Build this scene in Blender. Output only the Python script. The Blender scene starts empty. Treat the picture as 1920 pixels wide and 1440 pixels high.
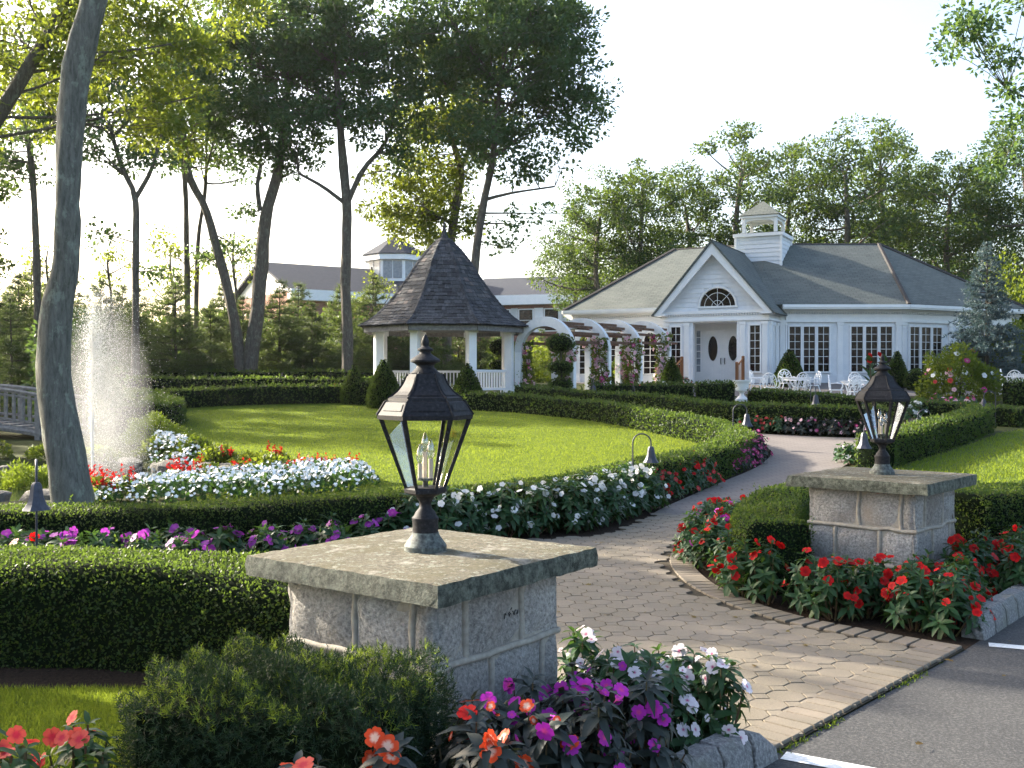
import bpy, math, random
import numpy as np
from mathutils import Vector, Matrix
R = math.radians
random.seed(7)
rng = np.random.default_rng(7)
scene = bpy.context.scene
col = scene.collection
# ------------------------------------------------------------------ camera
FPX, HOR, CU, EYE = 1950.0, 710.0, 960.0, 1.65
cam_d = bpy.data.cameras.new('camera')
cam = bpy.data.objects.new('camera', cam_d)
col.objects.link(cam)
cam.location = (0, 0, EYE)
cam.rotation_euler = (R(90) - math.atan(10 / FPX), 0, 0)
cam_d.sensor_width = 36
cam_d.lens = 36 * FPX / 1920
cam_d.clip_start = 0.05
cam_d.clip_end = 4000
scene.camera = cam
# ------------------------------------------------------------------ sky and sun
SUN_AZ = (-0.85, 0.53)          # ground direction towards the sun
SUN_EL = R(25)
world = bpy.data.worlds.new('World')
scene.world = world
world.use_nodes = True
wn = world.node_tree
for n in list(wn.nodes):
    wn.nodes.remove(n)
sky = wn.nodes.new('ShaderNodeTexSky')
sky.sky_type = 'NISHITA'
sky.sun_disc = False
sky.sun_elevation = SUN_EL
sky.sun_rotation = math.atan2(SUN_AZ[0], SUN_AZ[1])
sky.air_density = 1.0
sky.dust_density = 4.5
sky.ozone_density = 1.0
bg = wn.nodes.new('ShaderNodeBackground')
bg.inputs['Strength'].default_value = 0.142
wo = wn.nodes.new('ShaderNodeOutputWorld')
wn.links.new(sky.outputs[0], bg.inputs[0])
wn.links.new(bg.outputs[0], wo.inputs[0])
sl = bpy.data.lights.new('sun', 'SUN')
sl.energy = 4.7
sl.angle = R(0.6)
sl.color = (1.0, 0.91, 0.76)
sun = bpy.data.objects.new('sun', sl)
col.objects.link(sun)
sun.location = (-40, 30, 40)
sd = Vector((SUN_AZ[0] * math.cos(SUN_EL), SUN_AZ[1] * math.cos(SUN_EL), math.sin(SUN_EL) * math.hypot(*SUN_AZ)))
sun.rotation_euler = sd.to_track_quat('Z', 'Y').to_euler()
vs = scene.view_settings
vs.view_transform = 'Standard'
vs.look = 'None'
vs.exposure = 1.95
vs.gamma = 1
vs.use_curve_mapping = False
scene.cycles.use_denoising = True
scene.cycles.max_bounces = 8
scene.cycles.transparent_max_bounces = 12
scene.cycles.transmission_bounces = 8

# ------------------------------------------------------------------ terrain
POND = (-7.6, 16.9, 2.7, 2.4)   # centre x, y, radii
def G0(y):
    if y <= 10: return 0.0
    if y <= 40: return 1.34 * ((y - 10) / 30) ** 2
    return 1.34 + 0.089 * 1.5 * (1 - math.exp(-(y - 40) / 1.5))
def G(x, y):
    g = G0(y)
    e = math.hypot((x - POND[0]) / POND[2], (y - POND[1]) / POND[3])
    if e < 1.25:
        t = min(1, max(0, (1.25 - e) / 0.35))
        g = g * (1 - t) + (-0.55) * t
    return g
def Wp(u, v, y):
    return Vector(((u - CU) / FPX * y, y, EYE - (v - HOR) / FPX * y))
def gp(u, v):
    lo, hi = 2.0, 120.0
    k = (v - HOR) / FPX
    f = lambda y: EYE - k * y - G0(y)
    y = 2.0
    while y < 120 and f(y) > 0:
        y += 0.05
    return ((u - CU) / FPX * y, y)

# ------------------------------------------------------------------ objects
def tag(o, label=None, cat=None, group=None, kind=None):
    if label: o['label'] = label
    if cat: o['category'] = cat
    if group: o['group'] = group
    if kind: o['kind'] = kind
    return o
def link(o, parent=None):
    col.objects.link(o)
    if parent is not None:
        o.parent = parent
    return o
def empty(name, loc=(0, 0, 0), rz=0, label=None, cat=None, group=None, kind=None):
    o = bpy.data.objects.new(name, None)
    o.empty_display_size = 0.1
    link(o)
    o.location = loc
    o.rotation_euler = (0, 0, rz)
    return tag(o, label, cat, group, kind)
def mobj(name, me, parent=None, loc=(0, 0, 0), rot=(0, 0, 0), sc=1.0):
    o = bpy.data.objects.new(name, me)
    link(o, parent)
    o.location = loc
    o.rotation_euler = rot
    o.scale = (sc, sc, sc) if not hasattr(sc, '__len__') else sc
    return o
def dup(o, parent=None):
    c = o.copy()
    link(c)
    c.parent = parent
    for ch in list(o.children):
        dup(ch, c)
    return c

class MB:
    """collects shapes into one mesh"""
    def __init__(s):
        s.v, s.f, s.m = [], [], []
        s.M = None
    def add(s, vs_, fs, mi=0):
        b = len(s.v)
        if s.M is not None:
            vs_ = [s.M @ Vector(p) for p in vs_]
        s.v += [tuple(p) for p in vs_]
        s.f += [tuple(i + b for i in f) for f in fs]
        s.m += [mi] * len(fs)
        return s
    def box(s, x0, x1, y0, y1, z0, z1, mi=0):
        v = [(x0, y0, z0), (x1, y0, z0), (x1, y1, z0), (x0, y1, z0), (x0, y0, z1), (x1, y0, z1), (x1, y1, z1), (x0, y1, z1)]
        f = [(3, 2, 1, 0), (4, 5, 6, 7), (0, 1, 5, 4), (1, 2, 6, 5), (2, 3, 7, 6), (3, 0, 4, 7)]
        return s.add(v, f, mi)
    def obox(s, c, ex, ey, hx, hy, z0, z1, mi=0):
        """box with plan axes ex, ey"""
        pts = []
        for z in (z0, z1):
            for sx, sy in ((-1, -1), (1, -1), (1, 1), (-1, 1)):
                pts.append((c[0] + ex[0] * hx * sx + ey[0] * hy * sy, c[1] + ex[1] * hx * sx + ey[1] * hy * sy, z))
        f = [(3, 2, 1, 0), (4, 5, 6, 7), (0, 1, 5, 4), (1, 2, 6, 5), (2, 3, 7, 6), (3, 0, 4, 7)]
        return s.add(pts, f, mi)
    def prism(s, poly, z0, z1, inset=0.0, mi=0):
        n = len(poly)
        cx = sum(p[0] for p in poly) / n
        cy = sum(p[1] for p in poly) / n
        v = [(p[0], p[1], z0) for p in poly] + [(p[0], p[1], z1 - inset) for p in poly]
        f = [(i, (i + 1) % n, n + (i + 1) % n, n + i) for i in range(n)]
        if inset > 0:
            for p in poly:
                d = math.hypot(p[0] - cx, p[1] - cy) or 1
                k = 1 - inset / d
                v.append((cx + (p[0] - cx) * k, cy + (p[1] - cy) * k, z1))
            f += [(n + i, n + (i + 1) % n, 2 * n + (i + 1) % n, 2 * n + i) for i in range(n)]
            f.append(tuple(range(2 * n, 3 * n)))
        else:
            f.append(tuple(range(n, 2 * n)))
        f.append(tuple(reversed(range(n))))
        return s.add(v, f, mi)
    def tube(s, pts, rad, seg=8, cap=True, mi=0):
        pts = [Vector(p) for p in pts]
        n = len(pts)
        if not hasattr(rad, '__len__'): rad = [rad] * n
        v, f = [], []
        up = None
        for i, p in enumerate(pts):
            d = (pts[min(i + 1, n - 1)] - pts[max(i - 1, 0)])
            if d.length < 1e-9: d = Vector((0, 0, 1))
            d.normalize()
            if up is None:
                up = d.orthogonal().normalized()
            up = (up - d * up.dot(d))
            up = up.normalized() if up.length > 1e-6 else d.orthogonal().normalized()
            w = d.cross(up)
            for k in range(seg):
                a = 2 * math.pi * k / seg
                v.append(p + (up * math.cos(a) + w * math.sin(a)) * rad[i])
        for i in range(n - 1):
            for k in range(seg):
                k2 = (k + 1) % seg
                f.append((i * seg + k, i * seg + k2, (i + 1) * seg + k2, (i + 1) * seg + k))
        if cap:
            f.append(tuple(reversed(range(seg))))
            f.append(tuple((n - 1) * seg + k for k in range(seg)))
        return s.add(v, f, mi)
    def lathe(s, prof, seg=24, c=(0, 0, 0), ph=0.0, mi=0, sx=1.0, sy=1.0):
        v, f = [], []
        n = len(prof)
        for r, z in prof:
            for k in range(seg):
                a = ph + 2 * math.pi * k / seg
                v.append((c[0] + r * math.cos(a) * sx, c[1] + r * math.sin(a) * sy, c[2] + z))
        for i in range(n - 1):
            for k in range(seg):
                k2 = (k + 1) % seg
                f.append((i * seg + k, i * seg + k2, (i + 1) * seg + k2, (i + 1) * seg + k))
        f.append(tuple(reversed(range(seg))))
        f.append(tuple((n - 1) * seg + k for k in range(seg)))
        return s.add(v, f, mi)
    def quad(s, a, b, c, d, mi=0):
        return s.add([a, b, c, d], [(0, 1, 2, 3)], mi)
    def slab(s, poly3, th, mi=0):
        """a flat polygon in space given a thickness downwards along its normal"""
        p = [Vector(q) for q in poly3]
        nrm = (p[1] - p[0]).cross(p[2] - p[0]).normalized()
        if nrm.z < 0: nrm = -nrm; p.reverse()
        n = len(p)
        q = [a - nrm * th for a in p]
        f = [tuple(range(n)), tuple(reversed(range(n, 2 * n)))]
        f += [(i, n + i, n + (i + 1) % n, (i + 1) % n) for i in range(n)]
        return s.add(p + q, f, mi)
    def mesh(s, name, mats, smooth=False):
        me = bpy.data.meshes.new(name)
        me.from_pydata(s.v, [], s.f)
        for m in (mats if isinstance(mats, (list, tuple)) else [mats]):
            me.materials.append(m)
        if len(set(s.m)) > 1:
            me.polygons.foreach_set('material_index', s.m)
        if smooth:
            me.polygons.foreach_set('use_smooth', [True] * len(s.f))
            if smooth != 'all':
                try: me.set_sharp_from_angle(angle=R(smooth if smooth is not True else 40))
                except Exception: pass
        me.update()
        return me
    def build(s, name, mats, parent=None, smooth=False, loc=(0, 0, 0), rot=(0, 0, 0)):
        return mobj(name, s.mesh(name, mats, smooth), parent, loc, rot)

def np_mesh(name, V, F, mats, mi=None, smooth=False, attr=None, flat=False):
    """V (n,3) array, F (m,k) array"""
    me = bpy.data.meshes.new(name)
    V = np.ascontiguousarray(V, dtype=np.float32)
    F = np.ascontiguousarray(F, dtype=np.int32)
    m, k = F.shape
    me.vertices.add(len(V))
    me.vertices.foreach_set('co', V.ravel())
    me.loops.add(m * k)
    me.loops.foreach_set('vertex_index', F.ravel())
    me.polygons.add(m)
    me.polygons.foreach_set('loop_start', np.arange(0, m * k, k, dtype=np.int32))
    if mi is not None:
        me.polygons.foreach_set('material_index', np.ascontiguousarray(mi, dtype=np.int32))
    if smooth:
        me.polygons.foreach_set('use_smooth', np.ones(m, dtype=bool))
    if flat:
        me.polygons.foreach_set('use_smooth', np.zeros(m, dtype=bool))
    for mt in (mats if isinstance(mats, (list, tuple)) else [mats]):
        me.materials.append(mt)
    if attr is not None:
        a = me.attributes.new('rad', 'FLOAT', 'POINT')
        a.data.foreach_set('value', np.ascontiguousarray(attr, dtype=np.float32))
    me.update(calc_edges=True)
    me.validate(verbose=False)
    return me

def unit(a):
    return a / np.maximum(np.linalg.norm(a, axis=-1, keepdims=True), 1e-9)
# leaf templates: local x along the leaf, y across, z up; triangles
T_RHOMB = (np.array([[0, 0, 0], [.45, -.3, .06], [1, 0, -.05], [.45, .3, .06]], float), np.array([[0, 1, 2], [0, 2, 3]]))
T_BLADE = (np.array([[0, -.5, 0], [0, .5, 0], [1, 0, 0]], float), np.array([[0, 1, 2]]))
T_NEEDLE = (np.array([[0, -.5, 0], [0.9, 0.0, 0], [0, .5, 0]], float), np.array([[0, 1, 2]]))
T_LANCE = (np.array([[0, 0, 0], [.3, -.19, .07], [.34, 0, .02], [.3, .19, .07], [.7, -.15, .03], [.72, 0, -.01], [.7, .15, .03], [1.05, 0, -.12]], float),
           np.array([[0, 1, 2], [0, 2, 3], [1, 4, 2], [2, 4, 5], [2, 5, 3], [3, 5, 6], [4, 7, 5], [5, 7, 6]]))
T_OAK = (np.array([[0, 0, 0], [.3, -.28, .05], [.42, -.13, .02], [.68, -.3, .0], [1.02, 0, -.08], [.68, .3, .0], [.42, .13, .02], [.3, .28, .05]], float),
         np.array([[0, 1, 2], [0, 2, 6], [0, 6, 7], [2, 3, 4], [2, 4, 6], [6, 4, 5]]))
def leaves(P, D, N, S, T, wid=1.0):
    """scatter template T: position, direction, normal, size -> V, F"""
    tv, tf = T
    D = unit(D)
    B = unit(np.cross(N, D))
    Nn = np.cross(D, B)
    S = np.broadcast_to(np.asarray(S, float), (len(P),))[:, None, None]
    V = P[:, None, :] + S * (tv[None, :, 0:1] * D[:, None, :] + wid * tv[None, :, 1:2] * B[:, None, :] + tv[None, :, 2:3] * Nn[:, None, :])
    k = len(tv)
    F = (tf[None] + (np.arange(len(P)) * k)[:, None, None]).reshape(-1, 3)
    return V.reshape(-1, 3), F
def cat(parts):
    """list of (V, F, mat index) -> V, F, mi"""
    b, vs_, fs, ms = 0, [], [], []
    for V, F, m in parts:
        vs_.append(V); fs.append(F + b); ms.append(np.full(len(F), m))
        b += len(V)
    return np.concatenate(vs_), np.concatenate(fs), np.concatenate(ms)
def rdir(n):
    return unit(rng.normal(size=(n, 3)))
def tri_of(mb):
    """MB -> triangle arrays"""
    F = []
    for f in mb.f:
        for i in range(1, len(f) - 1):
            F.append((f[0], f[i], f[i + 1]))
    return np.array([tuple(v) for v in mb.v], float), np.array(F)

# ------------------------------------------------------------------ materials
def nodes_of(name):
    m = bpy.data.materials.new(name)
    m.use_nodes = True
    return m, m.node_tree, m.node_tree.nodes['Principled BSDF']
def ramp(nt, fac, stops):
    r = nt.nodes.new('ShaderNodeValToRGB')
    e = r.color_ramp.elements
    while len(e) < len(stops): e.new(0.5)
    for i, (p, c) in enumerate(stops):
        e[i].position = p
        e[i].color = (*c, 1)
    nt.links.new(fac, r.inputs[0])
    return r.outputs[0]
def noise(nt, scale, detail=4, rough=.6, coord='Object', stretch=None):
    out = nt.nodes.new('ShaderNodeNewGeometry').outputs['Position'] if coord == 'World' else nt.nodes.new('ShaderNodeTexCoord').outputs[coord]
    if stretch:
        mp = nt.nodes.new('ShaderNodeMapping')
        mp.inputs['Scale'].default_value = stretch
        nt.links.new(out, mp.inputs[0])
        out = mp.outputs[0]
    n = nt.nodes.new('ShaderNodeTexNoise')
    n.inputs['Scale'].default_value = scale
    n.inputs['Detail'].default_value = detail
    n.inputs['Roughness'].default_value = rough
    nt.links.new(out, n.inputs['Vector'])
    return n.outputs['Fac']
def mixc(nt, fac, a, b, mode='MIX'):
    m = nt.nodes.new('ShaderNodeMix')
    m.data_type = 'RGBA'
    m.blend_type = mode
    for sock, val in ((m.inputs[0], fac), (m.inputs[6], a), (m.inputs[7], b)):
        if isinstance(val, (int, float)): sock.default_value = val
        elif isinstance(val, tuple): sock.default_value = (*val, 1)
        else: nt.links.new(val, sock)
    return m.outputs[2]
def bump(nt, bs, h, strength=.3, dist=.01):
    b = nt.nodes.new('ShaderNodeBump')
    b.inputs['Strength'].default_value = strength
    b.inputs['Distance'].default_value = dist
    nt.links.new(h, b.inputs['Height'])
    nt.links.new(b.outputs[0], bs.inputs['Normal'])
def island(nt):
    return nt.nodes.new('ShaderNodeNewGeometry').outputs['Random Per Island']
def objrand(nt):
    return nt.nodes.new('ShaderNodeObjectInfo').outputs['Random']
def plain(name, stops, rough=.6, scale=6, detail=5, b=.2, bd=.01, spec=.4, metal=0, coord='Object', stretch=None, obj=0.0):
    m, nt, bs = nodes_of(name)
    n = noise(nt, scale, detail, .6, coord, stretch)
    c = ramp(nt, n, stops)
    if obj:
        hs = nt.nodes.new('ShaderNodeHueSaturation')
        mr = nt.nodes.new('ShaderNodeMapRange')
        mr.inputs[3].default_value = 1 - obj
        mr.inputs[4].default_value = 1 + obj
        nt.links.new(objrand(nt), mr.inputs[0])
        nt.links.new(mr.outputs[0], hs.inputs['Value'])
        nt.links.new(c, hs.inputs['Color'])
        c = hs.outputs[0]
    nt.links.new(c, bs.inputs['Base Color'])
    bs.inputs['Roughness'].default_value = rough
    bs.inputs['Specular IOR Level'].default_value = spec
    bs.inputs['Metallic'].default_value = metal
    if b: bump(nt, bs, n, b, bd)
    return m
def leafmat(name, c1, c2, trans=(.2, .3, .02), tf=.4, rough=.45, spec=.35, c3=None):
    m, nt, bs = nodes_of(name)
    r = island(nt)
    st = [(0, c1), (1, c2)] if c3 is None else [(0, c1), (.75, c2), (1, c3)]
    c = ramp(nt, r, st)
    nt.links.new(c, bs.inputs['Base Color'])
    bs.inputs['Roughness'].default_value = rough
    bs.inputs['Specular IOR Level'].default_value = spec
    t = nt.nodes.new('ShaderNodeBsdfTranslucent')
    tc = mixc(nt, r, trans, tuple(x * .6 for x in trans))
    nt.links.new(tc, t.inputs[0])
    mx = nt.nodes.new('ShaderNodeMixShader')
    mx.inputs[0].default_value = tf
    nt.links.new(bs.outputs[0], mx.inputs[1])
    nt.links.new(t.outputs[0], mx.inputs[2])
    nt.links.new(mx.outputs[0], nt.nodes['Material Output'].inputs[0])
    return m
def petalmat(name, edge, centre, tf=.35, stop=.3):
    m, nt, bs = nodes_of(name)
    a = nt.nodes.new('ShaderNodeAttribute')
    a.attribute_name = 'rad'
    c = ramp(nt, a.outputs['Fac'], [(0.0, centre), (stop, centre), (min(1, stop + .3), edge)])
    hs = nt.nodes.new('ShaderNodeHueSaturation')
    mr = nt.nodes.new('ShaderNodeMapRange')
    mr.inputs[3].default_value = .75
    mr.inputs[4].default_value = 1.1
    nt.links.new(objrand(nt), mr.inputs[0])
    nt.links.new(mr.outputs[0], hs.inputs['Value'])
    nt.links.new(c, hs.inputs['Color'])
    nt.links.new(hs.outputs[0], bs.inputs['Base Color'])
    bs.inputs['Roughness'].default_value = .55
    bs.inputs['Specular IOR Level'].default_value = .2
    t = nt.nodes.new('ShaderNodeBsdfTranslucent')
    nt.links.new(hs.outputs[0], t.inputs[0])
    mx = nt.nodes.new('ShaderNodeMixShader')
    mx.inputs[0].default_value = tf
    nt.links.new(bs.outputs[0], mx.inputs[1])
    nt.links.new(t.outputs[0], mx.inputs[2])
    nt.links.new(mx.outputs[0], nt.nodes['Material Output'].inputs[0])
    return m

M = {}
def grass_mat(name, a, b, c, scale):
    m, nt, bs = nodes_of(name)
    n1 = noise(nt, scale, 3)
    n2 = noise(nt, 60, 6, .8)
    c1 = ramp(nt, n1, [(.3, a), (.7, b)])
    c2 = mixc(nt, n2, c1, c, 'MIX')
    nt.links.new(c2, bs.inputs['Base Color'])
    bs.inputs['Roughness'].default_value = .9
    bs.inputs['Specular IOR Level'].default_value = .1
    bump(nt, bs, n2, .8, .03)
    return m
M['lawn'] = grass_mat('lawn_green', (.078, .118, .016), (.125, .17, .024), (.058, .088, .013), .35)
M['blade'] = leafmat('grass_blade', (.08, .125, .016), (.155, .215, .032), (.34, .43, .04), .48, .6, .12)
_nt = M['blade'].node_tree; _bs = _nt.nodes['Principled BSDF']
_src = _bs.inputs['Base Color'].links[0].from_socket
_c = mixc(_nt, 1.0, _src, ramp(_nt, noise(_nt, .9, 5, .7), [(.3, (.62, .7, .6)), (.5, (1, 1, 1)), (.72, (1.25, 1.12, .9))]), 'MULTIPLY')
_nt.links.new(_c, _bs.inputs['Base Color'])
M['earth'] = plain('woodland_floor', [(.3, (.03, .035, .012)), (.7, (.07, .08, .025))], .95, 2.2, 8, .5, .05, .1)
M['mulch'] = plain('dark_mulch', [(.3, (.012, .009, .007)), (.6, (.035, .024, .017)), (.8, (.07, .05, .038))], .95, 45, 6, .9, .03, .1)
M['asphalt'] = None
m, nt, bs = nodes_of('asphalt')
n1 = noise(nt, 70, 3, .9); n2 = noise(nt, .9, 4)
c = ramp(nt, n1, [(.40, (.012, .012, .013)), (.52, (.04, .04, .041)), (.66, (.13, .127, .12))])
c = mixc(nt, .35, c, ramp(nt, n2, [(.35, (.028, .028, .029)), (.7, (.07, .068, .064))]))
nt.links.new(c, bs.inputs['Base Color']); bs.inputs['Roughness'].default_value = .85
bump(nt, bs, n1, .7, .006); M['asphalt'] = m
M['paint'] = plain('road_paint', [(.3, (.55, .55, .53)), (.62, (.78, .78, .76)), (.75, (.25, .25, .25))], .7, 40, 4, .2, .004)
def stone(name, stops, sc, b, rough=.8, mid=None, obj=.12, bd=.008):
    m, nt, bs = nodes_of(name)
    n = noise(nt, sc, 6, .7, 'World')
    c = ramp(nt, n, stops)
    if mid:
        n2 = noise(nt, mid[0], 4, .6, 'World')
        c = mixc(nt, ramp(nt, n2, [(mid[2], (0, 0, 0)), (mid[3], (1, 1, 1))]), c, mid[1])
    hs = nt.nodes.new('ShaderNodeHueSaturation')
    mr = nt.nodes.new('ShaderNodeMapRange')
    mr.inputs[3].default_value = 1 - obj; mr.inputs[4].default_value = 1 + obj
    nt.links.new(objrand(nt), mr.inputs[0])
    nt.links.new(mr.outputs[0], hs.inputs['Value'])
    if obj > .12:
        wn_ = nt.nodes.new('ShaderNodeTexWhiteNoise'); wn_.noise_dimensions = '1D'; nt.links.new(objrand(nt), wn_.inputs['W'])
        c = mixc(nt, wn_.outputs['Value'], c, mixc(nt, 1.0, c, (1.05, .985, .92), 'MULTIPLY'))
    nt.links.new(c, hs.inputs['Color'])
    nt.links.new(hs.outputs[0], bs.inputs['Base Color'])
    bs.inputs['Roughness'].default_value = rough
    bump(nt, bs, n, b, bd)
    return m
M['paver'] = stone('concrete_paver', [(.3, (.105, .088, .062)), (.6, (.185, .156, .112)), (.8, (.255, .217, .16))], 130, .45, .85, (1.3, (.19, .16, .125), .4, .7), .09, .004)
M['edging'] = stone('edging_brick', [(.3, (.10, .085, .062)), (.6, (.175, .149, .11)), (.8, (.245, .208, .157))], 130, .45, .85, (2.0, (.19, .155, .12), .4, .7), .1, .004)
M['joint'] = plain('joint_sand', [(.3, (.04, .034, .024)), (.7, (.08, .068, .05))], .95, 60, 4, .5, .004, .1)
# the far paving, pieces too small to pick apart
m, nt, bs = nodes_of('far_paving')
tc = nt.nodes.new('ShaderNodeTexCoord')
br = nt.nodes.new('ShaderNodeTexBrick')
br.inputs['Scale'].default_value = 1.0
br.inputs['Brick Width'].default_value = .22
br.inputs['Row Height'].default_value = .15
br.inputs['Mortar Size'].default_value = .012
br.inputs['Color1'].default_value = (.165, .142, .128, 1)
br.inputs['Color2'].default_value = (.12, .103, .093, 1)
br.inputs['Mortar'].default_value = (.07, .057, .048, 1)
nt.links.new(tc.outputs['Object'], br.inputs['Vector'])
n2 = noise(nt, .7, 4)
c = mixc(nt, .45, br.outputs['Color'], ramp(nt, n2, [(.3, (.115, .098, .09)), (.7, (.18, .158, .142))]))
nt.links.new(c, bs.inputs['Base Color']); bs.inputs['Roughness'].default_value = .85
bump(nt, bs, br.outputs['Fac'], -.3, .006); M['farpave'] = m

M['granite'] = stone('grey_granite', [(.34, (.12, .118, .115)), (.46, (.24, .235, .228)), (.58, (.34, .332, .318)), (.7, (.48, .465, .44))], 60, .7, .8, (3.2, (.20, .175, .15), .5, .75), .22, .02)
# cap: mossy lichen covered granite
m, nt, bs = nodes_of('lichen_cap_stone')
n1 = noise(nt, 60, 7, .8); n2 = noise(nt, 3.2, 6, .75, 'World'); n3 = noise(nt, 22, 7, .8, 'World'); n4 = noise(nt, 6, 6, .7, 'World', (1, 1, .3))
c = ramp(nt, n1, [(.36, (.03, .027, .018)), (.5, (.12, .104, .066)), (.66, (.23, .205, .145))])
c = mixc(nt, ramp(nt, n2, [(.46, (0, 0, 0)), (.6, (.75, .75, .75))]), c, (.085, .072, .026))
c = mixc(nt, ramp(nt, n3, [(.55, (0, 0, 0)), (.60, (.9, .9, .9))]), c, (.27, .285, .225))
c = mixc(nt, ramp(nt, n4, [(.58, (0, 0, 0)), (.66, (.8, .8, .8))]), c, (.33, .31, .26))
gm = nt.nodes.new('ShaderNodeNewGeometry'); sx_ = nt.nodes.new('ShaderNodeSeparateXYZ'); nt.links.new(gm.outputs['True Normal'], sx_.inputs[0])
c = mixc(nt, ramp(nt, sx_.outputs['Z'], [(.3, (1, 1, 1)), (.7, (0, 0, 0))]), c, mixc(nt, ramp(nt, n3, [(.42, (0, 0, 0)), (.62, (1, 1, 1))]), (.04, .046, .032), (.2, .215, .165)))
nt.links.new(c, bs.inputs['Base Color']); bs.inputs['Roughness'].default_value = .85
bump(nt, bs, n1, .9, .022); M['cap'] = m
M['mortar'] = plain('tan_mortar', [(.3, (.25, .225, .19)), (.7, (.40, .365, .31))], .9, 30, 5, .4, .006, .2)
M['ink'] = plain('black_scribble', [(.3, (.01, .01, .01)), (.7, (.03, .03, .03))], .8)
M['kerbstone'] = stone('kerb_granite', [(.32, (.08, .08, .082)), (.5, (.19, .19, .19)), (.62, (.30, .295, .285)), (.78, (.45, .44, .42))], 60, .8, .8, (3.5, (.16, .165, .13), .5, .8), .1, .02)
M['iron'] = plain('lantern_black_metal', [(.35, (.010, .010, .012)), (.6, (.022, .022, .025)), (.8, (.07, .07, .078))], .65, 70, 6, .15, .003, .2, .0)
M['patina'] = plain('patinated_base_metal', [(.35, (.03, .033, .033)), (.55, (.10, .115, .105)), (.75, (.22, .25, .22))], .7, 45, 6, .25, .004, .4, .2)
M['slate'] = plain('blue_grey_bell_metal', [(.3, (.028, .032, .046)), (.7, (.06, .065, .088))], .5, 25, 5, .1, .003, .4, .3)
def glassmat(name, tint=(1, 1, 1), gl=.12, rough=.02):
    m, nt, bs = nodes_of(name)
    nt.nodes.remove(bs)
    t = nt.nodes.new('ShaderNodeBsdfTransparent'); t.inputs[0].default_value = (*tint, 1)
    g = nt.nodes.new('ShaderNodeBsdfGlossy'); g.inputs['Roughness'].default_value = rough
    lw = nt.nodes.new('ShaderNodeLayerWeight'); lw.inputs[0].default_value = .25
    ma = nt.nodes.new('ShaderNodeMath'); ma.operation = 'MULTIPLY_ADD'
    ma.inputs[1].default_value = .5; ma.inputs[2].default_value = gl
    nt.links.new(lw.outputs['Fresnel'], ma.inputs[0])
    mx = nt.nodes.new('ShaderNodeMixShader')
    nt.links.new(ma.outputs[0], mx.inputs[0])
    nt.links.new(t.outputs[0], mx.inputs[1]); nt.links.new(g.outputs[0], mx.inputs[2])
    nt.links.new(mx.outputs[0], nt.nodes['Material Output'].inputs[0])
    return m
M['glass'] = glassmat('lantern_glass', (1, 1, 1), .015)
M['bulb'] = glassmat('bulb_glass', (.9, .9, .9), .25)
M['candle'] = plain('candle_sleeve', [(.3, (.45, .39, .32)), (.7, (.6, .54, .46))], .6, 20)
M['white'] = plain('white_paint', [(.3, (.78, .79, .80)), (.7, (.86, .86, .86))], .55, 3, 4, .04, .004)
M['whiteold'] = plain('weathered_white_paint', [(.3, (.58, .60, .62)), (.7, (.76, .76, .76))], .6, 4, 5, .1, .004)
M['siding'] = plain('white_siding', [(.3, (.66, .685, .72)), (.7, (.76, .775, .80))], .6, 5, 4, .05, .004, obj=.05)
M['foundation'] = plain('grey_foundation', [(.3, (.26, .26, .26)), (.7, (.36, .36, .36))], .85, 8)
M['pane'] = plain('dark_window_glass', [(.3, (.005, .005, .006)), (.6, (.016, .011, .011)), (.8, (.045, .014, .013))], .1, 2.2, 3, 0, .01, .4, obj=.3)
M['paleglass'] = plain('pale_side_glass', [(.3, (.18, .2, .23)), (.7, (.3, .33, .37))], .1, 5, 3, 0)
M['wood'] = plain('brown_stained_timber', [(.3, (.13, .055, .022)), (.7, (.27, .12, .05))], .6, 9, 5, .2, .004, .3, 0, 'Object', (1, 1, .2))
M['slatwood'] = plain('brown_grey_slat', [(.3, (.09, .05, .032)), (.7, (.19, .11, .075))], .75, 7, 5, .2, .004, .2)
M['greywood'] = plain('weathered_grey_timber', [(.3, (.13, .125, .125)), (.7, (.26, .25, .245))], .8, 12, 5, .3, .004, .2)
def shinglemat(name, c1, c2, sx, sy, axis):
    m, nt, bs = nodes_of(name)
    tc = nt.nodes.new('ShaderNodeTexCoord')
    br = nt.nodes.new('ShaderNodeTexBrick')
    br.inputs['Brick Width'].default_value = sx
    br.inputs['Row Height'].default_value = sy
    br.inputs['Mortar Size'].default_value = .012
    br.inputs['Scale'].default_value = 1
    br.inputs['Color1'].default_value = (*c1, 1); br.inputs['Color2'].default_value = (*c2, 1)
    br.inputs['Mortar'].default_value = (*(x * .45 for x in c1), 1)
    nt.links.new(tc.outputs['UV'], br.inputs['Vector'])
    n2 = noise(nt, 1.1, 5, .6); n3 = noise(nt, 30, 4, .7)
    c = mixc(nt, ramp(nt, n2, [(.35, (0, 0, 0)), (.75, (.6, .6, .6))]), br.outputs['Color'], tuple(x * 1.25 for x in c2))
    c = mixc(nt, .5, c, ramp(nt, n3, [(.3, (.4, .4, .4)), (.7, (1.1, 1.1, 1.1))]), 'MULTIPLY')
    nt.links.new(c, bs.inputs['Base Color']); bs.inputs['Roughness'].default_value = .9
    bump(nt, bs, br.outputs['Fac'], -.5, .02)
    return m
M['roof'] = shinglemat('grey_green_shingle', (.075, .092, .088), (.115, .13, .12), .32, .14, 0)
M['hipcap'] = plain('brown_grey_ridge_cap', [(.3, (.03, .028, .027)), (.7, (.05, .046, .044))], .85, 12, 5, .3)
M['farroof'] = plain('dark_slate_roof', [(.3, (.012, .017, .03)), (.7, (.022, .028, .042))], .9, 3)
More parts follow.
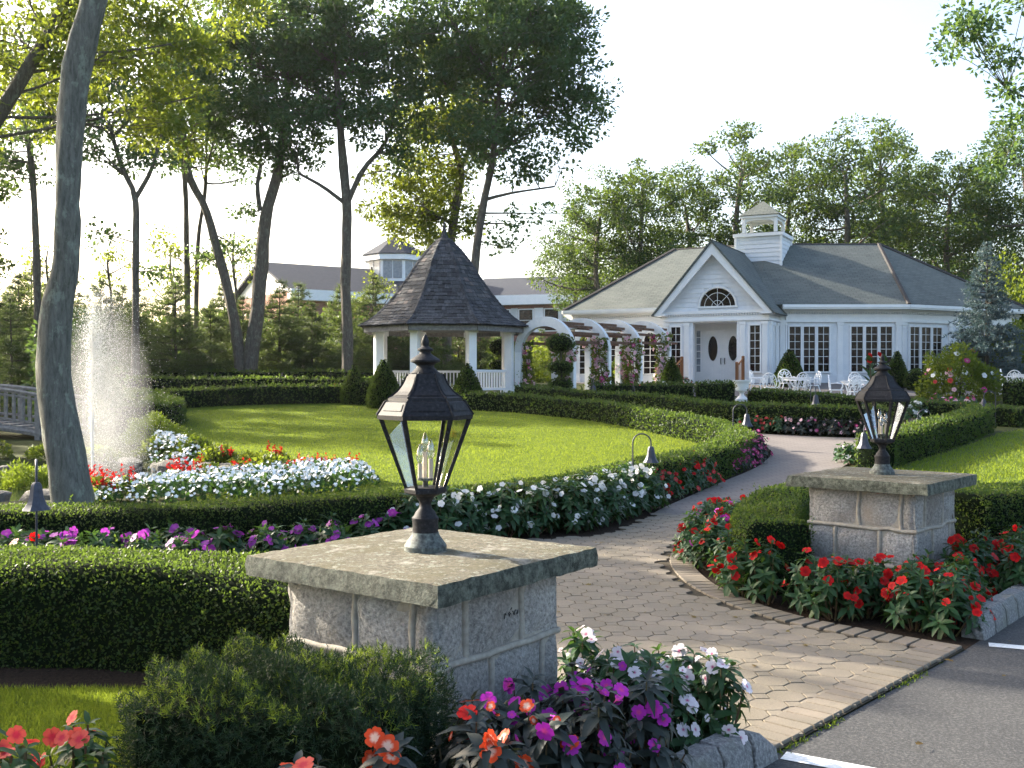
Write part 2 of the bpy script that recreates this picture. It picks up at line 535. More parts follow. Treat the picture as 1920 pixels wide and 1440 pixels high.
M['brick'] = plain('far_red_brick', [(.3, (.22, .105, .08)), (.7, (.34, .17, .13))], .9, 8)
M['cedar'] = plain('aged_cedar_shingle', [(.25, (.022, .024, .029)), (.5, (.05, .052, .058)), (.8, (.10, .098, .10))], .85, 14, 6, .5, .006, .25, 0, 'Object', (1, 1, .35), .45)
M['cedarbase'] = plain('cedar_underlay', [(.3, (.02, .02, .022)), (.7, (.04, .038, .04))], .9, 10)
def barkmat(name, c1, c2, c3, li, sc=1.0):
    m, nt, bs = nodes_of(name)
    n1 = noise(nt, 27 * sc, 8, .75, 'Object', (1, 1, .2)); n2 = noise(nt, 9 * sc, 6, .75, 'Object', (1, 1, .6)); n3 = noise(nt, 2 * sc, 5)
    c = ramp(nt, n1, [(.3, c1), (.55, c2), (.8, c3)])
    c = mixc(nt, ramp(nt, n2, [(.54, (0, 0, 0)), (.63, (.8, .8, .8))]), c, li)
    nt.links.new(c, bs.inputs['Base Color']); bs.inputs['Roughness'].default_value = .9
    bs.inputs['Specular IOR Level'].default_value = .15
    bump(nt, bs, n1, 1.0, .06)
    return m
M['bark'] = barkmat('oak_bark', (.07, .074, .066), (.20, .205, .185), (.30, .305, .275), (.31, .36, .30))
M['barkfar'] = barkmat('grey_brown_bark', (.055, .047, .04), (.13, .115, .098), (.21, .185, .155), (.19, .20, .16), .8)
M['twig'] = plain('twig_bark', [(.3, (.03, .025, .02)), (.7, (.07, .06, .045))], .9, 8, 4, .2)
# foliage
M['oak'] = leafmat('oak_leaf', (.026, .066, .040), (.055, .115, .056), (.17, .27, .05), .38, .5, .22)  # blue-green of skylit shade put into the leaf colour
M['oaklit'] = leafmat('sunlit_oak_leaf', (.04, .078, .02), (.085, .135, .03), (.34, .41, .04), .46, .45, .3)  # sunlit copy of the oak leaf, sunlight put into its yellower colour
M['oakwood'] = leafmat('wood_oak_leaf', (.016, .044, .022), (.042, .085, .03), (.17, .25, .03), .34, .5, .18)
M['pine'] = leafmat('pine_needle', (.018, .042, .02), (.045, .08, .032), (.2, .27, .06), .36, .5, .25)
M['spruce'] = leafmat('blue_spruce_needle', (.05, .085, .09), (.12, .17, .18), (.12, .2, .18), .2, .55, .3)
M['box'] = leafmat('boxwood_leaf', (.014, .036, .011), (.040, .082, .02), (.19, .29, .04), .36, .5, .18, (.10, .105, .03))
_m = M['box']; _nt = _m.node_tree; _bs = _nt.nodes['Principled BSDF']
_src = _bs.inputs['Base Color'].links[0].from_socket
_n = noise(_nt, 1.7, 5, .65)
_c = mixc(_nt, ramp(_nt, _n, [(.35, (.55, .55, .55)), (.62, (1.15, 1.15, 1.15))]), (0.0, 0.0, 0.0), _src)
_c = mixc(_nt, ramp(_nt, noise(_nt, 3.3, 5, .7), [(.62, (0, 0, 0)), (.8, (.4, .4, .4))]), _c, (.085, .078, .026))
_nt.links.new(_c, _bs.inputs['Base Color'])
M['boxcore'] = plain('hedge_inner_shade', [(.3, (.003, .006, .003)), (.7, (.009, .016, .006))], .95, 30, 4, .5, .02, .05)  # near-black solid core, the shade inside the foliage put into its colour
M['yew'] = leafmat('yew_needle', (.008, .021, .012), (.02, .044, .02), (.06, .11, .025), .2, .5, .15)
M['yewtip'] = leafmat('yew_new_growth', (.05, .095, .015), (.11, .17, .025), (.28, .38, .04), .4, .5, .2)
M['feather'] = leafmat('golden_cypress_leaf', (.07, .11, .018), (.14, .19, .025), (.3, .4, .03), .35, .6, .2)
M['bush'] = leafmat('shrub_leaf', (.024, .05, .012), (.06, .095, .018), (.30, .38, .03), .42, .5, .2)
M['impg'] = leafmat('impatiens_leaf_green', (.014, .045, .016), (.034, .085, .028), (.10, .2, .03), .26, .45, .28)
M['impd'] = leafmat('impatiens_leaf_bronze', (.010, .018, .014), (.024, .033, .026), (.06, .07, .03), .18, .4, .35)
M['stem'] = plain('red_green_stem', [(.3, (.10, .03, .02)), (.7, (.08, .09, .03))], .6, 20)
M['p_red'] = petalmat('red_petal', (.55, .006, .006), (.36, .003, .006))
M['p_orange'] = petalmat('orange_white_petal', (.70, .075, .02), (.84, .55, .42), .35, .3)
M['p_coral'] = petalmat('coral_petal', (.72, .10, .07), (.6, .03, .06))
M['p_white'] = petalmat('white_petal', (.80, .80, .80), (.72, .70, .66), .35, .05)
M['p_blush'] = petalmat('blush_white_petal', (.84, .76, .80), (.5, .06, .2), .35, .06)
M['p_purple'] = petalmat('purple_petal', (.36, .045, .38), (.5, .12, .45), .35, .12)
M['p_magenta'] = petalmat('magenta_petal', (.48, .03, .42), (.62, .06, .28), .35, .2)
M['p_pink'] = petalmat('deep_pink_petal', (.52, .05, .22), (.70, .30, .42), .35, .25)
M['p_salmon'] = petalmat('salmon_red_petal', (.58, .045, .05), (.62, .15, .12), .35, .2)
M['p_rose'] = petalmat('pale_pink_petal', (.84, .55, .62), (.75, .3, .42), .35, .12)
M['water'] = None
m, nt, bs = nodes_of('pond_water')
bs.inputs['Base Color'].default_value = (.012, .018, .016, 1); bs.inputs['Roughness'].default_value = .08
bs.inputs['Specular IOR Level'].default_value = .7
bump(nt, bs, noise(nt, 6, 4, .6), .35, .03); M['water'] = m
m, nt, bs = nodes_of('water_drop')
bs.inputs['Base Color'].default_value = (.75, .78, .8, 1); bs.inputs['Roughness'].default_value = .25
tr = nt.nodes.new('ShaderNodeBsdfTranslucent'); tr.inputs[0].default_value = (.9, .9, .88, 1)
mx = nt.nodes.new('ShaderNodeMixShader'); mx.inputs[0].default_value = .5
nt.links.new(bs.outputs[0], mx.inputs[1]); nt.links.new(tr.outputs[0], mx.inputs[2])
nt.links.new(mx.outputs[0], nt.nodes['Material Output'].inputs[0]); M['drop'] = m
M['rock'] = stone('pond_rock', [(.3, (.05, .048, .045)), (.6, (.13, .125, .115)), (.8, (.24, .23, .21))], 12, .8, .85, (3, (.08, .085, .05), .5, .75), .2, .05)
# ------------------------------------------------------------------ ground sheets
def struct(o, label=None):
    o['kind'] = 'structure'
    if label: o['label'] = label
    return o
def sheet_arrays(poly, dz, ymin=-1e9, ymax=1e9, step=.5, xstep=None):
    ys = sorted({p[1] for p in poly} | {ymin, ymax} | set(np.arange(math.floor(min(p[1] for p in poly)), max(p[1] for p in poly) + step, step)))
    lo, hi = max(ymin, min(p[1] for p in poly)), min(ymax, max(p[1] for p in poly))
    ys = [y for y in ys if lo <= y <= hi]
    V, F = [], []
    n = len(poly)
    for y0, y1 in zip(ys[:-1], ys[1:]):
        if y1 - y0 < 1e-6: continue
        ym = (y0 + y1) / 2
        ed = []
        for i in range(n):
            (xa, ya), (xb, yb) = poly[i], poly[(i + 1) % n]
            if (ya - ym) * (yb - ym) < 0:
                fx = lambda y: xa + (xb - xa) * (y - ya) / (yb - ya)
                ed.append((fx(ym), fx(y0), fx(y1)))
        ed.sort()
        for a, b in zip(ed[0::2], ed[1::2]):
            k = 1 if not xstep else max(1, int(abs(b[0] - a[0]) / xstep))
            for j in range(k):
                t0, t1 = j / k, (j + 1) / k
                c = len(V)
                for x, y in ((a[1] + (b[1] - a[1]) * t0, y0), (a[1] + (b[1] - a[1]) * t1, y0), (a[2] + (b[2] - a[2]) * t1, y1), (a[2] + (b[2] - a[2]) * t0, y1)):
                    V.append((x, y, (G(x, y) if xstep else G0(y)) + dz))
                F.append((c, c + 1, c + 2, c + 3))
    return V, F
def sheet(name, poly, dz, mat, **k):
    V, F = sheet_arrays(poly, dz, **k)
    me = bpy.data.meshes.new(name)
    me.from_pydata(V, [], F)
    me.materials.append(mat)
    return struct(mobj(name, me))
def inpoly(x, y, poly):
    c = False
    n = len(poly)
    for i in range(n):
        (xa, ya), (xb, yb) = poly[i], poly[i - 1]
        if (ya > y) != (yb > y) and x < (xb - xa) * (y - ya) / (yb - ya) + xa:
            c = not c
    return c
def np_inpoly(X, Y, poly):
    c = np.zeros(len(X), bool)
    n = len(poly)
    for i in range(n):
        (xa, ya), (xb, yb) = poly[i], poly[i - 1]
        if ya == yb: continue
        c ^= ((ya > Y) != (yb > Y)) & (X < (xb - xa) * (Y - ya) / (yb - ya) + xa)
    return c
def smooth_line(pts, step=.3):
    """Catmull-Rom through 2D points, resampled"""
    p = [np.array(q, float) for q in pts]
    p = [2 * p[0] - p[1]] + p + [2 * p[-1] - p[-2]]
    out = []
    for i in range(1, len(p) - 2):
        a, b, c, d = p[i - 1:i + 3]
        k = max(2, int(np.linalg.norm(c - b) / step))
        for j in range(k):
            t = j / k
            out.append(.5 * (2 * b + (c - a) * t + (2 * a - 5 * b + 4 * c - d) * t * t + (3 * b - a - 3 * c + d) * t ** 3))
    out.append(p[-2])
    return [tuple(q) for q in out]
# terrain to the horizon
xs = sorted(set([-900, -400, -200, -120, -80, -50] + list(np.arange(-36, 40, 3.0)) + list(np.arange(-12.5, -2.5, .4)) + [50, 80, 120, 200, 400, 900]))
ys = sorted(set([-400, -150, -60, -20, 0, 5, 10] + list(np.arange(11, 48, 1.0)) + list(np.arange(12.8, 22.6, .4)) + [52, 60, 80, 120, 200, 400, 900, 1800]))
V = [(x, y, G(x, y) - .012) for y in ys for x in xs]
nx = len(xs)
F = [(j * nx + i, j * nx + i + 1, (j + 1) * nx + i + 1, (j + 1) * nx + i) for j in range(len(ys) - 1) for i in range(nx - 1)]
me = bpy.data.meshes.new('ground'); me.from_pydata(V, [], F); me.materials.append(M['earth'])
struct(mobj('ground', me))

A, B = (1.147, 4.56), (2.76, 6.33)
ED = np.array([B[0] - A[0], B[1] - A[1]]); ED /= np.linalg.norm(ED)      # along the entrance edge
EN = np.array([-ED[1], ED[0]])                                             # into the garden
def along(p, t, n=0): return (p[0] + ED[0] * t + EN[0] * n, p[1] + ED[1] * t + EN[1] * n)
bed2_edge = smooth_line([B, gp(1650, 1192), gp(1500, 1162), gp(1400, 1128), (1.6, 8.4), (1.62, 9.3), (1.85, 10.2), (2.3, 11.0)], .1)
right_rest = smooth_line([(2.3, 11.0), (3.0, 12.2), (4.1, 14.4), (5.2, 16.8), (5.9, 18.4), (7.4, 20.9), (9.2, 23.4), (10.5, 25.4), (11.2, 27.0)], .3)
left_edge = smooth_line([(0, 10.5), (1.08, 11.1), gp(1250, 952), gp(1350, 908), gp(1420, 877), gp(1446, 852), gp(1432, 832)], .3)
nose_back = smooth_line([gp(1432, 832), (4.85, 22.3), (4.75, 23.8), (3.4, 28.2), (1.2, 31.2), (-.6, 32.6)], .4)
h3_front = smooth_line([(.2, 33.3), (2.2, 30.9), (3.8, 28.6), (4.6, 26.4), gp(1400, 813), gp(1640, 822), gp(1690, 800), gp(1712, 782)], .3)
path_poly = [along(A, 0), *bed2_edge, *right_rest[1:], (12.2, 28.0), (12.0, 32), (10.5, 36), (9, 36), (9.4, 30), *h3_front[::-1], *nose_back[::-1][0:], *left_edge[::-1][1:],
             (-1.0, 9.35), (-3, 8.1), (-9, 8.0), (-9, 6.85), (-1.2, 6.75), (-.2, 6.0), (.32, 5.2), (.5, 4.95), (.95, 4.75)]
path = sheet('path', path_poly, .004, M['joint'], ymax=12.4)
farp = sheet('path_far_paving', path_poly, .016, M['farpave'], ymin=12.4)
farp.name = 'paved_path'
asphalt_poly = [along(A, -30), along(A, -.02), along(B, .02), gp(1860, 1190), gp(1920, 1152), (5.2, 8.6), (9, 11.2), (16, 14), (60, 18), (60, -60), (-60, -60)]
asp = sheet('parking_asphalt', asphalt_poly, -.004, M['asphalt'], step=20)
# painted bay lines
for (c0, c1) in (((1470, 1424), (1600, 1448)), ((1855, 1210), (1990, 1222))):
    p, q = np.array(gp(*c0)), np.array(gp(*c1))
    d = (q - p) / np.linalg.norm(q - p)
    n = np.array([-d[1], d[0]]) * .05
    q = p + d * 4.5
    poly = [tuple(p - n), tuple(q - n), tuple(q + n), tuple(p + n)]
    o = sheet('painted_line', poly, 0.0, M['paint'], step=2)
# pavers: octagons and squares on a lattice along the entrance edge
PIT = .19
oct_r = PIT / 2 - .0028
k = oct_r * .414
octp = [(oct_r, -k), (oct_r, k), (k, oct_r), (-k, oct_r), (-oct_r, k), (-oct_r, -k), (-k, -oct_r), (k, -oct_r)]
s2 = (PIT * .586 / 2) - .0045
sqp = [(s2, 0), (0, s2), (-s2, 0), (0, -s2)]
oct_me = MB().prism(octp, 0, .012, .0022).mesh('paver', M['paver'])
sq_me = MB().prism(sqp, 0, .012, .002).mesh('paver', M['paver'])
ang = math.atan2(ED[1], ED[0])
def edge_dist(x, y, line):
    P = np.array(line)
    return np.min(np.hypot(P[:, 0] - x, P[:, 1] - y))
cells = []
for i in range(-60, 80):
    for j in range(-5, 80):
        for sq in (0, 1):
            x, y = along(A, (i + .5 * sq) * PIT, .24 + PIT * (j + .5 + .5 * sq))
            if y > 12.5 or x < -9 or not inpoly(x, y, path_poly): continue
            if edge_dist(x, y, bed2_edge) < .26: continue
            # skip what the pier and near hedge hide
            if x < -.6 and y < 9: continue
            cells.append((x, y, sq))
cells.sort(key=lambda c: (math.hypot(c[0], c[1]) * (1.9 if c[2] else 1)))
rest = []
for n, (x, y, sq) in enumerate(cells):
    tilt = (rng.normal() * .006, rng.normal() * .006, ang)
    z = G0(y) + .005 + rng.uniform(-.0015, .0015)
    if n < 300:
        mobj('paver', sq_me if sq else oct_me, path, (x, y, z), tilt)
    else:
        rest.append((x, y, z, sq))
V_, F_ = [], []
ca, sa = math.cos(ang), math.sin(ang)
for me_, flag in ((oct_me, 0), (sq_me, 1)):
    tv = np.array([v.co[:] for v in me_.vertices]); 
    tv = np.stack([tv[:, 0] * ca - tv[:, 1] * sa, tv[:, 0] * sa + tv[:, 1] * ca, tv[:, 2]], 1)
    tf = []
    for p in me_.polygons:
        v = list(p.vertices)
        tf += [(v[0], v[a], v[a + 1]) for a in range(1, len(v) - 1)]
    P = np.array([r[:3] for r in rest if r[3] == flag])
    V_.append((tv[None] + P[:, None]).reshape(-1, 3))
    F_.append((np.array(tf)[None] + (np.arange(len(P)) * len(tv))[:, None, None]).reshape(-1, 3))
Vv, Ff, mi = cat([(V_[0], F_[0], 0), (V_[1], F_[1], 0)])
m_far = stone('concrete_paver_far', [(.3, (.105, .088, .062)), (.6, (.185, .156, .112)), (.8, (.255, .217, .16))], 130, .45, .85, (1.3, (.19, .16, .125), .4, .7), 0, .004)
o = mobj('paver_field', np_mesh('paver_field', Vv, Ff, m_far, flat=True), path); o['kind'] = 'stuff'
# soldier course edging
bm_ = MB().prism([(-.046, -.1), (.046, -.1), (.046, .1), (-.046, .1)], 0, .016, .005).mesh('edging_brick', M['edging'])
L = math.dist(A, B)
nb = int(L / .1)
for i in range(nb):
    x, y = along(A, (i + .5) * L / nb, .115)
    mobj('edging_brick', bm_, path, (x, y, G0(y) + .005 + rng.uniform(-.001, .002)), (0, 0, ang + rng.normal() * .01))
acc, last = 0, None
P = [np.array(p) for p in bed2_edge]
for a, b in zip(P[:-1], P[1:]):
    seg = np.linalg.norm(b - a)
    acc += seg
    if acc >= .1:
        acc -= .1
        d = (b - a) / seg
        n = np.array([d[1], -d[0]])
        if not inpoly(*(b + n * .1), path_poly): n = -n
        c = b + n * .105
        mobj('edging_brick', bm_, path, (c[0], c[1], G0(c[1]) + .006), (0, 0, math.atan2(d[1], d[0]) + rng.normal() * .015))
# moss strip along the asphalt joint
n = 500
t = rng.uniform(.0, L, n); w = np.abs(rng.normal(0, .018, n))
keep = (np.sin(t * 5.1) + np.sin(t * 13) * .6 + rng.uniform(-.6, .6, n)) > .25
t, w = t[keep], w[keep]
Pp = np.stack([A[0] + ED[0] * t - EN[0] * w, A[1] + ED[1] * t - EN[1] * w, np.full(len(t), -.004)], 1)
D = unit(rng.normal(size=(len(t), 3)) * .7 + [0, 0, 1]); 
V1, F1 = leaves(Pp, D, rdir(len(t)), rng.uniform(.012, .03, len(t)), T_BLADE, .4)
tag(mobj('moss', np_mesh('moss', V1, F1, M['feather'])), 'thin line of moss along the joint between pavers and asphalt', 'moss', kind='stuff')

# kerb stones
def kerb(name, pts, label, first_taper, last_taper=False):
    e = empty(name, (0, 0, 0), 0, label, 'kerb')
    for i, (p, q) in enumerate(pts):
        p, q = np.array(p), np.array(q)
        d = (q - p); Ls = np.linalg.norm(d); d /= Ls
        n = np.array([-d[1], d[0]])
        if n @ EN < 0: n = -n
        W, H = .15, .15
        prof = [(-.075, 0), (-.06, H * .72), (-.03, H), (.065, H), (.075, H - .01), (.075, 0)]
        rows = []
        for t in (0.012, .04, .5, .96, 1 - .012):
            hs = 1.0
            if first_taper and i == 0: hs = .35 + .65 * min(1, t / .7)
            edge = .93 if t in (.012, 1 - .012) else 1
            rows.append([(p[0] + d[0] * Ls * t + n[0] * a * edge, p[1] + d[1] * Ls * t + n[1] * a * edge, G0(p[1]) - .03 + (z * hs * edge + (.03 if z else 0)) + (rng.normal() * .003 if z else 0)) for a, z in prof])
        V = [v for r in rows for v in r]
        m_ = len(prof)
        F = [(j * m_ + a, j * m_ + (a + 1) % m_, (j + 1) * m_ + (a + 1) % m_, (j + 1) * m_ + a) for j in range(len(rows) - 1) for a in range(m_)]
        F += [tuple(range(m_)), tuple(reversed(range((len(rows) - 1) * m_, len(rows) * m_)))]
        MB().add(V, F).build('kerb_stone', M['kerbstone'], e, 35)
    return e
pts, t = [], .02
for Ls in (.2, .22, .27, .3, .32, .3, .33, .3, .35):
    pts.append((along(A, -t, .03), along(A, -t - Ls, .03))); t += Ls + .012
kerb('kerb', pts, 'rough granite kerb stones before the bed of purple and orange impatiens', True)
line = smooth_line([gp(1826, 1200), gp(1880, 1165), gp(1945, 1128), (4.4, 8.1), (5.4, 8.9)], .01)
pts, i = [], 0
while i + 28 < len(line) and len(pts) < 9:
    pts.append((line[i], line[i + 25])); i += 27
kerb('kerb', pts, 'rough granite kerb stones before the bed of red impatiens', True)

# lawns
lawn_poly = [(-4.2, 9.7), (-2.3, 9.9), (-1.1, 10.5), (-.35, 11.3), (.57, 12.3), (1.7, 14), (2.75, 16.2), (3.8, 18.4), (4.1, 20), (4.2, 22), (3.9, 23.6), (2.6, 27.8), (.6, 30.6), (-1.3, 31.9), (-3, 33.6), (-5.7, 34.4), (-10.4, 32.8), (-10.0, 29.5), (-8.0, 25), (-6.2, 22), (-4.8, 19.4), (-4.0, 17.2), (-4.3, 14), (-4.8, 12)]
sheet('lawn', lawn_poly, .006, M['lawn'], xstep=.6)
side_poly = [(3.4, 12.0), (4.35, 14.3), (5.4, 16.6), (6.1, 18.0), (6.5, 18.1), (7.0, 18.5), (11.9, 25.2), (14, 27), (26, 25), (26, 14), (10, 12.2), (5.2, 10.6)]
sheet('lawn', side_poly, .004, M['lawn'])
front_poly = [(-9, 5.55), (-1.75, 5.5), (-1.5, 4.9), (-1.6, 3.2), (-2.4, 1.4), (-9, -4)]
sheet('lawn', front_poly, .004, M['lawn'])
strip_poly = [(4.2, 32.5), (9.0, 26.6), (9.2, 30), (8.8, 34.4), (5, 35.6)]
sheet('lawn', strip_poly, .004, M['lawn'])
def mulch(poly, dz=.0): return sheet('planting_bed', poly, dz, M['mulch'])
mulch([(-9, 6.85), (-1.2, 6.75), (-.2, 6.0), (.32, 5.2), (.5, 4.95), (.95, 4.75), along(A, -.06, .05), along(A, -4, .05), (-2.4, 1.5), (-1.62, 3.2), (-1.52, 4.9), (-1.77, 5.52), (-9, 5.57)], -.002)
mulch([*bed2_edge, (3.0, 12.2), (3.4, 12.0), (5.2, 10.58), (10, 12.1), (9, 11.2), (5.2, 8.6), gp(1920, 1152), gp(1860, 1190)], -.003)
mulch([*left_edge[::1], (4.0, 20), (3.7, 18.4), (2.7, 16.2), (1.7, 14.1), (.5, 12.4), (-.4, 11.4), (-1.1, 10.6), (-2.3, 10.0), (-9, 9.6), (-9, 8.05), (-3, 8.1), (-1, 9.35)], 0.0)
# grass blades
def blades(name, poly, n, h, w, label, lod=None, pw=2.0):
    X0, X1 = min(p[0] for p in poly), max(p[0] for p in poly)
    Y0, Y1 = max(2.5, min(p[1] for p in poly)), max(p[1] for p in poly)
    X = rng.uniform(X0, X1, n * 6); Y = rng.uniform(Y0, Y1, n * 6)
    k = np_inpoly(X, Y, poly) & (np.abs(X) < Y * .53 + .3)
    if lod: k &= rng.uniform(0, 1, len(X)) < np.minimum(1, (lod / Y) ** pw)
    X, Y = X[k][:n], Y[k][:n]
    s = np.ones(len(X)) if not lod else np.minimum(1.3, np.maximum(1, Y / lod))
    Z = np.array([G(x, y) for x, y in zip(X, Y)])
    P = np.stack([X, Y, Z], 1)
    D = unit(rng.normal(size=(len(X), 3)) * [.55, .55, .2] + [0, 0, 1])
    V, F = leaves(P, D, rdir(len(X)), h * rng.uniform(.6, 1.3, len(X)) * np.minimum(s, 1.6), T_BLADE, w)
    return tag(mobj(name, np_mesh(name, V, F, M['blade'])), label, 'grass', kind='stuff')
blades('grass', lawn_poly, 230000, .034, .26, 'short sunlit grass of the oval lawn inside the clipped hedge', 16, 1.2)
blades('grass', front_poly, 80000, .038, .14, 'grass beside the yew and the coral impatiens')
blades('grass', side_poly, 30000, .05, .3, 'grass of the side lawn behind the pier with red impatiens', 12, 1.2)
# pond water
n = 48
V = [(POND[0], POND[1], -.07)] + [(POND[0] + POND[2] * 1.08 * math.cos(a), POND[1] + POND[3] * 1.08 * math.sin(a), -.07) for a in np.linspace(0, 2 * math.pi, n, endpoint=False)]
me = bpy.data.meshes.new('pond_water'); me.from_pydata(V, [], [(0, i + 1, (i + 1) % n + 1) for i in range(n)]); me.materials.append(M['water'])
struct(mobj('pond_water', me))
def rock_mesh(seed, flat=.45):
    r = np.random.default_rng(seed)
    mb = MB()
    prof = []
    seg, rings = 10, 6
    v, f = [], []
    off = r.normal(size=(rings, seg)) * .13
    for i in range(rings):
        a = math.pi * (i + .5) / rings
        for k in range(seg):
            b = 2 * math.pi * k / seg
            rr = (abs(math.sin(a)) ** .5) * (1 + off[i, k])
            v.append((rr * math.cos(b), rr * math.sin(b) * .75, math.copysign(abs(math.cos(a)) ** .6, math.cos(a)) * flat))
    for i in range(rings - 1):
        for k in range(seg):
            f.append((i * seg + k, (i + 1) * seg + k, (i + 1) * seg + (k + 1) % seg, i * seg + (k + 1) % seg))
    f.append(tuple(range(seg))); f.append(tuple(reversed(range((rings - 1) * seg, rings * seg))))
    mb.add(v, f)
    return mb.mesh('rock', M['rock'], 30)
rocks = [rock_mesh(s) for s in range(4)]
for i in range(34):
    a = -1.0 + i * 2 * math.pi / 34 + rng.normal() * .05
    e = 1.06 + rng.uniform(-.03, .08)
    x, y = POND[0] + POND[2] * e * math.cos(a), POND[1] + POND[3] * e * math.sin(a)
    s = rng.uniform(.2, .36)
    o = mobj('pond_rock', rocks[i % 4], None, (x, y, -.05 + rng.uniform(0, .08)), (rng.normal() * .1, rng.normal() * .1, rng.uniform(0, 6)), s)
    tag(o, 'flat grey rock of the ring edging the fountain pond', 'rock', 'rocks edging the pond')

# a few fallen leaves
n = 260
X = rng.uniform(-1, 6, n); Y = rng.uniform(4.4, 16, n)
k = np_inpoly(X, Y, path_poly) | (np_inpoly(X, Y, asphalt_poly) & (rng.uniform(0, 1, n) < .4))
X, Y = X[k], Y[k]
Pp = np.stack([X, Y, np.array([G0(y) for y in Y]) + .022], 1)
V1, F1 = leaves(Pp, unit(rng.normal(size=(len(X), 3)) * [1, 1, .12]), unit(rng.normal(size=(len(X), 3)) * .2 + [0, 0, 1]), rng.uniform(.025, .06, len(X)), T_OAK)
M['dryleaf'] = leafmat('dry_leaf', (.10, .06, .02), (.16, .13, .04), (.2, .14, .03), .2, .7, .1)
tag(mobj('fallen_leaves', np_mesh('fallen_leaves', V1, F1, M['dryleaf'])), 'few dry leaves scattered over the pavers and asphalt', 'leaves', kind='stuff')
# ------------------------------------------------------------------ white pavilion house
HZ = 1.30
house = empty('pavilion_house', (8.16, 41.9, HZ), R(-27), 'single storey white pavilion house with grey shingle roof, gable porch and roof cupola', 'house')
def uv_slab(polys, th, name, mat, parent):
    """roof planes with shingle coordinates along their eaves (first edge)"""
    mb = MB(); uvs = []
    for poly in polys:
        p = [Vector(q) for q in poly]
        b = len(mb.f)
        nrm = (p[1] - p[0]).cross(p[2] - p[0]).normalized()
        if nrm.z < 0: nrm = -nrm
        e = (p[1] - p[0]).normalized(); t = nrm.cross(e)
        mb.slab(poly, th)
        uvs += [(e, t)] * (len(mb.f) - b)
    me = mb.mesh(name, mat)
    ul = me.uv_layers.new(name='UVMap')
    for pl in me.polygons:
        e, t = uvs[pl.index]
        for li in pl.loop_indices:
            co = me.vertices[me.loops[li].vertex_index].co
            ul.data[li].uv = (co.dot(e), co.dot(t))
    return mobj(name, me, parent)
class Face:
    """a wall plane: origin, direction to the right seen from outside, outward normal"""
    def __init__(s, p, q):
        s.p = np.array(p, float); d = np.array(q, float) - s.p
        s.L = np.linalg.norm(d); s.e = d / s.L
        s.n = np.array([s.e[1], -s.e[0]])
    def pt(s, t, o, z):
        q = s.p + s.e * t + s.n * o
        return (q[0], q[1], z)
    def box(s, mb, t0, t1, o0, o1, z0, z1, mi=0):
        c = s.p + s.e * (t0 + t1) / 2 + s.n * (o0 + o1) / 2
        mb.obox(c, s.e, s.n, (t1 - t0) / 2, (o1 - o0) / 2, z0, z1, mi)
def window(face, t0, t1, z0, z1, nc, nr, parent, off=.0, name='window', fw=.06):
    mb = MB()
    face.box(mb, t0 - fw, t0, off, off + .07, z0, z1)
    face.box(mb, t1, t1 + fw, off, off + .07, z0, z1)
    face.box(mb, t0 - fw, t1 + fw, off, off + .072, z1, z1 + fw)
    face.box(mb, t0 - fw - .02, t1 + fw + .02, off, off + .11, z0 - fw, z0)
    b = .018
    for i in range(1, nc):
        x = t0 + (t1 - t0) * i / nc
        face.box(mb, x - b / 2, x + b / 2, off + .004, off + .042, z0, z1)
    for j in range(1, nr):
        z = z0 + (z1 - z0) * j / nr
        face.box(mb, t0, t1, off + .004, off + .038, z - b / 2, z + b / 2)
    w = mb.build(name, M['white'], parent)
    for i in range(nc):
        for j in range(nr):
            pm = MB()
            x0, x1 = t0 + (t1 - t0) * i / nc + b / 2, t0 + (t1 - t0) * (i + 1) / nc - b / 2
            za, zb = z0 + (z1 - z0) * j / nr + b / 2, z0 + (z1 - z0) * (j + 1) / nr - b / 2
            tl = rng.normal() * .003
            face.box(pm, x0, x1, off + .006 + tl, off + .018 + tl, za, zb)
            pm.build('pane', M['pane'], w)
    return w
EV = 3.33
p0, p1, p2, p3, p4 = (-6.75, 1.5), (-2.15, 1.5), (2.15, 1.88), (6.62, 4.16), (10.74, 9.85)
p5, p6, p7 = (9.0, 14.0), (-6.0, 14.0), (-9.0, 8.0)
plan = [p0, (2.15, 1.5), p2, p3, p4, p5, p6, p7]
MB().prism(plan, .18, EV - .02).build('wall', M['siding'], house)
MB().prism([(p[0] * 1.005, p[1] - .03) for p in plan], -.35, .18).build('foundation', M['foundation'], house)
F_left, F_right, F_cham = Face(p0, p1), Face(p2, p3), Face(p3, p4)
F_bay = Face((-2.15, 0), (2.15, 0)); F_ret = Face((2.15, 0), (2.15, 1.88))
# bay walls round the porch
mb = MB()
for a, b in ((-2.15, -.9), (.9, 2.15)):
    mb.box(a, b, 0, .25, .18, 3.06)
mb.box(-.9, .9, 0, .25, 2.62, 3.06)
for sx in (-1, 1):
    mb.box(sx * 2.15 - (.25 if sx > 0 else 0), sx * 2.15 + (0 if sx > 0 else .25), .25, 2.0, .18, 3.06)
    mb.box(sx * 1.27 - .04, sx * 1.27 + .04, .25, 1.3, .18, 2.62)
mb.build('bay_wall', M['siding'], house)
mb = MB(); mb.box(-1.31, 1.31, 1.3, 1.4, .18, 2.7); mb.box(-1.31, 1.31, .25, 1.3, 2.62, 2.7); mb.build('porch_wall', M['white'], house)
mb = MB(); mb.box(-1.3, 1.3, -.35, 1.3, -.3, .16); mb.box(-1.1, 1.1, -.75, -.35, -.3, .0); mb.box(-1.1, 1.1, -1.1, -.75, -.3, -.12); mb.build('porch_step', M['foundation'], house)
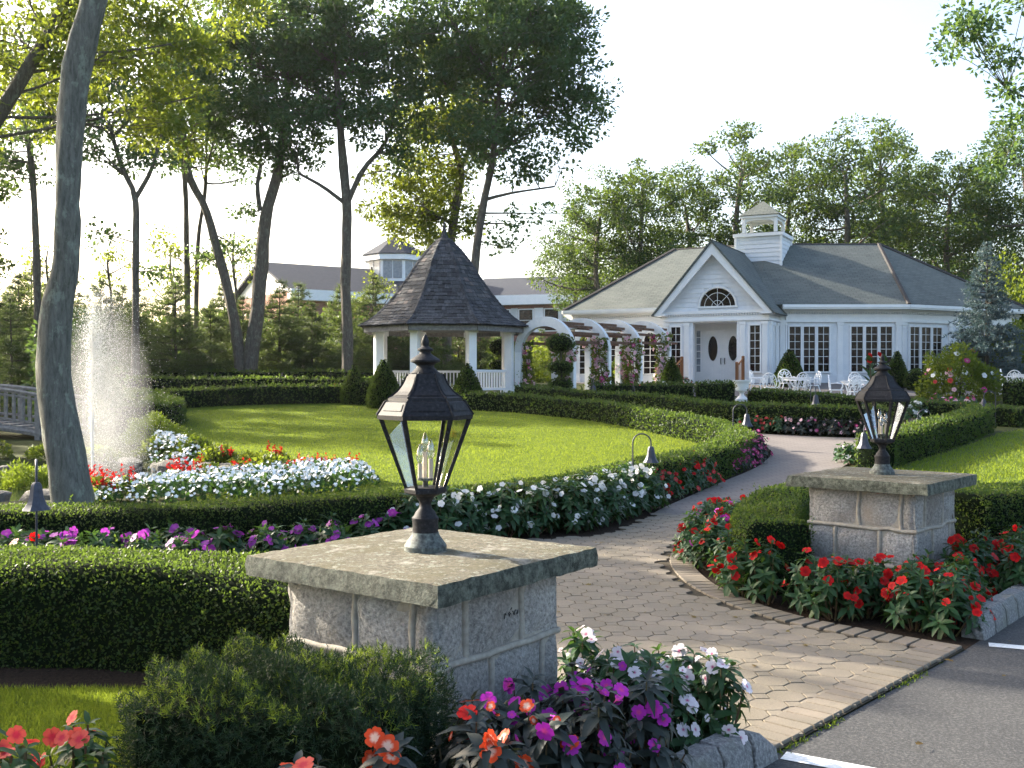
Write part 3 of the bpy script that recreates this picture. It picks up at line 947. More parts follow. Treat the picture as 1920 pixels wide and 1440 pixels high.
# double door
Fd = Face((-1.25, 1.3), (1.25, 1.3))
for i, (a, b) in enumerate(((.40, 1.25), (1.255, 2.10))):
    mb = MB(); Fd.box(mb, a, b, .0, .045, .2, 2.4)
    for za, zb in ((.3, .85),):
        for q in (0, 1):
            m0 = a + .09 + q * .36
            Fd.box(mb, m0, m0 + .3, .045, .06, za, zb)
    Fd.box(mb, a - .0, b, .045, .058, 2.31, 2.4)
    d = mb.build('door', M['white'], house)
    c = (a + b) / 2
    ring = [Fd.pt(c + .215 * math.cos(t), .055, 1.6 + .53 * math.sin(t)) for t in np.linspace(0, 2 * math.pi, 29)]
    MB().tube(ring, .022, 6, False).build('oval_frame', M['white'], d, 40)
    mo = MB(); n_ = 28
    pts = [Fd.pt(c + .205 * math.cos(t), .062, 1.6 + .52 * math.sin(t)) for t in np.linspace(0, 2 * math.pi, n_, endpoint=False)]
    mo.add(pts, [tuple(range(n_))]); mo.build('oval_pane', M['pane'], d)
    MB().tube([Fd.pt((1.17 if i == 0 else 1.33), .07 + q, z) for q, z in ((0, .95), (.05, 1.0), (.05, 1.16), (0, 1.2))], .018, 6).build('door_handle', M['iron'], d)
for a in (.12, 2.2):
    mb = MB(); Fd.box(mb, a - .03, a + .19, 0, .03, .6, 2.4)
    w = mb.build('sidelight', M['white'], house)
    for j in range(6):
        pm = MB(); Fd.box(pm, a, a + .16, .03, .036, .64 + j * .29, .64 + j * .29 + .26); pm.build('pane', M['paleglass'], w)
# bay windows and pilasters
for c in (-1.61, 1.64):
    window(F_bay, 2.15 + c - .2, 2.15 + c + .2, .64, 2.46, 2, 6, house)
window(F_ret, .85, 1.05, .64, 2.46, 1, 6, house)
def pilaster(face, t, w, z0, z1, parent, off=0.0):
    mb = MB()
    face.box(mb, t - w / 2, t + w / 2, off, off + .06, z0 + .25, z1 - .12)
    face.box(mb, t - w / 2 - .03, t + w / 2 + .03, off, off + .09, z0, z0 + .25)
    face.box(mb, t - w / 2 - .03, t + w / 2 + .03, off, off + .09, z1 - .12, z1)
    for q in (-.28, 0, .28):
        face.box(mb, t + q * w - .018, t + q * w + .018, off + .06, off + .075, z0 + .35, z1 - .2)
    return mb.build('pilaster', M['white'], parent)
for c in (-2.03, -1.15, 1.15, 2.03):
    pilaster(F_bay, 2.15 + c, .2, .18, 2.62, house)
for t in (.3, 1.5): pilaster(F_ret, t, .26, .18, 2.62, house)
# right facade: two triple windows, chamfer: two
for face, groups, pil in ((F_right, ((.42, 2.05), (2.95, 4.62)), (.14, 2.5, 4.9)), (F_cham, ((.45, 2.3), (3.4, 5.2)), (.12, 2.85, 5.8))):
    for a, b in groups:
        w3 = (b - a - .24) / 3
        for i in range(3):
            t = a + i * (w3 + .12)
            window(face, t, t + w3, .64, 2.48, 2, 6, house, fw=.055)
    for t in pil: pilaster(face, t, .22, .18, 2.66, house)
    mb = MB()
    for j in range(4):
        face.box(mb, .05, face.L - .05, .0, .03 - .004 * (j % 2), .19 + j * .09, .19 + j * .09 + .084)
    mb.build('base_board', M['siding'], house)
# arched windows on the left facade
def arch_window(face, t, w, z0, zs, parent):
    n_ = 10
    arc = [(t + w / 2 * math.cos(a), zs + w / 2 * 1.5 * math.sin(a)) for a in np.linspace(0, math.pi, n_ + 1)]
    outline = [(t + w / 2, z0)] + arc + [(t - w / 2, z0)]
    mb = MB(); mb.tube([face.pt(x, .03, z) for x, z in outline + outline[:1]], .035, 6, False)
    face.box(mb, t - .012, t + .012, .01, .035, z0, zs + w * .72)
    for j in range(1, 6):
        z = z0 + (zs - z0) * j / 5; face.box(mb, t - w / 2, t + w / 2, .01, .032, z - .01, z + .01)
    o = mb.build('window', M['white'], parent)
    mb = MB(); mb.add([face.pt(x, .012, z) for x, z in outline], [tuple(range(len(outline)))]); mb.build('pane', M['pane'], o)
for t in (.5, 2.0, 3.5): arch_window(F_left, t, .62, .55, 1.9, house)
for t in (.1, 1.25, 2.75, 4.3): pilaster(F_left, t, .2, .18, 2.66, house)
# entablature: bands and dentils
def band(face, t0, t1, z0, z1, o, name='frieze', mat='white'):
    mb = MB(); face.box(mb, t0, t1, 0, o, z0, z1); return mb.build(name, M[mat], house)
for face, a, b in ((F_left, -.1, F_left.L), (F_right, -.02, F_right.L + .03), (F_cham, -.03, F_cham.L + .1), (F_bay, -.06, 4.36), (F_ret, -.06, 1.9)):
    hi = EV if face not in (F_bay, F_ret) else 3.08
    band(face, a, b, 2.66, 2.74, .1, 'architrave')
    band(face, a, b, 2.741, hi - .34 if hi > 3.1 else 2.88, .05)
    mb = MB(); t = a + .02
    zd = hi - .33 if hi > 3.1 else 2.885
    while t < b - .06:
        face.box(mb, t, t + .055, .05, .115, zd, zd + .075); t += .105
    o = mb.build('dentil_band', M['white'], house); o['kind'] = 'stuff'
    band(face, a - .03, b + .03, zd + .078, hi, .14, 'cornice')
mb = MB(); mb.tube([F_right.pt(.28, .06, EV - .1), F_right.pt(.28, .06, .1), F_right.pt(.28, .2, .02)], .04, 8); mb.build('downpipe', M['white'], house, 60)
mb = MB(); mb.tube([F_cham.pt(F_cham.L - .3, .06, EV - .1), F_cham.pt(F_cham.L - .3, .06, .1)], .04, 8); mb.build('downpipe', M['white'], house, 60)
# main roof
def off(p, q, r, d):
    """offset corner of a polygon (counterclockwise) outwards"""
    a, b, c = np.array(p), np.array(q), np.array(r)
    e1 = (b - a) / np.linalg.norm(b - a); e2 = (c - b) / np.linalg.norm(c - b)
    n1, n2 = np.array([e1[1], -e1[0]]), np.array([e2[1], -e2[0]])
    m_ = (n1 + n2); m_ = m_ / (1 + n1 @ n2)
    return b + m_ * d
EVP = [p0, (1.404, 1.5), p3, p4, p5, p6, p7]
EO = [off(EVP[i - 1], EVP[i], EVP[(i + 1) % 7], .5) for i in range(7)]
E3 = [(p[0], p[1], EV + .03) for p in EO]
RZ = 6.45
RL, RM, RR = (-3.7, 6.2, RZ), (.64, 6.2, RZ), (5.15, 8.5, RZ)
faces = [[E3[0], E3[1], RM, RL], [E3[1], E3[2], RR, RM], [E3[2], E3[3], RR], [E3[3], E3[4], RR], [E3[4], E3[5], RL, RM, RR][:2] + [RR, RL], [E3[5], E3[6], RL], [E3[6], E3[0], RL]]
roof = uv_slab(faces, .06, 'roof', M['roof'], house)
# gable roof
GA, GT, GW = 5.9, 3.07, 2.4
sl_ = (GA - GT) / GW
for sx in (-1, 1):
    x1 = sx * (GW + .12); z1 = GT - .12 * sl_
    uv_slab([[(x1, -.5, z1), (x1, 2.0, z1), (sx * .0, 7.0, GA), (0, -.5, GA)] if False else [(x1, -.5, z1), (x1, 1.8, z1), (0, 6.9, GA), (0, -.5, GA)]], .07, 'gable_roof', M['roof'], house)
# valley right part of gable roof already runs into the main roof; hip caps
def capstrip(a, b, w):
    a, b = Vector(a) + Vector((0, 0, -.035)), Vector(b) + Vector((0, 0, -.035))
    mb = MB(); mb.tube([a, a.lerp(b, .5), b], w, 6); return mb.build('ridge_cap', M['hipcap'], house)
for a, b in ((E3[2], RR), (E3[3], RR), (E3[0], RL)): capstrip(a, b, .11)
capstrip(RL, RM, .07); capstrip(RM, RR, .07); capstrip((0, -.5, GA), (0, 6.8, GA), .05)
# gutters along the visible eaves
for i in (0, 1, 2, 6):
    a, b = np.array(EO[i]), np.array(EO[(i + 1) % 7])
    if i == 0: b = a + (b - a) * .62
    if i == 1: a = a + (b - a) * .16
    f = Face(a, b)
    mb = MB(); f.box(mb, 0, f.L, -.02, .1, EV - .1, EV + .02); f.box(mb, 0, f.L, -.5, -.02, EV - .06, EV - .03)
    f.box(mb, 0, f.L, .0, .06, EV - .16, EV - .1)
    mb.build('gutter', M['white'], house)
# gable front: core, boards, rake boards, half round window
mb = MB()
hw = 2.2
mb.add([(-hw, .05, 3.06), (hw, .05, 3.06), (0, .05, 3.06 + hw * sl_), (-hw, .3, 3.06), (hw, .3, 3.06), (0, .3, 3.06 + hw * sl_)],
       [(0, 1, 2), (5, 4, 3), (0, 3, 4, 1), (1, 4, 5, 2), (2, 5, 3, 0)])
mb.build('gable_wall', M['siding'], house)
wx, wz, wr = .12, 3.27, .76
z, j = 3.08, 0
while z < 5.45:
    h = .185
    def half(zz): return max(.02, (3.06 + hw * sl_ - zz) / sl_)
    zt = min(z + h, 5.5)
    a0, a1 = half(z), half(zt)
    spans = [(-a0, a0, -a1, a1)]
    if z < wz + wr:
        zz = max(0, z - wz + .0); c0 = math.sqrt(max(0, wr * wr - zz * zz)) + .03
        spans = [(-a0, wx - c0, -a1, wx - c0), (wx + c0, a0, wx + c0, a1)]
    for s0, s1, t0, t1 in spans:
        if s1 - s0 < .05: continue
        t0, t1 = min(t0, s1 - .01), max(t1, s0 + .01)
        v = [(s0, .005, z), (s1, .005, z), (t1, .03, zt), (t0, .03, zt), (s0, .05, z), (s1, .05, z), (t1, .05, zt), (t0, .05, zt)]
        MB().add(v, [(0, 1, 2, 3), (7, 6, 5, 4), (0, 4, 5, 1), (1, 5, 6, 2), (2, 6, 7, 3), (3, 7, 4, 0)]).build('siding_board', M['siding'], house)
    z += h; j += 1
for sx in (-1, 1):
    # rake board with thickness, and return
    d = Vector((-sx * GW, 0, GA - GT)).normalized()
    nn = Vector((sx * d.z, 0, abs(d.x)))
    a = Vector((sx * GW, 0, GT)); b = Vector((0, 0, GA - .02))
    mb = MB()
    lo = Vector((0, 0, -.42))
    poly = [a + Vector((0, 0, -.08)), b + Vector((0, 0, -.1)), b + Vector((0, 0, -.56)), a + Vector((-sx * .3, 0, -.08))]
    v = [(p.x, -.42, p.z) for p in poly] + [(p.x, -.34, p.z) for p in poly]
    mb.add(v, [(0, 1, 2, 3), (7, 6, 5, 4), (0, 4, 5, 1), (1, 5, 6, 2), (2, 6, 7, 3), (3, 7, 4, 0)])
    v = [(p.x, -.34, p.z) for p in (poly[0], poly[1], poly[1] + Vector((0, 0, -.07)), poly[0] + Vector((0, 0, -.07)))]
    v += [(p[0], .2, p[2]) for p in v]
    mb.add(v, [(0, 1, 2, 3), (7, 6, 5, 4), (0, 4, 5, 1), (1, 5, 6, 2), (2, 6, 7, 3), (3, 7, 4, 0)])
    mb.box(min(sx * GW, sx * (GW - .45)), max(sx * GW, sx * (GW - .45)), -.44, .1, GT - .17, GT - .085)
    mb.build('rake_board', M['white'], house)
mb = MB()
ring = [(wx + wr * math.cos(t), -.01, wz + wr * math.sin(t)) for t in np.linspace(0, math.pi, 25)]
mb.tube(ring, .05, 6); mb.box(wx - wr - .06, wx + wr + .06, -.06, .05, wz - .07, wz)
for rr in (.3, .7):
    mb.tube([(wx + wr * rr * math.cos(t), -.012, wz + wr * rr * math.sin(t)) for t in np.linspace(0, math.pi, 19)], .011, 5)
for t in (45, 90, 135):
    mb.tube([(wx + .02 * math.cos(R(t)), -.012, wz + .02 * math.sin(R(t))), (wx + wr * math.cos(R(t)), -.012, wz + wr * math.sin(R(t)))], .011, 5)
hw_ = mb.build('half_round_window', M['white'], house)
for k, (r0, r1) in enumerate(((0.02, .3), (.3, .7), (.7, .99))):
    for q in range(4):
        ts = np.linspace(R(q * 45) + .01, R(q * 45 + 45) - .01, 6)
        v = [(wx + wr * r0 * math.cos(t), -.004, wz + wr * r0 * math.sin(t)) for t in ts] + [(wx + wr * r1 * math.cos(t), -.004, wz + wr * r1 * math.sin(t)) for t in ts[::-1]]
        MB().add(v, [tuple(range(12))]).build('pane', M['pane'], hw_)
# cupola
cup = empty('cupola'); cup.parent = house; cup.location = (.63, 5.6, -.42)
s_ = 1.0
mb = MB(); mb.box(-s_ + .03, s_ - .03, -s_ + .03, s_ - .03, 5.2, 7.1); mb.build('cupola_base', M['siding'], cup)
for j in range(8):
    z = 5.55 + j * .19
    for f in (Face((-s_, -s_), (s_, -s_)), Face((s_, -s_), (s_, s_))):
        v = [f.pt(.05, 0, z), f.pt(f.L - .05, 0, z), f.pt(f.L - .05, -.022, z + .188), f.pt(.05, -.022, z + .188), f.pt(.05, -.04, z), f.pt(f.L - .05, -.04, z), f.pt(f.L - .05, -.04, z + .188), f.pt(.05, -.04, z + .188)]
        MB().add(v, [(0, 1, 2, 3), (7, 6, 5, 4), (0, 4, 5, 1), (1, 5, 6, 2), (2, 6, 7, 3), (3, 7, 4, 0)]).build('siding_board', M['siding'], cup)
mb = MB()
for sx, sy in ((-1, -1), (1, -1), (1, 1), (-1, 1)):
    mb.box(sx * s_ - .05, sx * s_ + .05, sy * s_ - .05, sy * s_ + .05, 5.2, 7.02)
mb.box(-s_ - .1, s_ + .1, -s_ - .1, s_ + .1, 7.02, 7.16); mb.build('cupola_trim', M['white'], cup)
uv_slab([[(-s_ - .08, -s_ - .08, 7.18), (s_ + .08, -s_ - .08, 7.18), (s_ + .08, s_ + .08, 7.18), (-s_ - .08, s_ + .08, 7.18)]], .02, 'cupola_deck', M['roof'], cup)
b_ = .7
for sx, sy in ((-1, -1), (1, -1), (1, 1), (-1, 1)):
    mb = MB(); mb.box(sx * b_ - .07, sx * b_ + .07, sy * b_ - .07, sy * b_ + .07, 7.18, 7.85); mb.build('belfry_post', M['white'], cup)
for f in (Face((-b_, -b_), (b_, -b_)), Face((b_, -b_), (b_, b_)), Face((b_, b_), (-b_, b_)), Face((-b_, b_), (-b_, -b_))):
    top = [(t, 7.9) for t in (.07, f.L - .07)]
    arc = [(f.L / 2 + (f.L / 2 - .07) * math.copysign(abs(math.cos(a)) ** .5, math.cos(a)), 7.62 + .16 * math.sin(a)) for a in np.linspace(0, math.pi, 13)]
    poly = [(f.L - .07, 7.9)] + [(.07, 7.9)] + arc[::-1]
    mb = MB()
    n_ = len(poly)
    v = [f.pt(t, .04, z) for t, z in poly] + [f.pt(t, -.04, z) for t, z in poly]
    mb.add(v, [tuple(range(n_)), tuple(reversed(range(n_, 2 * n_)))] + [(i, n_ + i, n_ + (i + 1) % n_, (i + 1) % n_) for i in range(n_)])
    mb.build('belfry_arch', M['white'], cup)
mb = MB(); mb.box(-b_ - .13, b_ + .13, -b_ - .13, b_ + .13, 7.88, 8.0); mb.build('belfry_cornice', M['white'], cup)
q = b_ + .18
cs = [(-q, -q, 8.0), (q, -q, 8.0), (q, q, 8.0), (-q, q, 8.0)]
uv_slab([[cs[i], cs[(i + 1) % 4], (0, 0, 8.72)] for i in range(4)], .03, 'cupola_roof', M['roof'], cup)
# stair railings
for sx in (-1, 1):
    e = empty('stair_railing'); e.parent = house; e.location = (sx * 1.25, -1.3, 0)
    for y_, h_ in ((0, 1.0), (.95, 1.25)):
        MB().prism([(-.05, y_ - .05), (.05, y_ - .05), (.05, y_ + .05), (-.05, y_ + .05)], -.25, h_, .02).build('newel_post', M['wood'], e)
    MB().tube([(0, 0, .82), (0, .95, 1.15)], .035, 6).build('handrail', M['wood'], e)
    for k in range(1, 4):
        y_ = k * .95 / 4
        MB().box(-.014, .014, y_ - .014, y_ + .014, -.2 + .2 * y_, .82 + .33 * y_ / .95).build('baluster', M['wood'], e)
# ------------------------------------------------------------------ patio
sheet('patio', [(5.2, 36.2), (9.2, 35.0), (10.6, 36.2), (24, 36.6), (24, 47), (14, 44), (2, 47), (2, 44)], .012, M['farpave'])

# ------------------------------------------------------------------ brick hotel far behind
hotel = empty('brick_building', (0, 0, 0), 0, 'large far brick building with dark roof and white windowed lantern tower', 'building')
def W3(u, v, y): return tuple(Wp(u, v, y))
def gable_wing(name_, eL, eR, zE, depth, rise, wallmat, zbase=0):
    """front eave from eL to eR (plan), roof ridge half the depth behind"""
    f = Face(eL, eR)
    mb = MB(); c = f.p + f.e * f.L / 2 - f.n * depth / 2
    mb.obox(c, f.e, f.n, f.L / 2 - .5, depth / 2 - .5, zbase, zE - .02); mb.build('wall', M[wallmat], hotel)
    r0, r1 = f.pt(0, -depth / 2, zE + rise), f.pt(f.L, -depth / 2, zE + rise)
    b0, b1 = f.pt(0, -depth, zE), f.pt(f.L, -depth, zE)
    mb = MB(); mb.slab([f.pt(0, 0, zE), f.pt(f.L, 0, zE), r1, r0], .2); mb.slab([b1, b0, r0, r1], .2); mb.build('roof', M['farroof'], hotel)
    for t in (.55, f.L - .55):
        mb = MB(); mb.add([f.pt(t, -.4, zE - .1), f.pt(t, -depth + .4, zE - .1), f.pt(t, -depth / 2, zE + rise - .25)], [(0, 1, 2)]); mb.build('gable_end', M['white'], hotel)
    mb = MB(); f.box(mb, 0, f.L, -.6, .15, zE - .85, zE + .02); mb.build('cornice', M['white'], hotel)
    return f
a = Wp(545, 0, 84); b = Wp(765, 0, 90)
fA = gable_wing('a', (a.x, a.y), (b.x, b.y), 8.9, 15, 2.9, 'brick')
a = Wp(715, 0, 92); b = Wp(860, 0, 92)
fC = gable_wing('c', (a.x, a.y), (b.x, b.y), 9.3, 16, 3.0, 'brick')
a = Wp(860, 0, 96); b = Wp(1112, 0, 92)
fB = gable_wing('b', (a.x, a.y), (b.x, b.y), 9.2, 14, 2.3, 'brick')
for u in (942, 986, 1034, 1078):
    t = (u - 860) / (1112 - 860) * fB.L
    mb = MB(); fB.box(mb, t - .75, t + .75, -.5, -.42, 5.9, 8.0); w = mb.build('window', M['white'], hotel)
    for k in range(2):
        pm = MB(); fB.box(pm, t - .62, t + .62, -.42, -.40, 6.0 + k * .98, 6.92 + k * .98); pm.build('pane', M['pane'], w)
    for s__ in (-1, 1):
        mb = MB(); fB.box(mb, t + s__ * 1.08 - .28, t + s__ * 1.08 + .28, -.5, -.38, 5.85, 8.05); mb.build('shutter', M['white'], hotel)
t4 = empty('lantern_tower'); t4.parent = hotel
c = Wp(742, 0, 98)
def ngon(r, n_=8, ph=R(22.5)): r = r * .9; return [(c.x + r * math.cos(ph + 2 * math.pi * i / n_), c.y + r * math.sin(ph + 2 * math.pi * i / n_)) for i in range(n_)]
MB().prism(ngon(3.0), 9, 13.0).build('tower_wall', M['white'], t4)
MB().prism(ngon(3.45), 12.6, 13.15).build('tower_cornice', M['white'], t4)
po = ngon(3.6)
mb = MB()
for i in range(8): mb.slab([(*po[i], 13.15), (*po[(i + 1) % 8], 13.15), (c.x, c.y, 15.2)], .08)
mb.build('tower_roof', M['farroof'], t4)
pq = ngon(3.02)
for i in range(8):
    f = Face(pq[i], pq[(i + 1) % 8])
    if f.n[1] > .3: continue
    for k in range(2):
        t = f.L * (.28 + .44 * k)
        mb = MB(); f.box(mb, t - .4, t + .4, 0, .05, 10.9, 12.5); mb.build('tower_window', M['paleglass'], t4)

# ------------------------------------------------------------------ gazebo
GC = Wp(833, 0, 36); GCx, GCy = GC.x, GC.y
gz0 = G0(36) + .02
gaz = empty('gazebo', (GCx, GCy, gz0), R(3), 'octagonal garden gazebo with dark bell curved cedar shingle roof on white columns', 'gazebo')
OCT = lambda r, i: (r * math.cos(R(-112.5 + 45 * i)), r * math.sin(R(-112.5 + 45 * i)))
MB().prism([OCT(2.7, i) for i in range(8)], -.2, .16).build('floor', M['foundation'], gaz)
ZE = 3.40 - gz0
prof = [(3.05, ZE), (2.55, ZE + .28), (2.08, ZE + .72), (1.68, ZE + 1.2), (1.3, ZE + 1.72), (.95, ZE + 2.25), (.6, ZE + 2.68), (.28, ZE + 2.98)]
mb = MB()
for i in range(8):
    for (r0, z0), (r1, z1) in zip(prof[:-1], prof[1:]):
        a0, a1 = OCT(r0 - .02, i), OCT(r0 - .02, i + 1); b0, b1 = OCT(r1 - .02, i), OCT(r1 - .02, i + 1)
        mb.quad((*a0, z0 - .02), (*a1, z0 - .02), (*b1, z1 - .02), (*b0, z1 - .02))
groof = mb.build('roof', M['cedarbase'], gaz)
def prof_at(t):
    k = t * (len(prof) - 1); i = min(int(k), len(prof) - 2); q = k - i
    return prof[i][0] * (1 - q) + prof[i + 1][0] * q, prof[i][1] * (1 - q) + prof[i + 1][1] * q
# arc length parameter
ts = np.linspace(0, 1, 400); pp = np.array([prof_at(t) for t in ts]); sl2 = np.concatenate([[0], np.cumsum(np.hypot(*np.diff(pp, axis=0).T))])
NC = 24
shingle_cache = []
for ci in range(NC):
    s0, s1 = sl2[-1] * ci / NC, sl2[-1] * (ci + 1.15) / NC
    t0, t1 = np.interp(s0, sl2, ts), np.interp(min(s1, sl2[-1]), sl2, ts)
    (r0, z0), (r1, z1) = prof_at(t0), prof_at(t1)
    for i in range(8):
        A0, A1 = np.array([*OCT(r0, i), z0]), np.array([*OCT(r0, i + 1), z0])
        B0, B1 = np.array([*OCT(r1, i), z1]), np.array([*OCT(r1, i + 1), z1])
        W = np.linalg.norm(A1 - A0); nsh = max(2, int(round(W / .2)))
        cuts = np.concatenate([[0], np.sort((np.arange(1, nsh) + rng.uniform(-.25, .25, nsh - 1)) / nsh), [1]])
        nrm = np.cross(A1 - A0, B0 - A0); nrm /= np.linalg.norm(nrm)
        for a, b in zip(cuts[:-1], cuts[1:]):
            g = .004 / W
            lift = .022 + rng.uniform(-.005, .012); dr = rng.uniform(-.02, .012)
            q0, q1 = A0 + (A1 - A0) * (a + g), A0 + (A1 - A0) * (b - g)
            w0, w1 = B0 + (B1 - B0) * (a + g), B0 + (B1 - B0) * (b - g)
            dn = (q0 - w0) / np.linalg.norm(q0 - w0) * dr
            top = [q0 + nrm * lift + dn, q1 + nrm * lift + dn, w1 + nrm * .008, w0 + nrm * .008]
            bot = [q0 + dn, q1 + dn, w1 - nrm * .004, w0 - nrm * .004]
            face_key = abs(((i - 0) + 4) % 8 - 4)       # 0 is the front face
            shingle_cache.append((face_key, r0 < .5, top + bot))
shingle_cache.sort(key=lambda s: (s[0], s[1]))
SF = [(0, 1, 2, 3), (7, 6, 5, 4), (0, 4, 5, 1), (1, 5, 6, 2), (2, 6, 7, 3), (3, 7, 4, 0)]
rest = MB()
for n_, (k_, _, v) in enumerate(shingle_cache):
    if n_ < 298:
        MB().add([tuple(p) for p in v], SF).build('shingle', M['cedar'], groof)
    else:
        rest.add([tuple(p) for p in v], SF)
m_, nt, bs = nodes_of('aged_cedar_shingle_field')
r_ = island(nt)
c_ = ramp(nt, r_, [(0, (.025, .027, .032)), (.5, (.05, .052, .057)), (.85, (.078, .077, .08)), (1, (.11, .085, .078))])
c_ = mixc(nt, .5, c_, ramp(nt, noise(nt, 14, 6, .6, 'Object', (1, 1, .35)), [(.3, (.4, .4, .4)), (.7, (1.3, 1.3, 1.3))]), 'MULTIPLY')
nt.links.new(c_, bs.inputs['Base Color']); bs.inputs['Roughness'].default_value = .85
o = rest.build('shingle_field', m_, groof); o['kind'] = 'stuff'
for i in range(8):
    for ci in range(26):
        t = ci / 26
        (r0, z0), (r1, z1) = prof_at(np.interp(sl2[-1] * t, sl2, ts)), prof_at(np.interp(min(1, t + .05) * sl2[-1], sl2, ts))
        if i in (0, 1, 2, 7):
            p, q = np.array([*OCT(r0 + .045, i), z0 + .035]), np.array([*OCT(r1 + .03, i), z1 + .02])
            d = OCT(1, i); e = np.array([-d[1], d[0], 0]) * .075
            dn = np.array([0, 0, .03])
            e2 = e * .92
            v = [p + e - dn * 1.6, p, q, q + e - dn * 1.6, p - e - dn * 1.6, q - e - dn * 1.6]
            MB().add([tuple(x) for x in v], [(0, 1, 2, 3), (1, 4, 5, 2)]).build('hip_shingle', M['cedar'], groof)
mb = MB(); mb.lathe([(.36, ZE + 2.92), (.33, ZE + 3.02), (.16, ZE + 3.12), (.12, ZE + 3.22), (.06, ZE + 3.42), (.015, ZE + 3.72)], 8, ph=R(22.5)); mb.build('finial', M['cedar'], gaz)
for i in range(8):
    a0, a1 = OCT(2.9, i), OCT(2.9, i + 1)
    f = Face(a0, a1); mb = MB(); f.box(mb, .02, f.L - .02, -.06, 0, ZE - .2, ZE - .02); mb.build('fascia_board', M['greywood'], gaz)
MB().prism([OCT(2.82, i) for i in range(8)], ZE - .06, ZE - .03).build('ceiling_board', M['greywood'], gaz)
RC = 2.38
for i in range(8):
    c_ = OCT(RC, i); d = OCT(1, i); e = (-d[1], d[0])
    mb = MB(); mb.obox(c_, d, e, .13, .13, .16, ZE - .05); mb.obox(c_, d, e, .17, .17, .16, .36); mb.obox(c_, d, e, .17, .17, ZE - .25, ZE - .06)
    mb.build('column', M['white'], gaz)
for i in range(8):
    if i in (0, 7): continue
    f = Face(OCT(RC, i), OCT(RC, i + 1))
    mb = MB(); f.box(mb, .14, f.L - .14, -.05, .05, .84, .92); f.box(mb, .14, f.L - .14, -.03, .03, .24, .31)
    rl = mb.build('railing', M['white'], gaz)
    nb = 12
    for k in range(nb):
        t = .14 + (f.L - .28) * (k + .5) / nb
        mb = MB(); f.box(mb, t - .022, t + .022, -.022, .022, .31, .84); mb.build('baluster', M['white'], rl)

# ------------------------------------------------------------------ rose pergola
pergola = empty('pergola', (0, 0, 0), 0, 'white arched garden pergola with brown slats leading to the pavilion', 'pergola')
AX = np.array([.584, .811]); PX = np.array([.811, -.584])
arch_pos = []
PW = 2.38
for k in range(4):
    right = np.array([2.06, 34.0]) + AX * 2.26 * k
    c_ = right - PX * (PW / 2)
    zt = 3.72 + .05 * k
    g = G0(c_[1])
    arch_pos.append((c_, zt, g))
    mb = MB()
    ro, rise_o = PW / 2, 1.18
    ri, rise_i = PW / 2 - .24, .86
    n_ = 20
    outer = [(ro * math.cos(t), zt - rise_o + rise_o * math.sin(t)) for t in np.linspace(0, math.pi, n_ + 1)]
    inner = [(ri * math.cos(t), zt - rise_o + rise_i * math.sin(t)) for t in np.linspace(0, math.pi, n_ + 1)]
    def q3(x, z, d): p = c_ + PX * x + AX * d; return (p[0], p[1], z)
    for j in range(n_):
        v = [q3(*outer[j], -.09), q3(*outer[j + 1], -.09), q3(*inner[j + 1], -.09), q3(*inner[j], -.09), q3(*outer[j], .09), q3(*outer[j + 1], .09), q3(*inner[j + 1], .09), q3(*inner[j], .09)]
        mb.add(v, [(3, 2, 1, 0), (4, 5, 6, 7), (0, 1, 5, 4), (2, 3, 7, 6)])
    ar = mb.build('arch', M['whiteold'], pergola)
    for sx in (-1, 1):
        mb = MB(); mb.obox(c_ + PX * sx * (PW / 2 - .12), PX, AX, .115, .088, g - .05, zt - rise_o + .02)
        mb.build('arch_post', M['white'], ar)
    if k < 4:
        for a_ in (18, 38, 58, 78, 100, 122, 142, 162):
            t = R(a_); x, z = (ri + .10) * math.cos(t), zt - rise_o + (rise_i + .15) * math.sin(t)
            L0, L1 = (.1, 2.1) if k < 3 else (.1, .9)
            p = c_ + PX * x + AX * (L0 + L1) / 2
            mb = MB(); mb.obox(p, PX, AX, .025, (L1 - L0) / 2, z - .03, z + .06); mb.build('slat', M['slatwood'], pergola)

# ------------------------------------------------------------------ footbridge
br_ = empty('footbridge', (-13.4, 24.5, G0(24.5)), R(-8), 'arched grey weathered wooden footbridge with baluster rails beside the big trunk', 'bridge')
def bz(x): return .42 - .03 * x * x
xsb = np.linspace(-3.3, 3.3, 23)
for a, b in zip(xsb[:-1], xsb[1:]):
    mb = MB(); mb.box(a + .01, b - .01, -.6, .6, bz((a + b) / 2) - .06, bz((a + b) / 2)); mb.build('deck_plank', M['greywood'], br_)
for sy in (-.6, .6):
    mb = MB(); mb.tube([(x, sy, bz(x) + .78) for x in xsb], .05, 6); mb.tube([(x, sy, bz(x) + .67) for x in xsb], .03, 6); mb.tube([(x, sy, bz(x) + .12) for x in xsb], .035, 6)
    mb.tube([(x, sy, bz(x) - .1) for x in xsb], .07, 6)
    rl = mb.build('rail', M['greywood'], br_)
    for k, x in enumerate(np.arange(-3.2, 3.3, .2)):
        mb = MB(); w = .06 if k % 6 == 0 else .03
        mb.box(x - w, x + w, sy - w, sy + w, bz(x) + .1 if w < .05 else bz(x) - .3, bz(x) + .69 if w < .05 else bz(x) + .76); mb.build('post' if w > .05 else 'baluster', M['greywood'], rl)
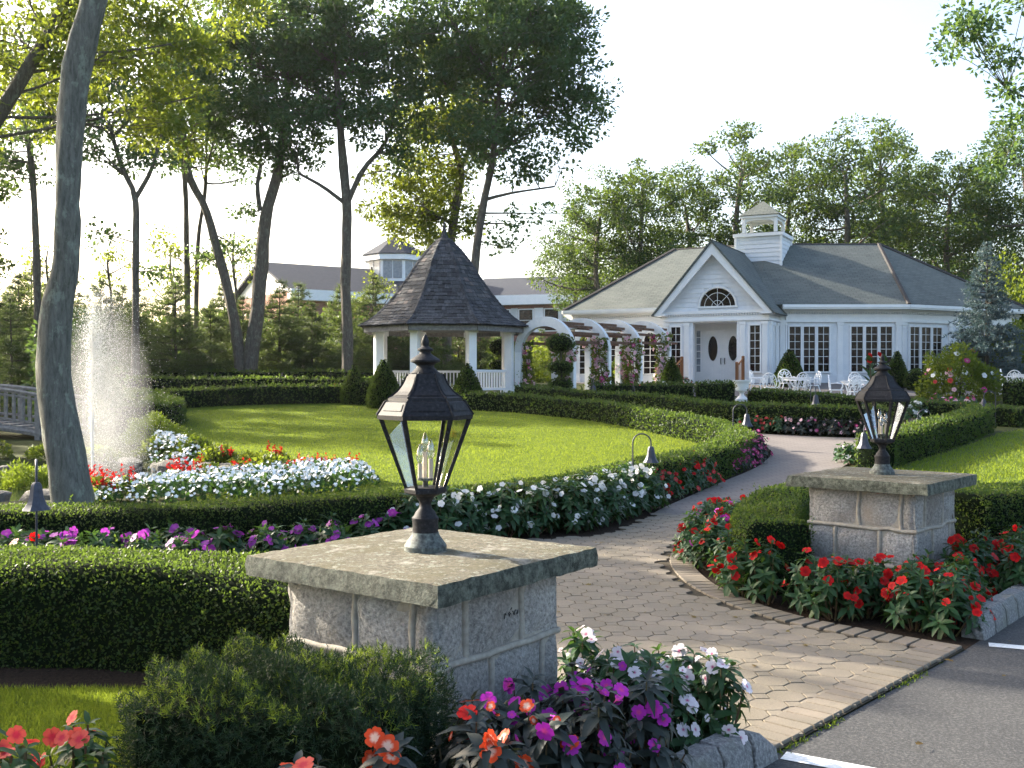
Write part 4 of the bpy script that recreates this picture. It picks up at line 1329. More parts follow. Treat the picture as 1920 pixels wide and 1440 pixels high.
# ------------------------------------------------------------------ stone piers
def rough_block(mb, w, h, d, seed, amp=.008):
    """a granite block: front face subdivided and rough, facing -y, centred on x, bottom at 0"""
    r = np.random.default_rng(seed)
    nx_, nz_ = max(3, int(w / .06)), max(3, int(h / .06))
    V, F = [], []
    for j in range(nz_ + 1):
        for i in range(nx_ + 1):
            ex = i in (0, nx_) or j in (0, nz_)
            jit = .011 if ex else .0
            V.append((-w / 2 + w * i / nx_ + r.normal() * jit * .5, (.012 + abs(r.normal()) * .006) if ex else r.normal() * amp - .006 + .006 * math.sin(i * 1.7 + seed) * math.cos(j * 1.3 + seed), h * j / nz_ + r.normal() * jit * .5))
    for j in range(nz_):
        for i in range(nx_):
            a = j * (nx_ + 1) + i
            F.append((a, a + 1, a + nx_ + 2, a + nx_ + 1))
    nb_ = len(V)
    ring = [i for i in range(nx_ + 1)] + [j * (nx_ + 1) + nx_ for j in range(1, nz_ + 1)] + [nz_ * (nx_ + 1) + i for i in range(nx_ - 1, -1, -1)] + [j * (nx_ + 1) for j in range(nz_ - 1, 0, -1)]
    for i in ring:
        V.append((V[i][0], d, V[i][2]))
    n_ = len(ring)
    for k in range(n_):
        F.append((ring[(k + 1) % n_], ring[k], nb_ + k, nb_ + (k + 1) % n_))
    mb.add(V, F)
def pier(name, Fc, e1, e2, label, seed, wear):
    """Fc the cap's front corner, e1 along the right face, e2 along the other"""
    S, H, TH, INS = 1.11, .89, .088, .13
    e1, e2 = np.array(e1), np.array(e2)
    c = np.array(Fc) + (e1 + e2) * S / 2
    root = empty(name, (c[0], c[1], 0), math.atan2(e1[1], e1[0]), label, 'pier')
    # local: x along e1, y along e2; faces: y=-b (right face), x=-b (left face)
    r = np.random.default_rng(seed)
    b = S / 2 - INS
    # cap as a rough subdivided slab
    n_ = 22
    g = np.linspace(-S / 2, S / 2, n_ + 1)
    V, F = [], []
    for lay, z in ((0, H), (1, H - TH * .5), (2, H - TH)):
        for j in range(n_ + 1):
            for i in range(n_ + 1):
                ed = i in (0, n_) or j in (0, n_)
                if lay == 1 and not ed: V.append(None); continue
                dx = dy = 0
                if ed:
                    k = r.normal() * .0028 + (.008 if lay == 0 else 0)
                    dx = -math.copysign(k, g[i]) if i in (0, n_) else 0
                    dy = -math.copysign(k, g[j]) if j in (0, n_) else 0
                zz = z + (r.normal() * .0012 if lay == 0 else r.normal() * .0018 if ed else 0) - (.006 if lay == 0 and ed else 0)
                V.append((g[i] + dx, g[j] + dy, zz))
    N1 = n_ + 1
    idx = lambda l, i, j: l * N1 * N1 + j * N1 + i
    for j in range(n_):
        for i in range(n_):
            F.append((idx(0, i, j), idx(0, i + 1, j), idx(0, i + 1, j + 1), idx(0, i, j + 1)))
            F.append((idx(2, i, j + 1), idx(2, i + 1, j + 1), idx(2, i + 1, j), idx(2, i, j)))
    for l in (0, 1):
        for i in range(n_):
            F.append((idx(l + 1, i, 0), idx(l + 1, i + 1, 0), idx(l, i + 1, 0), idx(l, i, 0)))
            F.append((idx(l + 1, i + 1, n_), idx(l + 1, i, n_), idx(l, i, n_), idx(l, i + 1, n_)))
            F.append((idx(l + 1, 0, i + 1), idx(l + 1, 0, i), idx(l, 0, i), idx(l, 0, i + 1)))
            F.append((idx(l + 1, n_, i), idx(l + 1, n_, i + 1), idx(l, n_, i + 1), idx(l, n_, i)))
    V = [v if v is not None else (0, 0, H - .04) for v in V]
    cap = MB().add(V, F).build('cap_stone', M['cap'], root, 50)
    MB().box(-b + .012, b - .012, -b + .012, b - .012, -.1, H - TH - .004).build('mortar_core', M['mortar'], root)
    courses = [(.525, .795), (.235, .505), (-.06, .215)]
    splits = {0: [[.0, .23, .68, 1.0], [0, .43, .86, 1.0], [0, .3, .7, 1]], 1: [[.0, .14, .52, 1.0], [0, .33, .74, 1.0], [0, .2, .6, 1]]}
    for fi, (ang_, mir) in enumerate(((0, False), (-90, True), (180, False), (90, False))):
        rot = R(ang_)
        for ci, (za, zb) in enumerate(courses):
            sp = splits[fi % 2][ci]
            if fi in (1,): sp = [1 - q for q in sp[::-1]]
            for q0, q1 in zip(sp[:-1], sp[1:]):
                x0, x1 = -b + 2 * b * q0 + (.013 if q0 > 0 else .004), -b + 2 * b * q1 - (.013 if q1 < 1 else .004)
                mb = MB(); rough_block(mb, x1 - x0, zb - za, .05, int(r.integers(1e6)), .007)
                o = mb.build('granite_block', M['granite'], root, 60)
                lx, ly = (x0 + x1) / 2, -b - .004
                o.location = (lx * math.cos(rot) - ly * math.sin(rot), lx * math.sin(rot) + ly * math.cos(rot), za)
                o.rotation_euler = (0, 0, rot)
                if q1 < 1:
                    x = -b + 2 * b * q1
                    pts = [(x + r.normal() * .004, -b + .013, z) for z in np.linspace(za - .005, zb + .005, 5)]
                    pts = [(p[0] * math.cos(rot) - p[1] * math.sin(rot), p[0] * math.sin(rot) + p[1] * math.cos(rot), p[2]) for p in pts]
                    MB().tube(pts, .0165, 8).build('mortar_bead', M['mortar'], root, 60)
        for z in (.515, .225):
            pts = [(x, -b + .006, z + r.normal() * .0045) for x in np.linspace(-b - .004, b + .004, 9)]
            pts = [(p[0] * math.cos(rot) - p[1] * math.sin(rot), p[0] * math.sin(rot) + p[1] * math.cos(rot), p[2]) for p in pts]
            MB().tube(pts, .0155, 8).build('mortar_bead', M['mortar'], root, 60)
    return root, c
pier1, c1 = pier('stone_pier', (-.273, 3.83), (.6, .8), (-.8, .6), 'granite block pier with lichened slab, beside the bushy yew and purple impatiens', 3, 0)
pier2, c2 = pier('stone_pier', (3.0, 7.5), (.66, .75), (-.75, .66), 'granite block pier with lichened slab, rising from the bed of red impatiens', 11, 0)
# small black scribble on the first pier
mb = MB()
strokes = [[(0, .0), (.004, .018), (.009, .012)], [(.022, .016), (.026, .004), (.032, .012), (.027, .018)], [(.034, .024), (.04, .03)], [(.045, .018), (.052, .004), (.06, .02)], [(.063, .004), (.074, .016), (.07, .003)]]
for s in strokes:
    mb.tube([(.0 + x * 1.3, -.4400, .645 + z * 1.3) for x, z in s], .0022, 5)
mb.build('scribble', M['ink'], pier1)

# ------------------------------------------------------------------ post lanterns
def lantern(c, z0, rz, label):
    root = empty('post_lantern', (c[0], c[1], z0), rz, label, 'lantern')
    k = .96 / 405.0                      # metres per pixel of the reference
    Z = lambda v: (1030 - v) * k
    px = lambda w: w * k / 2
    mb = MB(); mb.lathe([(px(80), 0), (px(80), Z(1020)), (px(70), Z(1013)), (px(60), Z(1006)), (px(52), Z(1000)), (px(50), Z(995))], 28); mb.build('base', M['patina'], root, 35)
    mb = MB(); mb.lathe([(px(48), Z(996)), (px(48), Z(975)), (px(50), Z(972)), (px(50), Z(968)), (px(42), Z(964)), (px(36), Z(957)), (px(24), Z(950)), (px(21), Z(944)), (px(24), Z(938)), (px(34), Z(930)), (px(42), Z(926)), (px(42), Z(923))], 28)
    mb.build('stem', M['iron'], root, 35)
    HX = R(0)
    def hexa(r, i): return (r * math.cos(HX + R(60 * i)), r * math.sin(HX + R(60 * i)))
    def hexlathe(mb, prof): mb.lathe(prof, 6, ph=HX)
    mb = MB(); hexlathe(mb, [(px(46), Z(927)), (px(78), Z(921)), (px(80), Z(914)), (px(74), Z(911))]); mb.build('collar', M['iron'], root)
    # cage ribs and panes
    rt, rb_, zt, zb = px(166), px(72), Z(781), Z(913)
    for i in range(6):
        a0, a1 = hexa(rb_, i), hexa(rt, i)
        MB().tube([(*a0, zb), (*a1, zt)], [.0095, .0135], 4).build('rib', M['iron'], root)
        b0, b1 = hexa(rb_ * .97, i + 1), hexa(rt * .97, i + 1)
        c0, c1_ = hexa(rb_ * .97, i), hexa(rt * .97, i)
        mb = MB(); mb.quad((*c0, zb), (*b0, zb), (*b1, zt), (*c1_, zt)); mb.build('glass_pane', M['glass'], root)
    # roof: stepped hexagon with raised panels
    mb = MB(); hexlathe(mb, [(px(160), Z(784)), (px(178), Z(784)), (px(180), Z(776)), (px(172), Z(770)), (px(150), Z(752)), (px(140), Z(750)), (px(138), Z(744)), (px(124), Z(741)), (px(100), Z(731)), (px(80), Z(717)), (px(66), Z(700)), (px(58), Z(699)), (px(52), Z(696))])
    rf = mb.build('roof', M['iron'], root)
    for i in range(6):
        for (w0, v0, w1, v1) in ((168, 768, 150, 755), (121, 740, 74, 705)):
            ms = 5
            rows = []
            for j in range(ms + 1):
                t = j / ms
                if v0 < 750: 
                    v = v0 + (v1 - v0) * t
                    w = np.interp(v, [700, 717, 731, 741], [66, 80, 100, 124])
                else:
                    v = v0 + (v1 - v0) * t; w = np.interp(v, [752, 770], [150, 172])
                a, b = np.array(hexa(px(w) + .003, i)), np.array(hexa(px(w) + .003, i + 1))
                rows.append((a + (b - a) * .12, a + (b - a) * .88, Z(v)))
            V = []
            for a, b, z in rows: V += [(a[0], a[1], z + .002), (b[0], b[1], z + .002)]
            MB().add(V, [(2 * j, 2 * j + 1, 2 * j + 3, 2 * j + 2) for j in range(ms)]).build('roof_panel', M['iron'], root).parent = rf
        a = [(*hexa(px(w) + .002, i), Z(v) + .001) for w, v in ((180, 776), (172, 770), (150, 752), (140, 749))]
        b = [(*hexa(px(w) + .002, i), Z(v) + .001) for w, v in ((138, 744), (124, 741), (100, 731), (80, 717), (66, 700))]
        for s in (a, b):
            MB().tube(s, .004, 5).build('roof_ridge', M['iron'], root).parent = rf
    mb = MB(); mb.lathe([(px(54), Z(698)), (px(48), Z(695)), (px(34), Z(688)), (px(32), Z(684)), (px(40), Z(680)), (px(56), Z(677)), (px(56), Z(674)), (px(50), Z(671)), (px(34), Z(666)), (px(22), Z(662)), (px(20), Z(658)), (px(29), Z(656)), (px(29), Z(653)), (px(18), Z(650)), (px(12), Z(647)), (px(14), Z(643)), (px(14.5), Z(638)), (px(10), Z(632)), (px(4), Z(627)), (px(1), Z(625))], 24)
    mb.build('finial', M['iron'], root, 30)
    # candles
    mb = MB(); mb.lathe([(px(10), Z(912)), (px(10), Z(900)), (px(30), Z(898)), (px(30), Z(894))], 12); mb.build('candle_plate', M['patina'], root)
    for i, (a_, zt_) in enumerate(((90, 846), (210, 867), (330, 858))):
        x, y = .027 * math.cos(R(a_)), .027 * math.sin(R(a_))
        cs = MB().lathe([(.0105, Z(894)), (.0105, Z(zt_))], 12, (x, y, 0)).build('candle_sleeve', M['candle'], root, 40)
        h = .0023
        MB().lathe([(.009, Z(zt_)), (.017, Z(zt_ - 9)), (.018, Z(zt_ - 16)), (.012, Z(zt_ - 27)), (.004, Z(zt_ - 36))], 12, (x, y, 0)).build('bulb', M['bulb'], cs, 60)
    return root
lantern(c1, .888, R(8), 'black six sided post lantern with candle bulbs on the pier beside the yew')
lantern(c2, .888, R(30), 'black six sided post lantern with candle bulbs on the pier above red impatiens')

# ------------------------------------------------------------------ hedges
def hedge(pts, w, h, label, ldens=1.0, lsize=None, closed=False, group=None, wob=.026, matl='box', h2=None, step=.22, name='hedge', dmin=None):
    line = np.array(smooth_line(pts, step)) if len(pts) > 2 else np.array([np.array(pts[0]) + (np.array(pts[1]) - np.array(pts[0])) * t for t in np.linspace(0, 1, max(2, int(math.dist(*pts) / step) + 1))])
    d = np.gradient(line, axis=0); d = unit(d); n = np.stack([-d[:, 1], d[:, 0]], 1)
    prof = [(-.5, 0.0), (-.5, .3), (-.5, .62), (-.485, .88), (-.42, .985), (-.2, 1.0), (0, 1.005), (.2, 1.0), (.42, .985), (.485, .88), (.5, .62), (.5, .3), (.5, 0.0)]
    K, m_ = len(line), len(prof)
    hh = np.full(K, h)
    ph = rng.uniform(0, 6, 8)
    s = np.concatenate([[0], np.cumsum(np.linalg.norm(np.diff(line, axis=0), axis=1))])
    gz = np.array([G(x, y) for x, y in line])
    V = np.zeros((K, m_, 3))
    for j, (a, b) in enumerate(prof):
        wv = w + wob * (np.sin(s * 2.1 + ph[0] + j) + .8 * np.sin(s * 4.7 + ph[1] + 2 * j) + rng.normal(size=K) * .5)
        hv = h + wob * .7 * (np.sin(s * 1.3 + ph[2]) + .7 * np.sin(s * 3.9 + ph[3] + j))
        V[:, j, :2] = line + n * (a * wv)[:, None]
        V[:, j, 2] = gz + b * hv + (0 if b > 0 else -.02)
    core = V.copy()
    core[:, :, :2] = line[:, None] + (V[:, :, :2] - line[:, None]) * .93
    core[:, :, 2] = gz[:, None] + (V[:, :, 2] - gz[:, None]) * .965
    F = []
    for i in range(K - 1):
        for j in range(m_ - 1):
            a = i * m_ + j
            F += [(a, a + m_, a + m_ + 1), (a, a + m_ + 1, a + 1)]
    for e in (0, K - 1):
        f = [(e * m_, e * m_ + j, e * m_ + j + 1) for j in range(1, m_ - 1)]
        F += f if e == 0 else [q[::-1] for q in f]
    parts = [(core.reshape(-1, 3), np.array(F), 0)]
    # leaves over the surface
    def scatter(A, B, C, D_, nrm, cnt_f):
        """bilinear patches: arrays (q,3)"""
        area = np.linalg.norm(np.cross(B - A, D_ - A), axis=1)
        cen = (A + B + C + D_) / 4
        dist = np.maximum(np.linalg.norm(cen - np.array([0, 0, EYE]), axis=1), 3)
        size = np.maximum(.021, .0024 * dist) if lsize is None else np.full(len(A), lsize)
        vis = np.where(((np.array([0, 0, EYE]) - cen) * nrm).sum(1) > -.6, 1.0, .35)
        cnt = rng.poisson(cnt_f * ldens * 1.75 * area / size ** 2 * vis)
        idx = np.repeat(np.arange(len(A)), cnt)
        N = len(idx)
        u, v = rng.uniform(0, 1, (N, 1)), rng.uniform(0, 1, (N, 1))
        P = A[idx] * (1 - u) * (1 - v) + B[idx] * u * (1 - v) + C[idx] * u * v + D_[idx] * (1 - u) * v
        nn = nrm[idx]
        sz = size[idx]
        P = P + nn * (rng.normal(0, .35, (N, 1)) * sz[:, None])
        Dd = unit(rdir(N) + nn * .55 + np.array([0, 0, .35]))
        Nm = unit(rdir(N) * .9 + nn * .9)
        return leaves(P, Dd, Nm, sz * rng.uniform(.7, 1.35, N), T_RHOMB)
    A = V[:-1, :-1].reshape(-1, 3); Bq = V[1:, :-1].reshape(-1, 3); C = V[1:, 1:].reshape(-1, 3); Dq = V[:-1, 1:].reshape(-1, 3)
    nrm = unit(np.cross(Dq - A, Bq - A))
    ctr = np.repeat((line[:-1] + line[1:]) / 2, m_ - 1, axis=0)
    out = np.concatenate([((A + C) / 2)[:, :2] - ctr, np.zeros((len(A), 1))], 1); out[:, 2] = .4
    sgn = np.sign((nrm * out).sum(1)); nrm = nrm * sgn[:, None]
    parts.append((*scatter(A, Bq, C, Dq, nrm, 1.0), 1))
    for e, sg in ((0, -1), (K - 1, 1)):
        x0, x1 = V[e, 0], V[e, -1]; up = np.array([0, 0, h])
        nrm_e = np.array([[d[e, 0] * sg, d[e, 1] * sg, 0]])
        parts.append((*scatter(x0[None], x1[None], (x1 + up)[None], (x0 + up)[None], nrm_e, 1.0), 1))
    # stray shoots
    ns = int(s[-1] * 14); i_ = rng.integers(0, K, ns); j_ = rng.integers(1, m_ - 1, ns)
    Pq = V[i_, j_] + rng.normal(size=(ns, 3)) * .03
    for q in range(4):
        parts.append((*leaves(Pq + np.array([0, 0, .012 * q]), unit(rdir(ns) + [0, 0, .8]), rdir(ns), np.maximum(.026, .0024 * np.linalg.norm(Pq, axis=1)), T_RHOMB), 1))
    Vv, Ff, mi = cat(parts)
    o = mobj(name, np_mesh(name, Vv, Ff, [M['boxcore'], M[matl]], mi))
    return tag(o, label, 'hedge', group)
hedge([(-7.5, 6.35), (-4, 6.35), (-2.2, 6.2), (-.95, 5.75), (-.55, 5.35)], .68, .57, 'clipped hedge running into the pier beside the yew, above a strip of grass', 1.1)
h2line = [(-7.5, 9.1), (-4.6, 9.3), (-3.5, 9.45), (-2.3, 9.75), (-1.12, 10.3), (-.3, 11.1), (.57, 12.1), (1.72, 13.9), (2.8, 15.9), (3.85, 18.2), (4.3, 19.6), (4.42, 21.4), (4.1, 23.4), (2.7, 27.7), (.63, 30.5), (-1.3, 31.8)]
hedge(h2line, .55, .5, 'long low clipped hedge curving round the oval lawn to a rounded nose')
hedge([(.3, 32.6), (2.5, 30.3), (4.2, 28.4), (5.2, 26.6), (6.2, 25.6), (8.2, 24.6), (8.9, 25.3)], .65, .64, 'dark clipped hedge behind the far pink impatiens, before the pergola')
hedge([(-5.6, 34.1), (-8, 33.6), (-10.3, 32.3), (-11.2, 30.2), (-10.9, 28.9)], .7, .56, 'clipped hedge along the far side of the oval lawn, ending by the fountain')
hedge([(-11.3, 31.2), (-10.0, 29.4), (-9.1, 27.6), (-9.0, 26.2), (-9.3, 25.2)], .8, .62, 'short clipped hedge with sunlit top between fountain and lawn')
hedge([(-4.9, 33.6), (-4.2, 33.4)], .7, .72, 'small clipped hedge block between the cone topiaries by the gazebo')
hedge([(-14, 38.0), (-9, 37.8), (-6, 37.6), (-3.4, 37.9)], .7, .5, 'low clipped hedge in the shade behind the far lawn hedge')
hedge([(-16, 42.0), (-10, 41.6), (-5, 41.6)], .7, .5, 'low clipped hedge before the double trunked oak')
hedge([(2.6, 33.9), (4.4, 33.6), (5.8, 33.4)], .8, .62, 'dark clipped hedge block before the pavilion steps')
hedge([(5.95, 33.5), (7.1, 33.4)], .9, .70, 'dark clipped hedge block beside the white urn')
hedge([(7.85, 33.7), (9.0, 32.2), (10.4, 30.4), (11.9, 28.4), (13.2, 26.8)], .7, .46, 'sunlit clipped hedge before the white patio chairs')
hedge([(6.25, 17.9), (6.6, 18.6), (8.3, 21.0), (10.1, 23.5), (11.6, 25.8)], .62, .56, 'long clipped hedge between the paved path and the side lawn')
hedge([(2.04, 7.95), (2.04, 8.4), (2.3, 9.3), (2.75, 10.3), (3.3, 11.0)], .52, .56, 'rounded clipped hedge hugging the pier in the red impatiens bed', 1.15)
hedge([(3.75, 9.0), (4.6, 9.5), (6.2, 10.2), (9, 11.4), (13, 13)], .8, .66, 'clipped hedge rising behind the red impatiens beside the asphalt', 1.1)
hedge([(16.0, 33.5), (19, 33.6), (23, 34)], .8, .72, 'dark clipped hedge below the rose of sharon and spruce')

# ------------------------------------------------------------------ yew
def yew_bush():
    root = empty('yew_shrub', (-.76, 3.56, 0), 0, 'dense dark green yew shrub with bright new tips before the pier', 'shrub')
    RAD = np.array([.53, .40, .67])
    ang_ = R(-14); ca_, sa_ = math.cos(ang_), math.sin(ang_)
    rot = lambda A: np.stack([A[:, 0] * ca_ - A[:, 1] * sa_, A[:, 0] * sa_ + A[:, 1] * ca_, A[:, 2]], 1)
    N = 13000
    d = rdir(N); d[:, 2] = np.abs(d[:, 2])
    ex = 8
    k = (np.abs(d[:, 0]) ** ex + np.abs(d[:, 1]) ** ex + np.abs(d[:, 2]) ** ex) ** (-1 / ex)
    q = d * k[:, None]
    lump = 1 + .045 * np.sin(q[:, 0] * 6 + 1) * np.cos(q[:, 1] * 5) + .04 * np.sin(q[:, 0] * 13 + q[:, 2] * 9 + q[:, 1] * 11)
    P = rot(q * RAD * lump[:, None] * rng.uniform(.9, 1.0, (N, 1)))
    nrm = rot(unit(np.sign(q) * np.abs(q) ** (ex - 1) / RAD))
    D = unit(nrm * .8 + rdir(N) * .7 + np.array([0, 0, .3]))
    L_ = rng.uniform(.02, .05, N)
    P = P - D * (L_ * .8)[:, None]
    pat = np.sin(P[:, 0] * 8) * np.sin(P[:, 1] * 10 + 1) + .6 * np.sin(P[:, 0] * 21 + P[:, 1] * 17)
    tip = (P[:, 2] > .56) & (rng.uniform(0, 1, N) < np.clip(.2 + .3 * pat, 0, .7))
    parts = []
    NN = 9
    for flag, mi in ((~tip, 0), (tip, 1)):
        p, d_, l = P[flag], D[flag], L_[flag]
        side = unit(np.cross(d_, rdir(len(p))))
        up_ = np.cross(d_, side)
        for kk in range(NN):
            t = (kk + .5) / NN
            aa = kk * 2.4
            lat = side * math.cos(aa) + up_ * math.sin(aa) * .6
            dirn = unit(d_ * (.45 + .7 * t) + lat + rdir(len(p)) * .2)
            V1, F1 = leaves(p + d_ * (l * t)[:, None], dirn, rdir(len(p)) + d_, .024 * (1.1 - .35 * t) * rng.uniform(.8, 1.2, len(p)), T_NEEDLE, .17)
            parts.append((V1, F1, mi))
    V1, F1, mi = cat(parts)
    mobj('foliage', np_mesh('foliage', V1, F1, [M['yew'], M['yewtip']], mi), root)
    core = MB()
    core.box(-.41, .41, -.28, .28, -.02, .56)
    core.build('shade_core', M['boxcore'], root, True, (0, 0, 0), (0, 0, ang_))
    return root
yew_bush()

# ------------------------------------------------------------------ flowers
def blossom_mesh(name, mat, petals=5, detail=6, cup=.18, seed=0):
    r = np.random.default_rng(seed)
    V, F, rad = [], [], []
    for p in range(petals):
        a0 = 2 * math.pi * p / petals + r.normal() * .06
        b = len(V)
        V.append((0, 0, 0)); rad.append(0)
        wdt = 2 * math.pi / petals * (.62 if detail > 4 else .55)
        for k in range(detail + 1):
            t = k / detail
            a = a0 + (t - .5) * 2 * wdt * .95
            rr = .5 * (0.62 + .38 * math.sin(math.pi * t) ** .5) * (1 + r.normal() * .03) * (.93 if abs(t - .5) < .1 else 1)
            V.append((rr * math.cos(a), rr * math.sin(a), cup * rr * (1.0 - 1.6 * rr) + r.normal() * .012 + .012 * (p % 2)))
            rad.append(min(1, rr * 2))
        bm_ = len(V)
        for k in range(detail + 1):
            x, y, z = V[b + 1 + k]
            V.append((x * .5, y * .5, cup * .25 * .8 * .5 + .005 * (p % 2))); rad.append(.5)
        for k in range(detail):
            F.append((b, bm_ + k, bm_ + k + 1))
            F.append((bm_ + k, b + 1 + k, b + 2 + k)); F.append((bm_ + k, b + 2 + k, bm_ + k + 1))
    return np_mesh(name, np.array(V), np.array(F), mat, None, True, np.array(rad))
BL = {}
for kname in ('red', 'orange', 'coral', 'white', 'blush', 'purple', 'magenta', 'pink', 'salmon', 'rose'):
    BL[kname] = [blossom_mesh('blossom', M['p_' + kname], 5, 6, .18, i) for i in range(3)]
def blossom_lod(mat, i): return blossom_mesh('blossom', mat, 5, 2, .15, i)
BLF = {k: [blossom_lod(M['p_' + k], i) for i in range(2)] for k in BL}
leaf_me = {}
for key in ('impg', 'impd'):
    tv, tf = T_LANCE
    leaf_me[key] = [np_mesh('leaf', tv * [1, w_, 1] + np.stack([0 * tv[:, 0], 0 * tv[:, 0], -c_ * tv[:, 0] ** 2], 1), tf, M[key], None, True) for w_, c_ in ((1.0, .15), (1.15, .3), (.9, .45))]
def align(d, up_hint=None):
    q = Vector(d).to_track_quat('X', 'Z')
    return q
def impatiens(x, y, rad_, h, leafkey, kinds, nshoot, nbl, lsize, bsize, label, group, near=False, z0=None, seed=None, lod=False, name='impatiens_plant'):
    r = np.random.default_rng(seed if seed is not None else int(rng.integers(1e9)))
    z0 = G(x, y) if z0 is None else z0
    root = empty(name, (x, y, z0), 0, label, 'flower', group)
    sh = []
    for k in range(nshoot):
        a = k * 2.399963 + r.normal() * .2
        q = math.sqrt((k + .4) / nshoot)
        hz = h * (1 - .8 * q ** 2.4) * r.uniform(.88, 1.1)
        p = np.array([math.cos(a) * rad_ * q, math.sin(a) * rad_ * q, hz])
        ax = unit(np.array([math.cos(a) * q * 1.1, math.sin(a) * q * 1.1, .75]) + r.normal(size=3) * .12)
        sh.append((p, ax))
    Ps, Ds, Ns, Ss = [], [], [], []
    for p, ax in sh:
        t1 = unit(np.cross(ax, r.normal(size=3))); t2 = np.cross(ax, t1)
        for ring, (cnt, el, sc_, dn) in enumerate(((4, .75, .62, 0), (6, .2, 1.0, .035), (5, -.15, 1.05, .085)) if not lod else ((4, .6, .8, 0), (5, .0, 1.1, .05))):
            for j in range(cnt):
                b = 2 * math.pi * (j + .5 * ring) / cnt + r.normal() * .2
                d = unit((t1 * math.cos(b) + t2 * math.sin(b)) + ax * (el + r.normal() * .15) + np.array([0, 0, -.12]))
                Ps.append(p - ax * dn); Ds.append(d); Ns.append(unit(ax + np.array([0, 0, .4]) - d * .2)); Ss.append(lsize * sc_ * r.uniform(.8, 1.15))
    Ps, Ds, Ns, Ss = map(np.array, (Ps, Ds, Ns, Ss))
    if near:
        for p, d, n_, s in zip(Ps, Ds, Ns, Ss):
            B_ = unit(np.cross(n_, d)); nn = np.cross(d, B_)
            mt = Matrix(((d[0], B_[0], nn[0]), (d[1], B_[1], nn[1]), (d[2], B_[2], nn[2])))
            mobj('leaf', leaf_me[leafkey][int(r.integers(3))], root, p, mt.to_euler(), s)
    else:
        V1, F1 = leaves(Ps, Ds, Ns, Ss, T_LANCE if not lod else T_RHOMB)
        mobj('foliage', np_mesh('foliage', V1, F1, M[leafkey]), root)
    mb = MB()
    for p, ax in sh[:: (1 if near else 2)]:
        mb.tube([(p[0] * .25, p[1] * .25, 0), tuple(p * [.7, .7, .55]), tuple(p)], [.006, .005, .0035], 4)
    mb.build('stem', M['stem'], root)
    # blossoms above the foliage
    used = 0
    tries = 0
    while used < nbl and tries < nbl * 5:
        tries += 1
        p, ax = sh[int(r.integers(len(sh)))]
        out = unit(ax + r.normal(size=3) * .45 + np.array([0, -.25, .1]))
        pos = p + ax * r.uniform(.0, .025) + unit(np.cross(ax, r.normal(size=3))) * r.uniform(.0, lsize * .8)
        kk = kinds[int(r.integers(len(kinds)))]
        tab = BLF if lod else BL
        mlist = tab[kk]
        face = unit(out + np.array([-pos[0] * 0, -.35, 0]) + r.normal(size=3) * .3)
        o = mobj('blossom', mlist[int(r.integers(len(mlist)))], root, pos, Vector(face).to_track_quat('Z', 'Y').to_euler(), bsize * r.uniform(.8, 1.15) * (1 if r.uniform() > .18 else .55))
        used += 1
    return root
def fill_bed(poly, spacing, seed, jitter=.25, pred=None):
    """plant positions on a jittered triangular grid inside a polygon"""
    r = np.random.default_rng(seed); out = []
    X0, X1 = min(p[0] for p in poly), max(p[0] for p in poly); Y0, Y1 = min(p[1] for p in poly), max(p[1] for p in poly)
    j = 0; y = Y0
    while y < Y1:
        x = X0 + (spacing / 2 if j % 2 else 0)
        while x < X1:
            px_, py_ = x + r.normal() * spacing * jitter * .5, y + r.normal() * spacing * jitter * .5
            if inpoly(px_, py_, poly): out.append((px_, py_))
            x += spacing
        y += spacing * .866; j += 1
    return out
# bed round the near pier, along the kerb
for (x, y), kinds, key, lab in [
    ((-.62, 2.98), ['orange', 'coral'], 'impd', 0), ((-.36, 3.1), ['orange'], 'impd', 0), ((-.14, 3.35), ['orange', 'orange', 'red'], 'impd', 0), ((-.05, 3.1), ['orange'], 'impd', 0),
    ((-.1, 3.62), ['orange', 'magenta'], 'impd', 0), ((.1, 3.55), ['magenta', 'orange'], 'impd', 1), ((.22, 3.85), ['magenta'], 'impd', 1), ((.05, 3.88), ['magenta', 'magenta'], 'impd', 1), ((.3, 3.68), ['magenta'], 'impd', 1),
    ((.28, 4.18), ['magenta'], 'impd', 1), ((.5, 4.0), ['magenta'], 'impd', 1), ((.47, 4.3), ['magenta', 'blush'], 'impg', 1)]:
    impatiens(x, y, .19, .56 if lab == 0 else .5, key, kinds, 18, 13, .095, .066,
              ['dark leaved impatiens with orange and white blossoms beside the granite kerb', 'dark leaved impatiens with magenta blossoms between kerb and pier'][lab], ['orange impatiens by the kerb', 'magenta impatiens by the kerb'][lab], near=True)
for (x, y) in ((.66, 4.42), (.78, 4.6), (.6, 4.68), (.42, 4.72), (.34, 4.98), (.9, 4.52), (.55, 4.5), (.72, 4.75)):
    impatiens(x, y, .17, .42, 'impg', ['blush'], 13, 15, .088, .068, 'green leaved impatiens with blush white blossoms at the paver edge by the pier', 'blush white impatiens by the pier', near=True)
# coral plants in the grass corner
for (x, y) in ((-1.42, 3.42), (-1.6, 3.25), (-1.75, 3.4), (-1.3, 3.22), (-1.9, 3.2), (-1.48, 3.1)):
    impatiens(x, y, .16, .52, 'impg', ['coral'], 12, 13, .085, .066, 'impatiens with coral red blossoms between grass and yew', 'coral impatiens by the yew', near=True)
